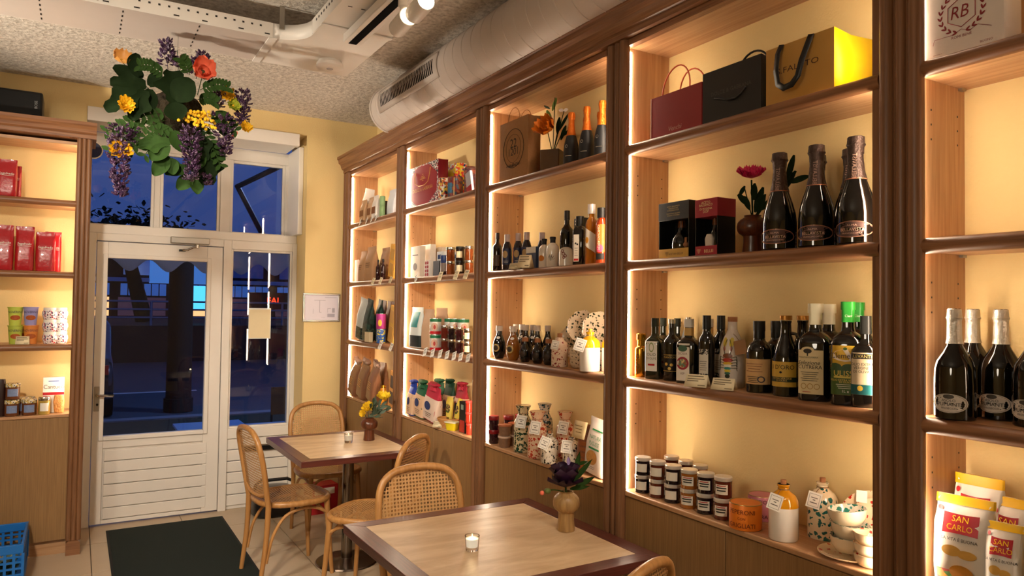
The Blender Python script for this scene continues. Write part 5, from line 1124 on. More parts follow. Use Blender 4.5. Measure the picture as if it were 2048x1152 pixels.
def wbottle(px, label, hpx=59, wpx=22, d=.05):
    return bottle('ceramic_bottle', label, px, hpx, wpx, 3, d, [(0, .93), (.02, 1), (.55, 1), (.68, .94), (.75, .72), (.79, .45), (.82, .38)], glaze, ((.80, .92, blackc, .03, 'neck'), (.92, 1, blackc, .06, 'stopper')), -20, 'white ceramic oil bottles')
r, sh, h, w = wbottle(1083, 'white ceramic oil bottle with an orange picture and black stopper'); sh.disc(-.12*w, .33*h, .3*w, .1*h).build('orange_picture', M('#D8842A', .5), r)
r, sh, h, w = wbottle(1105, 'white ceramic oil bottle with a dark olive leaf picture', 61, 25); g = MB()
for a in (-60, -35, -10, 15, 40, 65, 95): q = radians(a); g.add([sh.pt(0, .2*h, .001), sh.pt(w*(.3*sin(q)-.03*cos(q)), .2*h+.16*h*cos(q), .001), sh.pt(w*.42*sin(q), .2*h+.24*h*cos(q), .001), sh.pt(w*(.3*sin(q)+.03*cos(q)), .2*h+.15*h*cos(q), .001)], [(0, 1, 2, 3)])
g.build('leaf_picture', M('#2E322C', .5), r)
r, sh, h, w = wbottle(1132, 'white ceramic bottle with a small red brown figure picture', 48, 29); bpy.data.objects.remove([o for o in r.children if o.name.startswith('stopper')][0])
for a, b, c in ((-.1, .62, .12), (-.02, .5, .14), (.1, .42, .12), (.02, .36, .1)): sh.disc(a*w, b*h, c*w, .07*h, .001, 18, .55).build('figure_picture', M('#8E4A44', .5), r)
r, sh, h, w = bottle('oil_bottle', 'tall slim black oil bottle behind the white ceramic ones', 1133, 116, 28, 3, .16, P_BORD, GLD, ((.84, 1, blackc, .03, 'cap'),), -16)
r, w_, h_, t_ = carton('bottle_carton', 'tall black carton with white side print behind the labelled bottle', 1147, 1166, 98, 3, .12, M('#191513', .5), t=.05); 
for z in (.93, .87, .8, .74): box(-w_*.35, w_*.1, -.0008, 0, h_*z, h_*(z+.025)).build('print_line', whitep, r)
r, sh, h, w = bottle('oil_bottle', 'square dark oil bottle with a long white olive label and black cap', 1160, 98, 24, 3, .05, [(0, .95), (.01, 1), (.7, 1), (.76, .85), (.8, .66)], GLD, ((.79, 1, blackc, .02, 'cap'),), -22, n=5)
rectlab(r, sh, -.1*w, w*.5, .07*h, .62*h, M('#D8CFC0', .6)); sh.disc(-.15*w, .44*h, .08*w, .02*h, .0014).build('olive_picture', INK, r); sh.disc(0, .42*h, .08*w, .02*h, .0014).build('olive_picture', INK, r); sh.patch(-.3*w, .1*w, .09*h, .13*h, .0014).build('label_mark', redp, r); lines(r, sh, -.1*w, .34*h, .3*w, .05*h, 4)
oilg = M('#B86E12', .06, coat=.8, trans=.25, var=.05)
r, sh, h, w = bottle('oil_bottle', 'golden clear oil bottle with white cap and slanted white label', 1181, 121, 25, 3, .06, [(0, .95), (.01, 1), (.6, 1), (.68, .96), (.73, .8), (.77, .5), (.8, .45), (1, .45)], oilg, ((.84, 1, M('#DCD8D8', .3, .3), .08, 'cap'),), -20)
MB().grid(lambda u, v: sh.pt((-.4+.9*u)*w, (.25+.3*v+.12*(1-u)-.06)*h, .001), 8, 4).build('label', whitep, r); sh.disc(-.2*w, .4*h, .16*w, .05*h, .0016).build('label_picture', M('#D89A2A', .5), r)
r, sh, h, w = bottle('chilli_oil_bottle', 'orange red chilli oil bottle with black cap and red pepper label', 1203, 112, 24, 3, .055, [(0, .95), (.01, 1), (.7, 1), (.76, .9), (.8, .62), (.83, .6)], M('#A83A10', .06, coat=.8, trans=.2, var=.3, vs=90), ((.82, 1, blackc, .1, 'cap'),), -20)
sh.patch(-.45*w, .45*w, .2*h, .7*h).build('label', M('#C8641E', .4, var=.3, vs=60), r); sh.patch(-.4*w, .4*w, .07*h, .18*h).build('label', INK, r); text(r, 'PEPERONCINO', .016, lambda a, b: sh.pt(-.1*w+b, .46*h+a, .0016), M('#E8D8B8', .5, var=0)); sh.disc(0, .27*h, .3*w, .07*h, .0014).build('pepper_picture', M('#D8486A', .5), r)
again(r, 1218, 3, .14, 'second chilli oil bottle behind, mostly covered by the post')
price_tent(1029, 3, .004, 21, 12, 'small folded price tent among the glaze bottles'); price_tent(1057, 3, .0, 27, 26, 'larger folded price tent before the white ceramic bottles')
# bay 3, shelf 2
clr = M('#CDBFB6', .2, coat=.5, var=.03); lg = M('#B89A5A', .45, var=.05)
def nips(px, label, hpx, wpx, d, mt, capm=clr):
    r, sh, h, w = bottle('vinegar_bottle', label, px, hpx, wpx, 2, d, P_BELLY, mt, ((.84, 1, capm, .06, 'stopper'),), -22, 'bellied vinegar bottles on the second shelf')
    sh.disc(-.1*w, .33*h, .3*w, .12*h).build('label', lg if hpx > 55 else M('#2A221C', .5), r); sh.disc(-.1*w, .33*h, .2*w, .08*h, .0012).build('label_ring', M('#3A2A20', .5), r); sh.disc(.05*w, .64*h, .14*w, .04*h).build('neck_label', whitep, r) if hpx > 55 else None
    return r
nips(998, 'bellied dark vinegar bottle at the left end of the second shelf', 65, 26, .05, GLD)
nips(1026, 'bellied amber vinegar bottle with pale round label', 68, 28, .045, M('#8E5216', .06, coat=.8, var=.1))
rr = nips(1021, 'bellied dark vinegar bottle in the rear row, leftmost', 66, 22, .17, GLB)
for i, (px, d) in enumerate(((1043, .17), (1051, .12), (1064, .17), (1074, .13), (1095, .17))): again(rr, px, 2, d, 'bellied dark vinegar bottle in the rear row, %s from the left' % ORD[i+1])
r = nips(1050, 'small black bellied vinegar bottle in front, leftmost of three', 49, 24, .04, GLD, cork); again(r, 1075, 2, .045, 'small black bellied vinegar bottle in front, middle of three'); again(r, 1097, 2, .05, 'small black bellied vinegar bottle in front, right of three')
blksp = splat('#E0CDB0', '#2C3420', 78, .3); pnksp = splat('#E6CDB6', '#8E1E2A', 90, .26)
cbottle('squat pink ceramic bottle with red splatter, cork and tag', 1119, 66, 34, 2, .045, pnksp, prof=[(0, .95), (.02, 1), (.62, 1), (.72, .9), (.8, .55), (.86, .5), (.88, .5)], tsz=.042)
plate_up(1160, 0, 32, 2, .12, blksp, 'wavy plate with dark green splatter, upper left of the pile', 14, -62, wavy=.035).location.z += .115
plate_up(1191, 0, 33, 2, .12, blksp, 'wavy plate with dark green splatter, upper right of the pile', 14, -62, wavy=.035).location.z += .11
plate_up(1145, 0, 34, 2, .16, blksp, 'wavy plate with dark green splatter, lower left of the pile', 14, -62, wavy=.035).location.z += .03
plate_up(1197, 0, 33, 2, .085, blksp, 'wavy plate with dark green splatter, lower right of the pile', 16, -62, wavy=.035)
plate_up(1218, 0, 33, 2, .15, blksp, 'wavy plate with dark green splatter, half hidden by the post', 14, -62, wavy=.035).location.z += .04
for i in range(3):
    pp = on(1156, 2, .075, i*.026); kk = mpp(pp); r = T('ceramic_bowl', 'dark splattered bowl beside the pink bottle, %s from the bottom' % ORD[i], 'bowl', pp, 0, 'ceramic bowls')
    MB().lathe([(max(.0005, a*18*kk), b*17*kk) for a, b in BW[:5]]+[(17.3*kk, 16.8*kk)], 28, cap=False).build('outside', splat('#E0CDB0', '#3A2420', 90, .3), r); MB().lathe([(max(.0005, a*17.6*kk), b*17*kk+.0004) for a, b in BW[4:]], 28, cap=False).build('inside', blksp, r)
cbottle('white ceramic bottle with yellow shoulder and tag, beside the splattered plates', 1187, 84, 41, 2, .045, glaze, M('#E0A418', .15, coat=.8, var=.05), M('#E0B040', .4), tagc=(-.03, -.055, .115), ang=16, tsz=.055)
cbottle('second yellow shouldered ceramic bottle hidden behind the first', 1213, 84, 38, 2, .09, glaze, M('#E0A418', .15, coat=.8, var=.05), M('#E0B040', .4), tagm=False)
# bay 3, shelf 1
redl = M('#7A1218', .35, var=.05)
for i, (px, d) in enumerate(((992, .05), (1019, .12), (1034, .17))):
    r, h = jar('lower red lidded dark jar of the %s stack at the left' % ORD[i], px, 27, 21, 1, d, JP, None, redl, 0, 'red lidded jars', lidh=.3); jar('upper red lidded dark jar of the %s stack at the left' % ORD[i], px, 27, 21, 1, d, JP, None, redl, h+.0005, 'red lidded jars', lidh=.3)
for i, (px, d) in enumerate(((1010, .035), (1028, .1))):
    p = on(px, 1, d); k = mpp(p)
    for j, nm in enumerate(('lower', 'upper')):
        r = T('spice_tub', '%s clear plastic spice tub of the %s stack' % (nm, ('front', 'rear')[i]), 'tub', p+Vector((0, 0, j*23*k)), 0, 'clear spice tubs')
        MB().lathe([(10.5*k, 0), (13*k, 20*k), (12.4*k, 20*k)], 24).build('tub', M('#7A5A44', .25, coat=.4, var=.25, vs=90), r); MB().lathe([(13.6*k, 19*k), (13.6*k, 22*k), (12.6*k, 22.4*k), (.001, 22*k)], 24).build('lid', M('#C0A694', .25, coat=.3) if j == 0 else M('#A05A38', .4), r)
P_CAR = [(0, .92), (.02, 1), (.55, 1), (.66, .94), (.74, .72), (.80, .56), (.86, .56), (.94, .72), (1, .86)]
grsp = splat('#CDBB96', '#143A26', 80, .42); rdsp = splat('#E2BFA0', '#B03420', 80, .33)
def carafe(px, hpx, wpx, d, mt, label, tagm=True, s=1):
    r, sh, h, w = bottle('ceramic_carafe', label, px, hpx, wpx, s, d, P_CAR, mt, (), -20, 'splattered ceramic carafes', cat='carafe')
    MB().lathe([(w*.40, h*.999), (w*.43, h*1.004), (w*.34, h*.99), (w*.27, h*.93), (w*.001, h*.92)], 24, cap=False).build('mouth', M('#C9A888', .4), r)
    MB().tube([(w*.29*cos(a), w*.29*sin(a), h*.83) for a in [2*pi*k/14 for k in range(14)]], .0014, 5, True).build('string_loop', M('#A87A58', .8, var=0), r)
    if tagm: hangtag(r, (0, -w*.3, h*.83), (w*.1, -w*.58, h*.68), 5, .062)
    return r
carafe(1046, 92, 37, .055, grsp, 'ceramic carafe with dense dark green splatter and a paper tag')
carafe(1082, 92, 39, .055, rdsp, 'ceramic carafe with red splatter in the front, next to the green one')
carafe(1088, 92, 33, .175, splat('#D8CFC0', '#1E4A58', 80, .4), 'ceramic carafe with blue green splatter at the back', False)
carafe(1123, 92, 37, .14, rdsp, 'ceramic carafe with red splatter behind the small black dotted bottles')
wbsp = splat('#E6DCCB', '#14160F', 95, .3)
cbottle('small white ceramic bottle with black dots, cork and tag, left of two', 1103, 63, 36, 1, .03, wbsp, ang=20, tsz=.058, prof=P_CERAM); cbottle('small white ceramic bottle with black dots, cork and tag, right of two', 1139, 64, 37, 1, .07, wbsp, ang=4, tsz=.058)
r, sh, w, h = pouch('biscuit_bag', 'clear bag of brown biscuits with a cream paper header', 1158, 1188, 92, 1, .075, .06, M('#8A5228', .4, coat=.3, var=.35, vs=45, bump=.4, bs=50), 'bag', wr=.002, seed=5)
MB().grid(lambda u, v: (-.42*w+.84*w*u, -.036-.02*(1-v), h*(.72+.36*v)), 4, 4).build('header_card', M('#DCC698', .6), r, solid=.0008); lines(r, Shape([(0, .2, .09, 9), (h*1.2, .2, .075, 9)]), 0, h*.98, w*.5, h*.07, 4, M('#8A6A3A', .6, var=0), .003, e=.012)
for i in range(5): Shape([(h*(.08+.12*i), w*.7, .05, 3), (h*(.16+.12*i), w*.72, .054, 3)]).mb(20).build('biscuit', M('#9A5A2E', .7, var=.2, vs=60), r).location = (0, -.006, 0)
r, sh, w, h = pouch('snack_bag', 'white snack bag with green lettering and a nut picture beside the post', 1186, 1228, 112, 1, .05, .05, M('#E4DAD2', .4, var=.03), 'bag', wr=.001, seed=6, tilt=7)
gr_ = M('#2E8A52', .5, var=0); stext(r, sh, 'NATURA', h*.10, -.04*w, .66*h, gr_, .8, .003); stext(r, sh, 'PUGLIESE', h*.10, -.04*w, .55*h, gr_, .7, .003); sh.disc(-.08*w, .3*h, .26*w, .13*h, .003).build('nut_picture', M('#C8924E', .6, var=.3, vs=80), r); lines(r, sh, -.1*w, .13*h, .4*w, .03*h, 2, e=.003); lines(r, sh, -.02*w, .78*h, .5*w, .03*h, 1, gr_, .006, e=.003); lines(r, sh, -.02*w, .45*h, .5*w, .03*h, 1, gr_, .008, e=.003)
# ---- bay 2, shelf 4
dgr = M('#96121E', .45, var=.05); zeb = patt(['#141826', '#E8E0D8', '#1A1E30', '#E8E0D8', '#B02030'], 130)
r, w_, h_, t_ = paper_bag('shopping_bag', 'red gift bag with black and white patterned corners and gold cord', 818, 876, None, 83, 4, .03, zeb, M('#7A1420', .5), t=.07)
MB().add([(x*w_, -.001, z*h_) for x, z in ((-.46, .24), (-.2, .03), (.2, .03), (.47, .27), (.47, .7), (.2, .96), (-.2, .97), (-.46, .72))], [tuple(range(8))]).build('octagon_panel', dgr, r)
gl_ = M('#D8A050', .4, .3, var=0)
MB().tube([(-.24*w_, -.003, .84*h_), (-.27*w_, -.005, .7*h_), (-.24*w_, -.006, .57*h_), (-.12*w_, -.006, .49*h_), (.08*w_, -.006, .48*h_), (.2*w_, -.006, .54*h_), (.24*w_, -.005, .7*h_), (.26*w_, -.003, .86*h_)], .0022, 6).build('cord_handle', gl_, r)
for a, b, c in ((.02, .6, .0), (.07, .64, 0), (.05, .67, 0), (.03, .7, 0), (.012, .75, 0)): box(-a*w_*1.4, a*w_*1.4, -.0022, -.0012, b*h_, (b+.014)*h_).build('chandelier_print', gl_, r)
ftext(r, 'DOLCE & GABBANA', w_*.075, 0, h_*.4, gl_, -.0024)
pA = patt(['#D8C23A', '#B8402A', '#E8E0D0', '#2A2A3A', '#C8842A'], 95); pB = patt(['#5A1A1A', '#7A2420', '#3A4A5A', '#8A4A2A'], 70); pC = patt(['#E8D020', '#E84A3A', '#F0D040', '#2A3A6A', '#E8E8E0'], 80)
tin('decorated_tin', 'round tin with bright folk pattern and orange front medallion', 887, 44, 23, 4, .05, pA, M('#C8A060', .4, .5), ring=False)[0]
r, sh, h, w = tin('decorated_tin', 'large dark red patterned round tin on the top shelf', 913, 41, 31, 4, .06, pB, M('#6A2A20', .4, .3), ring=False); sh.patch(-.5*w, -.1*w, .2*h, .7*h).build('blue_medallion', M('#3A6A8A', .5, var=.4, vs=90), r); sh.patch(.02*w, .06*w, .05*h, .95*h).build('gold_stripe', gl_, r)
r, w2, h2, t2 = carton('decorated_box', 'yellow and red patterned carton standing behind the round tins', 889, 912, 80, 4, .15, pC, side=932); box(-w2*.3, w2*.25, -.001, 0, h2*.58, h2*.86).build('yellow_front', M('#E8C81E', .5, var=.1), r)
carton('decorated_box', 'small black and red patterned carton beside the gift bag', 874, 890, 62, 4, .16, patt(['#E8E0D0', '#1A1A1E', '#C8302A'], 60), t=.05)
r, sh, h, w = tin('decorated_tin', 'brown patterned tin with domed lid at the right end of the shelf', 938, 52, 26, 4, .10, patt(['#6A3A30', '#8A4A3A', '#4A2A3A'], 80), M('#4A2A2A', .4, .3), ring=False); MB().lathe([(w*.5, h), (w*.52, h*1.05), (w*.4, h*1.12), (.001, h*1.16)], 24).build('domed_lid', M('#5A342E', .4), r)
r, w2, h2, t2 = carton('leaning_box', 'pale grey and red box leaning beside the near edge of the shelf', 934, 944, 42, 4, .02, M('#B9BCC4', .5), t=.015, rz=-90); r.rotation_euler.y = radians(-14); box(-w2/2, w2/2, -.001, 0, 0, h2*.3).build('red_band', redp, r)
# bay 2, shelf 3
r, w2, h2, t2 = carton('pasta_box', 'white pasta box with an oval window, front left on the shelf', 821, 839, 62, 3, .035, M('#DCCFBE', .6), side=850); MB().lathe([(.001, 0), (1, 0), (1, .001)], 20).build('oval_window', M('#5A4A42', .3), r).matrix_basis = Matrix.Translation((0, -.001, h2*.34)) @ Matrix.Rotation(pi/2, 4, 'X') @ Matrix.Diagonal((w2*.2, h2*.12, 1, 1)); box(-w2*.3, w2*.3, -.0012, 0, h2*.7, h2*.73).build('print_line', M('#6A5A52', .6, var=0), r)
r, w2, h2, t2 = carton('pasta_box', 'taller plain white pasta box behind the windowed one', 836, 857, 66, 3, .12, M('#E8E0D6', .6), side=868)
for i, (a, b, hh) in enumerate(((870, 879, 62), (882, 891, 60), (893, 902, 58))): carton('pasta_box', 'slim white carton in the rear row, %s from the left' % ORD[i], a, b, hh, 3, .185, M('#D8C6B0', .6), t=.04)
r, w2, h2, t2 = carton('chocolate_box', 'small white box with red oval pattern', 849, 858, 33, 3, .035, M('#E0D8D0', .5), side=865)
for x in (-.2, .22):
    for z in (.12, .34, .58, .82): MB().lathe([(.001, 0), (1, 0), (1, .001)], 14).build('red_oval', M('#9A1424', .5, var=0), r).matrix_basis = Matrix.Translation((x*w2, -.0012, h2*z)) @ Matrix.Rotation(pi/2, 4, 'X') @ Matrix.Diagonal((w2*.16, h2*.1, 1, 1))
r, w2, h2, t2 = carton('grey_tin', 'silver grey metal tin box beside the red oval box', 866, 877, 30, 3, .035, M('#7A8088', .3, .8), t=.05)
r, w2, h2, t2 = carton('tuna_box', 'white and blue printed carton with an orange picture', 873, 884, 50, 3, .10, M('#D8DCE0', .45), t=.05); box(-w2*.4, 0, -.001, 0, h2*.15, h2*.55).build('orange_picture', M('#C8582A', .5), r); box(0, w2*.45, -.001, 0, h2*.4, h2*.55).build('green_picture', M('#6A9A3A', .5), r); box(-w2*.3, w2*.3, -.001, 0, h2*.7, h2*.88).build('blue_emblem', M('#1E3A6A', .5), r)
r, w2, h2, t2 = carton('tuna_box', 'white and blue printed carton standing behind the dark jars', 898, 912, 48, 3, .15, M('#D0D8E0', .45), t=.05); box(-w2*.4, w2*.4, -.001, 0, h2*.75, h2*.9).build('blue_emblem', M('#1E3A6A', .5), r)
r, h = jar('dark jar with a deep blue lid and band', 889, 40, 17, 3, .05, JD, M('#7A6A62', .5), M('#16306A', .4), 0, 'jars on the third shelf', lidh=.4)
JA = M('#7A3A16', .08, coat=.6, var=.4, vs=120)
for i, (px, d, a, c) in enumerate(((901, .04, JA, silver), (920, .05, M('#2A1A14', .1), blackc), (938, .06, JA, silver))):
    r, h = jar('lower %s of the stacked antipasti jars, %s from the left' % ('jar', ORD[i]), px, 27, 18, 3, d, a, None if i != 1 else cream, c, 0, 'jars on the third shelf')
    jar('upper jar of the stacked antipasti jars, %s from the left' % ORD[i], px, 28, 18, 3, d, a, None if i != 1 else cream, c, h+.0005, 'jars on the third shelf')
for i, (px, tl) in enumerate(((832, -30), (880, 0), (912, 6), (932, 6))): price_tag(px, 3, 'price tag below the pasta boxes and jars, %s from the left' % ORD[i], 12, 19, tilt=tl, col=cream if i else whitep)
# bay 2, shelf 2
r, sh, w, h = pouch('coffee_bag', 'tall white and teal bag at the left of the shelf', 824, 846, 80, 2, .05, .06, M('#D6DCD8', .5, var=.04), seed=11); sh.patch(-.46*w, .3*w, .5*h, .88*h, .0015).build('teal_field', M('#2A8A8A', .5, var=.2), r); Shape(sh.s).mb(28, z0=.02*h, z1=.3*h, e=.0012).build('foot_band', M('#1E2A2A', .5, var=.3, vs=80), r)
pouch('flour_bag', 'tall kraft bag next to the teal one', 848, 868, 79, 2, .055, .06, M('#C4A080', .7, var=.06, vs=40), seed=12); pouch('flour_bag', 'kraft bag standing farther back behind the cans', 872, 894, 80, 2, .16, .06, M('#BC9878', .7, var=.06, vs=40), seed=13)
canw = M('#DAD4CC', .35, .3, var=.03); cgr = M('#1E6A44', .4, var=.05)
def tomato(px, d, label, dz=0):
    r, sh, h, w = tin('tomato_can', label, px, 32, 23, 2, d, canw, silver, group='tomato cans with a green band', dz=dz, cat='can'); sh.mb(24, z0=.78*h, z1=.97*h, e=.0006).build('green_band', cgr, r); sh.mb(24, z0=.03*h, z1=.2*h, e=.0006).build('red_band', redp, r); sh.disc(0, .48*h, .3*w, .25*h, .001).build('portrait_medallion', M('#C8A08A', .5, var=.4, vs=120), r); sh.disc(.02*w, .45*h, .1*w, .14*h, .0014).build('portrait_figure', M('#A83028', .5), r); return r, h
r0, h0 = tomato(876, .04, 'lower green banded tomato can of the front stack'); p = on(876, 2, .04, h0*1.015); dup(r0, p, look(p, -12), 'upper green banded tomato can of the front stack')
for i, (px, d) in enumerate(((895, .10), (910, .11), (926, .12))):
    p = on(px, 2, d); dup(r0, p, look(p, 10), 'lower green banded tomato can in the rear row, %s from the left' % ORD[i]); p = on(px, 2, d, h0*1.015); dup(r0, p, look(p, 10), 'upper green banded tomato can in the rear row, %s from the left' % ORD[i])
for i, (px, m_) in enumerate(((889, M('#5A1E14', .1, coat=.6, var=.3)), (904, JD), (919, M('#3A1218', .1, coat=.6, var=.3)), (935, M('#3A2C1A', .1, coat=.6, var=.4, vs=150)))):
    for j, nm in enumerate(('lower', 'upper')): jar('%s silver lidded sauce jar of the %s stack in the front row' % (nm, ORD[i]), px, 26, 15.5, 2, .035, m_, None if i != 3 else cream, silver, j*(26*mpp(on(px, 2, .035))+.0005), 'silver lidded sauce jars')
for i, px in enumerate((850, 865, 880, 894, 908, 921, 936)): price_tag(px, 2, 'white price tag below the sauce jars, %s from the left' % ORD[i], 12, 17, tilt=-14, col=whitep)
# bay 2, shelf 1: cloth topped flour bags, basket, tub
def cloth_bag(px0, px1, hpx, d, top, body, label, seed, tilt=8):
    r, sh, w, h = pouch('rice_bag', label, px0, px1, hpx, 1, d, .06, top, 'bag', 'rice bags with coloured cloth tops', tilt, wr=.002, seed=seed)
    sh.mb(28, .001, seed, .03*h, .66*h, .0015).build('paper_sleeve', body, r); sh.disc(-.1*w, .42*h, .22*w, .12*h, .004).build('figure_print', M('#2A3A6A', .5, var=.5, vs=90), r); lines(r, sh, 0, .22*h, .5*w, .05*h, 3, M('#5A4A42', .6, var=0), .003, e=.004)
    Shape([(h*.88, w*.5, .05, 3), (h*.96, w*.3, .03, 2), (h*1.04, w*.6, .06, 2.4), (h*1.08, w*.5, .04, 2.4)]).mb(22, .004, seed).build('gathered_top', top, r)
slv = M('#D8B494', .6, var=.05)
cloth_bag(820, 832, 64, .045, M('#1E3A9A', .6, var=.1), slv, 'rice bag with a blue cloth top, leftmost', 21, 5)
cloth_bag(834, 853, 68, .045, M('#1E5A3A', .6, var=.1), slv, 'rice bag with a dark green and white cloth top in front', 22, 6)
cloth_bag(856, 882, 70, .045, M('#B0283E', .6, var=.1), M('#D8C0B0', .6, var=.05), 'rice bag with a crimson cloth top in front', 23, 7)
cloth_bag(868, 888, 70, .165, M('#3A6A4A', .6, var=.1), slv, 'rice bag with a grey green cloth top in the rear', 24, 0); cloth_bag(890, 908, 76, .165, M('#143A24', .6, var=.1), slv, 'rice bag with a very dark green cloth top in the rear', 25, 0); cloth_bag(908, 928, 76, .16, M('#A82A3A', .6, var=.1), slv, 'rice bag with a red cloth top in the rear', 26, 0)
p = on(900, 1, .075); k = mpp(p)
bs = T('wicker_basket', 'small wicker basket holding yellow pasta packets', 'basket', p, -70)
wk = M('#B8824A', .6, var=.3, vs=200)
for i in range(6): z = .0065+i*.0085; MB().tube([((.052+.016*i/5)*cos(a)*1.1, (.045+.012*i/5)*sin(a), z) for a in [2*pi*k_/28 for k_ in range(28)]], .0055, 6, True).build('wicker_ring', wk, bs)
MB().lathe([(.001, 0), (.05, 0), (.05, .004), (.001, .004)], 20).build('base', wk, bs)
for i, (dx, tl, c) in enumerate(((-.038, -8, '#D9BE4A'), (.002, 0, '#E0C85A'), (.040, 8, '#D8C04E'))):
    q = T('pasta_packet', 'yellow pasta packet in the wicker basket, %s from the left' % ORD[i], 'packet', p+Vector((.01*i-.01, -dx, .022)), -80, 'pasta packets in the basket')
    sh = Shape([(0, .034, .02, 3), (.03, .037, .03, 3), (.11, .038, .028, 3), (.14, .038, .005, 3), (.15, .037, .004, 3)]); sh.mb(22, .0015, i).build('packet', M(c, .4, var=.08), q); sh.disc(0, .08, .015, .026, .002).build('picture', patt(['#5A3A22', '#C8B070', '#3A5A2A'], 110), q); sh.patch(-.014, .014, .012, .03, .002).build('name_band', M('#6A4A22', .5), q); q.rotation_euler = (radians(-6), radians(tl), radians(-80))
p = on(901, 1, .02); k = mpp(p); q = T('cheese_tub', 'small yellow plastic tub with clear film lid at the shelf edge', 'tub', p, -60)
Shape([(0, 20*k, 16*k, 4), (15*k, 26*k, 20*k, 4)]).mb(24).build('tub', M('#D8C01E', .35), q); Shape([(15*k, 29*k, 23*k, 4), (17*k, 29*k, 23*k, 4)]).mb(24).build('film_lid', M('#D6D2C0', .2, coat=.4, var=.05), q)
price_tent(882, 1, .015, 20, 11, 'blank price tent beside the yellow tub')
r, w2, h2, t2 = carton('tea_box', 'tall black and red carton near the right end of the lowest shelf', 919, 931, 62, 1, .03, M('#141210', .45), t=.05); box(-w2*.4, w2*.4, -.001, 0, .02*h2, .4*h2).build('red_picture', M('#B02A22', .5, var=.4, vs=90), r); box(-w2*.2, w2*.2, -.001, 0, .74*h2, .9*h2).build('emblem', M('#8A9A8A', .5), r)
for j in range(3): jar('red tomato jar beside the black carton, %s from the bottom' % ORD[j], 938, 22, 15, 1, .045, M('#B0301E', .15, coat=.5, var=.3, vs=100), None, M('#C83A30', .35), j*(22*mpp(on(938, 1, .045))+.0005), 'red tomato jars in a stack')
# ---- bay 1, shelf 4
pouch('snack_packet', 'white pointed paper packet beside the light strip on the top shelf', 722, 741, 62, 4, .06, .06, M('#E0D2C4', .6), seed=31, tilt=12)
for i, (a, b, hh, c) in enumerate(((727, 737, 42, '#B8906A'), (738, 747, 45, '#C09A78'), (747, 757, 46, '#D8CFC6'))): r, sh, w, h = pouch('snack_packet', 'small snack packet in the front of the top shelf, %s from the left' % ORD[i], a, b, hh, 4, .035, .05, M(c, .5, var=.08), seed=32+i); sh.patch(-.35*w, .35*w, .2*h, .5*h, .002).build('print_panel', M('#7A4A2A', .5, var=.4, vs=60), r)
carton('dark_box', 'dark brown carton behind the snack packets', 754, 762, 38, 4, .08, M('#3A2A26', .5), t=.05)
r, sh, h, w = bottle('green_tube', 'slim green tube packet next to the snack packets', 768, 43, 11, 4, .06, [(0, 1), (.5, 1), (.52, .9), (.54, 1), (.97, 1), (1, .9)], M('#7A9A6A', .45, var=.1), (), cat='packet')
pouch('snack_packet', 'grey and white snack bag at the right end of the top shelf', 775, 789, 55, 4, .09, .06, M('#BCC0C8', .45, var=.06), seed=36)
for i, px in enumerate((720, 733, 743, 752)): price_tag(px, 4, 'price tag on the top shelf edge nearest the door, %s from the left' % ORD[i], 8, 13, tilt=-25, col=whitep)
# shelf 3
carton('kraft_box', 'small kraft box at the left end of the third shelf', 709, 718, 44, 3, .04, M('#9A6A46', .6), t=.06)
for i, (a, b, hh, d) in enumerate(((722, 734, 60, .05), (735, 752, 68, .055), (764, 779, 66, .14))): r, sh, w, h = pouch('kraft_bag', 'kraft paper flour bag on the third shelf, %s from the left' % ORD[i], a, b, hh, 3, d, .07, M('#A8805C', .7, var=.08, vs=40), seed=40+i); lines(r, sh, 0, .5*h, .5*w, .06*h, 3, M('#6A4A32', .6, var=0), .005, e=.002)
r, sh, h, w = bottle('juice_bottle', 'small dark wine coloured bottle, left of a pair', 756, 41, 10, 3, .04, P_BORD, M('#2A0C12', .1, coat=.5), ((.88, 1, blackc, .03, 'cap'),)); again(r, 766, 3, .04, 'small dark wine coloured bottle, right of a pair')
def leanpack(px, hpx, s, d, mt, label, win=None, tl=14):
    r, w2, h2, t2 = carton('window_pack', label, px-5, px+6, hpx, s, d, mt, t=.03); r.rotation_euler.y = radians(tl); r.location.z += w2/2*sin(radians(tl)); r.location.y += .0
    for a, b in ((.1, .44), (.54, .88)): box(-w2*.32, w2*.32, -.001, .0, a*h2, b*h2).build('window', win or M('#A87A2A', .3), r)
    return r
ylw = M('#C8963E', .6, var=.06)
leanpack(780, 66, 3, .04, ylw, 'leaning yellow ochre pack with windows on the third shelf')
for i, px in enumerate((746, 761, 781)): price_tag(px, 3, 'price tag on the third shelf edge nearest the door, %s from the left' % ORD[i], 9, 14, tilt=8, col=cream)
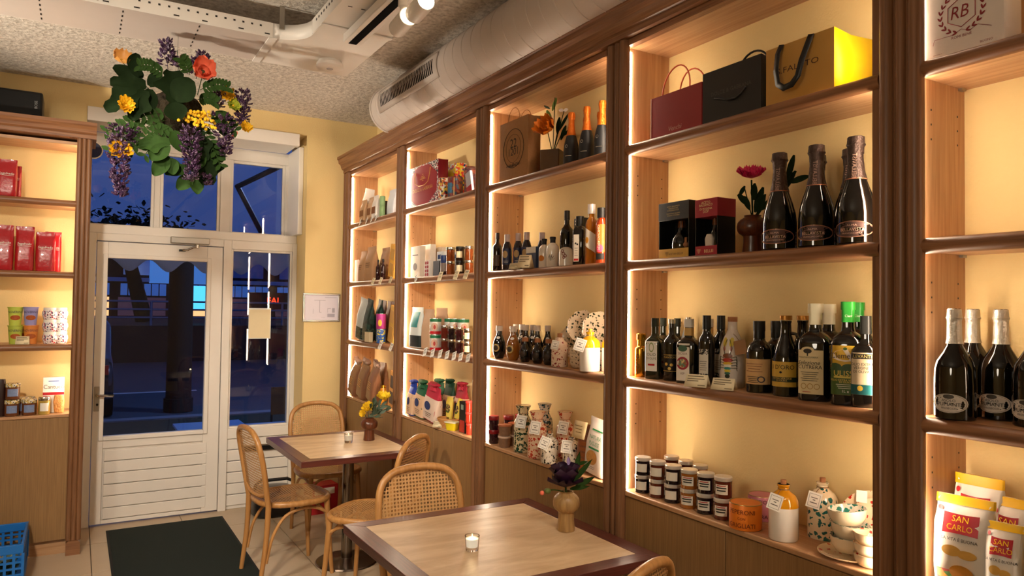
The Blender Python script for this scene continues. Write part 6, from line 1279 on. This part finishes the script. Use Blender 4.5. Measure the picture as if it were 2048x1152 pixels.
# shelf 2
grb = patt(['#16302C', '#1E3E38', '#12241F', '#24463E'], 45)
for i, (a, b, d, m_) in enumerate(((718, 731, .04, M('#C9D0CE', .5)), (733, 744, .045, grb), (749, 757, .09, grb))): r, sh, w, h = pouch('pasta_bag', 'tall dark green checked pasta bag, %s from the left' % ORD[i], a, b, 82, 2, d, .07, m_, seed=50+i, tilt=9); sh.mb(28, z0=.02*h, z1=.3*h, e=.001).build('foot_pattern', patt(['#141E1C', '#4A5A4A', '#22302C'], 120), r)
for i, (a, b) in enumerate(((758, 768), (769, 777), (778, 787))): pouch('pasta_bag', 'dark brown pasta bag in the rear, %s from the left' % ORD[i], a, b, 80, 2, .15, .05, M('#6A4430', .5, var=.1), seed=54+i, tilt=5)
r, sh, h, w = tin('biscuit_can', 'blue can with yellow spots, lower one of the pair', 762, 28, 19, 2, .035, patt(['#2A5AA8', '#2A5AA8', '#D8C83A', '#2A5AA8'], 120), silver, ring=False, cat='can'); r2, sh, h2, w = tin('biscuit_can', 'magenta can stacked on the blue spotted one', 762, 30, 20, 2, .035, M('#B03A8A', .4, .2, var=.08), silver, ring=False, dz=h*1.015, cat='can'); sh.disc(0, .4*h2, .2*w, .22*h2).build('yellow_picture', M('#D8B83A', .5), r2)
leanpack(779, 74, 2, .04, M('#C8A050', .6, var=.06), 'leaning pale yellow pack with windows on the second shelf', M('#B88A3A', .3))
carton('blank_card_box', 'small blank cream box in front of the green checked bags', 734, 743, 20, 2, .01, cream, t=.03)
for i, px in enumerate((760, 782)): price_tag(px, 2, 'price tag on the second shelf edge nearest the door, %s from the left' % ORD[i], 9, 16, tilt=12, col=whitep)
# shelf 1
for i, (a, b, hh, d) in enumerate(((704, 716, 66, .04), (720, 734, 70, .03), (737, 750, 72, .03))):
    r, sh, w, h = pouch('pasta_bag', 'clear bag of brown pasta leaning on the lowest shelf, %s from the left' % ORD[i], a, b, hh, 1, d, .08, M('#8A5E42', .35, coat=.4, var=.25, vs=50), wr=.002, seed=60+i, tilt=17)
    Shape([(h*.95, w*.3, .02, 2.5), (h*1.05, w*.7, .05, 2.5), (h*1.1, w*.9, .03, 2.5)]).mb(18, .008, i).build('cellophane_top', M('#C8A898', .2, coat=.5, var=.1), r); lines(r, sh, 0, .5*h, .4*w, .06*h, 4, gl_, .005, e=.004)
pouch('pasta_bag', 'clear bag of brown pasta in the rear by the corner', 752, 772, 74, 1, .15, .06, M('#9A6A4A', .35, coat=.4, var=.25, vs=50), wr=.003, seed=64)
r, sh, h, w = bottle('honey_bottle', 'small amber yellow bottle beside the brown pasta bags', 764, 40, 14, 1, .045, [(0, .92), (.02, 1), (.75, 1), (.85, .8), (.9, .7)], M('#C07A14', .08, coat=.7), ((.88, 1, gold, .06, 'cap'),))
leanpack(780, 72, 1, .035, M('#C08A4A', .6, var=.06), 'leaning kraft pack with two dark windows on the lowest shelf', M('#4A3E3A', .3), 10)

# ------------------------------------------------------------------ left cabinet goods
segr = M('#A8101C', .3, coat=.3, var=.08, vs=30, bump=.15, bs=30)
def coffee(l, r_, hpx, s, d, label, seed):
    r, sh, w, h = pouch('coffee_bag', label, l, r_, hpx, s, d, .07, segr, 'coffee bag', 'red coffee bean bags', left=True, wr=.0022, seed=seed)
    stext(r, sh, 'Segafredo', w*.2, 0, .6*h, whitep, .95, .004, .15); sh.patch(-.36*w, .36*w, .545*h, .552*h, .004).build('rule', whitep, r); stext(r, sh, 'EXTRA', w*.11, 0, .36*h, M('#D88A80', .5, var=0), 1, .004); stext(r, sh, 'STRONG', w*.11, 0, .29*h, M('#D88A80', .5, var=0), 1, .004)
coffee(-8, 33, 74, 4, .06, 'red coffee bag on the upper shelf of the left cabinet, in front', 1); coffee(12, 42, 66, 4, .16, 'red coffee bag on the upper shelf of the left cabinet, behind', 2)
coffee(-14, 26, 90, 3, .06, 'red coffee bag cut off by the left edge of the photo', 3); coffee(29, 67, 88, 3, .06, 'red coffee bag in the middle of the front row', 4); coffee(70, 110, 78, 3, .06, 'red coffee bag at the right end of the front row', 5); coffee(88, 121, 80, 3, .165, 'red coffee bag behind, right end of the shelf', 6)
def cup(px, dz, c, label, d=.06):
    p = onL(px, 2, d, dz); k = mpp(p); h = 37*k; r = T('snack_cup', label, 'cup', p, look(p), 'snack cups stacked in pairs'); sh = Shape([(0, 20*k, 20*k), (h*.95, 26*k, 26*k), (h*.96, 28*k, 28*k), (h, 28*k, 28*k)])
    sh.mb(24).build('cup', M(c, .45, var=.06), r); stext(r, sh, 'NOVERINO', h*.18, 0, h*.72, M('#3A2A4A', .5, var=0), .8); sh.disc(0, h*.42, 9*k, 5*k).build('picture', M('#A8521E', .5, var=.4, vs=150), r); return h
h = cup(30, 0, '#B0BC48', 'lower lime green snack cup'); cup(30, h+.0006, '#BCC850', 'upper lime green snack cup'); cup(61, 0, '#D8843A', 'orange snack cup under the lilac one'); cup(61, h+.0006, '#9A94C8', 'lilac snack cup on the orange one'); cup(44, 0, '#BCC850', 'lime green snack cup standing behind the pairs', .16)
majo = patt(['#E8E0E0', '#E8E0E0', '#E8E0E0', '#26305A', '#B02A3E', '#E8E0E0'], 190, .25)
def mjar(px, i, d, label):
    p = onL(px, 2, d, i*.078); k = mpp(p); r = T('decorated_jar', label, 'jar', p, 0, 'white decorated cherry jars'); w, h = 26*k, .077
    Shape([(0, w*.75, w*.75), (h*.1, w*.85, w*.85), (h*.4, w, w), (h*.65, w*.98, w*.98), (h*.8, w*.8, w*.8)]).mb(24).build('body', majo, r); Shape([(h*.8, w*.84, w*.84), (h*.97, w*.84, w*.84), (h, w*.8, w*.8)]).mb(24).build('lid', whitep, r)
for i in range(3): mjar(99, i, .06, 'white floral jar of the full stack, %s from the bottom' % ORD[i]); mjar(121, i, .1, 'white floral jar of the stack beside the post, %s from the bottom' % ORD[i])
price_tent(45, 2, .02, 24, 16, 'small blank price tent before the snack cups', True)
r, sh, h, w = bottle('dark_bottle', 'dark brown bottle at the left photo edge beside the spread jars', 0, 74, 18, 1, .06, [(0, 1), (.5, 1), (.9, .9), (1, .8)], M('#2A1512', .3), (), left=True)
jl = patt(['#D8D0C0', '#C8A83A', '#3A3A3A', '#D8D0C0'], 200); jb = M('#7A8AB0', .5, var=.25, vs=120)
for i, (px, d, dz, lb) in enumerate(((23, .05, 0, 'square spread jar with blue label, left one of the lower pair'), (58, .05, 0, 'square spread jar with blue label, right one of the lower pair'), (25, .05, .105, 'square spread jar with blue label on top of the left one'), (42, .14, 0, 'square spread jar with blue label standing behind, left'), (54, .17, 0, 'square spread jar with blue label standing behind, right'))): jar(lb, px, 32, 26, 1, d, M('#6A3E26', .15, coat=.5, var=.2), jb, jl, dz, 'spread jars with blue labels', True, 0, lidh=.24)
jar('white label mustard jar with silver lid', 88, 35, 21, 1, .05, M('#B89A4A', .15, coat=.4), whitep, silver, 0, None, True, 0)
p = onL(106, 1, .13); k = mpp(p); r = T('biscuit_box', 'white biscuit carton with a red band and a cookie picture', 'box', p, 0)
w2, h2 = 36*k, 70*k; box(-w2/2, w2/2, -.025, .025, 0, h2).build('carton', whitep, r, bevel=.001); box(-w2/2, w2/2, -.0262, -.025, h2*.5, h2*.58).build('red_band', redp, r); text(r, 'Cantucci', h2*.16, lambda a, b: (.002+a, -.0265, h2*.73+b), M('#6A4A3A', .5, var=0), .9); box(-w2*.25, w2*.25, -.0262, -.025, h2*.88, h2*.905).build('blue_line', M('#2A4A9A', .5, var=0), r)
Shape([(0, 16*k, .03, 3), (22*k, 20*k, .035, 3), (34*k, 16*k, .02, 3)]).mb(20, .003, 4).build('cookie_pack', M('#C88A4A', .5, var=.4, vs=90, bump=.4, bs=80), r).location = (10*k, -.05, .003)
# ------------------------------------------------------------------ settle: keep goods inside their bay and clear of each other
def settle():
    bpy.context.view_layer.update(); L = []
    def bb(o, lo, hi):
        if o.type == 'MESH':
            for c in o.bound_box:
                w_ = o.matrix_world @ Vector(c)
                for i in range(3): lo[i] = min(lo[i], w_[i]); hi[i] = max(hi[i], w_[i])
        for c in o.children: bb(c, lo, hi)
    for o in list(SC.objects):
        if o.parent or o.type != 'EMPTY' or o.name.split('.')[0] in ('shelf_bay', 'cornice', 'price_tag', 'ventilation_duct', 'wooden_vase', 'glass_vase'): continue
        lo, hi = [9e9]*3, [-9e9]*3; bb(o, lo, hi)
        cx, cy = (lo[0]+hi[0])/2, (lo[1]+hi[1])/2
        if not (cx > XF-.05 and YP[5] < cy < YP[0] and lo[2] > .85 and hi[2] < 2.75): continue
        b = [i for i in range(5) if YP[i+1] < cy < YP[i]][0]
        L.append([o, lo, hi, b, o.location.copy()])
    loose = ('ceramic_bowl', 'ceramic_plate', 'pasta_packet', 'vinegar_bottle', 'gift_box', 'wooden_vase')
    for it in range(25):
        for n, A in enumerate(L):
            o, lo, hi, b, _ = A
            def mv(ax, v):
                o.location[ax] += v; lo[ax] += v; hi[ax] += v
            for B in L[n+1:]:
                if B[3] != b: continue
                na, nb_ = o.name.split('.')[0], B[0].name.split('.')[0]
                if na in loose and nb_ in loose or abs(lo[2]-B[1][2]) > .03: continue
                ov = [min(hi[i], B[2][i])-max(lo[i], B[1][i]) for i in (0, 1)]
                if min(ov) < .003 or min(hi[2], B[2][2])-max(lo[2], B[1][2]) < .005: continue
                ax = 0 if ov[0] < ov[1] else 1
                s_ = (1 if (lo[ax]+hi[ax]) > (B[1][ax]+B[2][ax]) else -1)*min(ov[ax]*.45, .004)
                if abs(o.location[ax]+s_-A[4][ax]) > .02 or abs(B[0].location[ax]-s_-B[4][ax]) > .02: continue
                mv(ax, s_); B[0].location[ax] -= s_; B[1][ax] -= s_; B[2][ax] -= s_
            y1 = YP[b]-PW/2-.007; y0 = YP[b+1]+.079+.010
            if hi[1] > y1: mv(1, y1-hi[1])
            elif lo[1] < y0: mv(1, min(y0-lo[1], max(0, y1-hi[1])))
            if hi[0] > XB-.008: mv(0, XB-.008-hi[0])
    return L
settle()
# ------------------------------------------------------------------ outside the door: street at dusk
ZG = -.12
brick = M('#56607A', .7, var=.35, vs=9, bump=.4, bs=14); asph = M('#39424F', .8, var=.2, vs=4)
st = struct('ground_pavement', box(-14, 26, 6.42, 12.2, ZG-.1, ZG), brick)
struct('ground_road', box(-40, 60, 12.2, 80, ZG-.14, ZG-.06), asph)
struct('kerb', box(-14, 26, 12.0, 12.25, ZG-.1, ZG+.04), M('#6A6E78', .8))
struct('verge', box(-14, 26, 9.6, 12.0, ZG, ZG+.02), M('#16281C', .95, var=.5, vs=12, bump=.5, bs=40))
def road_line(y, x0, x1, nm, lb): 
    r = T(nm, lb, 'road marking', ((x0+x1)/2, y, ZG)); box(x0, x1, y-.06, y+.06, ZG-.06, ZG-.05).build('paint', M('#B8BCC8', .7), r, True)
road_line(16.5, -.3, 2.2, 'road_marking', 'white line on the dark road seen through the door glass')
tb = T('road_marking', 'white line on the pavement near the door seen through its glass', 'road marking', (1.3, 8.6, ZG)); box(.6, 1.75, 8.57, 8.62, ZG, ZG+.004).build('paint', M('#B8BCC8', .7), tb, True)
aw = T('awning', 'grey scalloped awning with dark folding arms outside above the door', 'awning', (1.0, 7.6, 2.2))
cl = M('#C4C2CA', .85, var=.05)
zb = at(300, 520, 1, 7.6).z
MB().grid(lambda u, v: (-1.4+5.6*u, 7.6, zb+.16-(.16+.11*(.5-.5*cos(2*pi*u*17)))*v), 204, 3).build('valance', cl, aw, True, solid=.004)
MB().tube([(-1.4, 7.6, zb+.17), (4.2, 7.6, zb+.17)], .035, 12).build('front_bar', M('#3A3A40', .5), aw, True)
for x in (1.0, 3.0):
    MB().tube([(x+.75, 6.5, 3.0), (x+.25, 7.05, 2.72), (x+.65, 7.58, zb+.2)], .028, 8).build('folding_arm', M('#1A1A1E', .5), aw, True)
struct('embankment', box(-40, 60, 25, 80, ZG-.1, .95), M('#2A2226', .85, var=.3, vs=2))
bd = T('shop_building', 'brick shop building across the street with lit windows', 'building', (4, 42, .95))
box(-8, 22, 42, 50, .95, 4.7).build('wall', M('#2E2224', .85, var=.2, vs=2), bd, True)
lit = M('#F0B070', .5, emit=1.6, var=.5, vs=2); blu = M('#4A7AC8', .5, emit=.35, var=.2); pal = M('#9AB4DC', .6)
for i in range(10):
    x = -6+i*2.6
    box(x, x+2.2, 41.9, 42, 1.0, 1.95).build('shop_window', lit if i in (2, 4, 7) else M('#6A4A5A', .5, emit=.25, var=.5, vs=3), bd, True)
    for k in range(6): box(x+.1+k*.36, x+.4+k*.36, 41.88, 42, 2.05, 2.65).build('transom_light', blu, bd, True)
    box(x-.2, x+2.4, 41.7, 42, 2.75, 2.95).build('fascia', pal, bd, True)
    box(x+.2, x+1.9, 41.9, 42, 3.1, 4.2).build('upper_window', M('#7A9AD0', .15), bd, True)
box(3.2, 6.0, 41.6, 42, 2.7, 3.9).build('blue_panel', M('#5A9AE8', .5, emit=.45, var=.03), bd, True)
sg = T('lit_sign', 'small glowing cyan street sign seen through the door', 'sign', (3.6, 28, .95)); p = at(383, 597, 1, 28)
box(p.x-.45, p.x+.45, 27.96, 28.04, p.z-.4, p.z+.45).build('panel', M('#5AD0E8', .5, emit=1.3, var=.1), sg, True); MB().tube([(p.x, 28.03, .95), (p.x, 28.03, p.z-.4)], .05, 8).build('pole', mattblack, sg, True)
nn = T('neon_sign', 'red neon shop lettering seen through the side window', 'sign', (8.2, 36, 1.6)); MB().tube([(8.2, 36.06, .95), (8.2, 36.06, 1.7)], .06, 8).build('sign_post', mattblack, nn, True); p = at(548, 602, 1, 36)
text(nn, 'FAL', .42, lambda a, b: (p.x+a-8.2, 0, p.z+b-1.6), M('#FF2A10', .5, emit=5, var=0)); box(p.x-1.2, p.x+1.2, 36.02, 36.1, p.z-.4, p.z+.4).build('board', mattblack, nn, True)
tr_ = T('street_pillar', 'dark street pillar seen through the middle of the door glass', 'pillar', (1.4, 13.4, ZG)); p = at(362, 600, 1, 13.4)
MB().lathe([(.22, ZG-.05), (.2, .1), (.19, 2.45), (.22, 2.5), (.22, 2.58), (.05, 2.66)], 24, (p.x, 13.4, 0)).build('shaft', M('#14110F', .8, var=.3), tr_, True); MB().lathe([(.23, ZG-.05), (.23, .05)], 24, (p.x, 13.4, 0)).build('base', M('#1A1614', .8), tr_, True)
tr2 = T('street_tree', 'thin leaning tree in the distance behind the door glass', 'tree', (2, 30, .95)); p = at(275, 600, 1, 30)
MB().tube([(p.x+.25, 30, .95), (p.x, 30, 2.0), (p.x-.25, 30, 3.0), (p.x-.4, 30, 3.9)], [.3, .26, .22, .15], 10).build('trunk', M('#14120F', .9), tr2, True)
m = MB(); rnd = random.Random(8)
for i in range(700): petal(m, (p.x-.3+rnd.gauss(0, .9), 30+rnd.gauss(0, .6), 4.3+rnd.gauss(0, .35)), (rnd.uniform(-1, 1), rnd.uniform(-1, 1), rnd.uniform(-1, 1)), (0, 0, 1), .22, .18, .1, .1, 2, 2)
tag(m.build('foliage', M('#0E1A10', .8), tr2, True), kind='stuff')
rl = T('street_railing', 'low metal railing along the road across the street', 'railing', (2, 25.2, .95)); rm_ = M('#5A6A8A', .5, .5)
for z in (1.2, 1.45, 1.7): MB().tube([(-2, 25.2, z), (12, 25.2, z)], .03, 6).build('rail', rm_, rl, True)
for i in range(8): MB().tube([(-2+i*2, 25.2, .95), (-2+i*2, 25.2, 1.72)], .04, 6).build('post', rm_, rl, True)
cr_ = T('parked_car', 'dark parked car partly visible at the left of the door glass', 'car', (-.35, 14.6, ZG-.05))
carp = M('#0C0F18', .25, coat=1, var=0)
body = [(-2.1, .35), (-2.1, .75), (-1.9, .95), (-1.3, 1.02), (-.7, 1.45), (.2, 1.5), (.95, 1.4), (1.5, 1.0), (1.95, .9), (2.05, .6), (2.0, .35)]
MB().prism([(x*.0+y_, z) for y_, z in body], 0, -.85, .85).build('body', carp, cr_, bevel=.06)
MB().prism([(-.98, 1.1), (-.62, 1.4), (.2, 1.44), (.2, 1.1)], 0, -.86, .86).build('side_glass', M('#2A3A5A', .1), cr_); MB().prism([(.26, 1.1), (.26, 1.44), (.85, 1.36), (1.2, 1.1)], 0, -.86, .86).build('side_glass', M('#2A3A5A', .1), cr_)
for y in (-1.3, 1.3):
    for s_ in (-1, 1): MB().tube([(s_*.72, y, .33), (s_*.88, y, .33)], .33, 24).build('wheel', M('#0A0A0A', .7), cr_)
for s_ in (-.65, .65): box(s_-.14, s_+.14, -2.13, -2.05, .72, .86).build('tail_light', M('#5A0A0E', .3, emit=.3), cr_)
for i, (x, y) in enumerate(((1.62, 7.15), (1.0, 7.1))):
    ct = T('cafe_table', ('pale blue lit outdoor table top seen low in the side window', 'pale blue lit outdoor table top seen low in the door glass')[i], 'table', (x, y, ZG)); p = at((525, 398)[i], (858, 857)[i], 1, 7.2)
    ct.location = (p.x+(.0, .12)[i], 7.3, ZG); zz_ = p.z-ZG
    box(-.3, .3, -.3, .3, zz_-.025, zz_).build('top', M('#7AA4D8', .35, var=.03), ct, bevel=.004); MB().lathe([(.2, 0), (.2, .015), (.025, .03), (.025, zz_-.025)], 20).build('stand', mattblack, ct)
oc = T('outdoor_chair', 'dark outdoor cafe chair beside the table in the side window', 'chair', (2.05, 8.0, ZG))
for x, y in ((-.2, -.2), (.2, -.2), (-.2, .2), (.2, .2)): MB().tube([(x, y, 0), (x*.9, y*.9, .45 if y < 0 else .85)], .012, 6).build('leg', mattblack, oc)
box(-.2, .2, -.2, .2, .44, .46).build('seat', M('#4A3A2A', .6, var=.3, vs=90), oc); box(-.2, .2, .17, .19, .55, .85).build('backrest', M('#4A3A2A', .6, var=.3, vs=90), oc)
# unseen bluish light added to brighten the ground outside the door
lamp('street_fill_light', 'POINT', (4.5, 11.0, 4.5), 500, (.4, .55, 1.0), shadow_soft_size=.3)
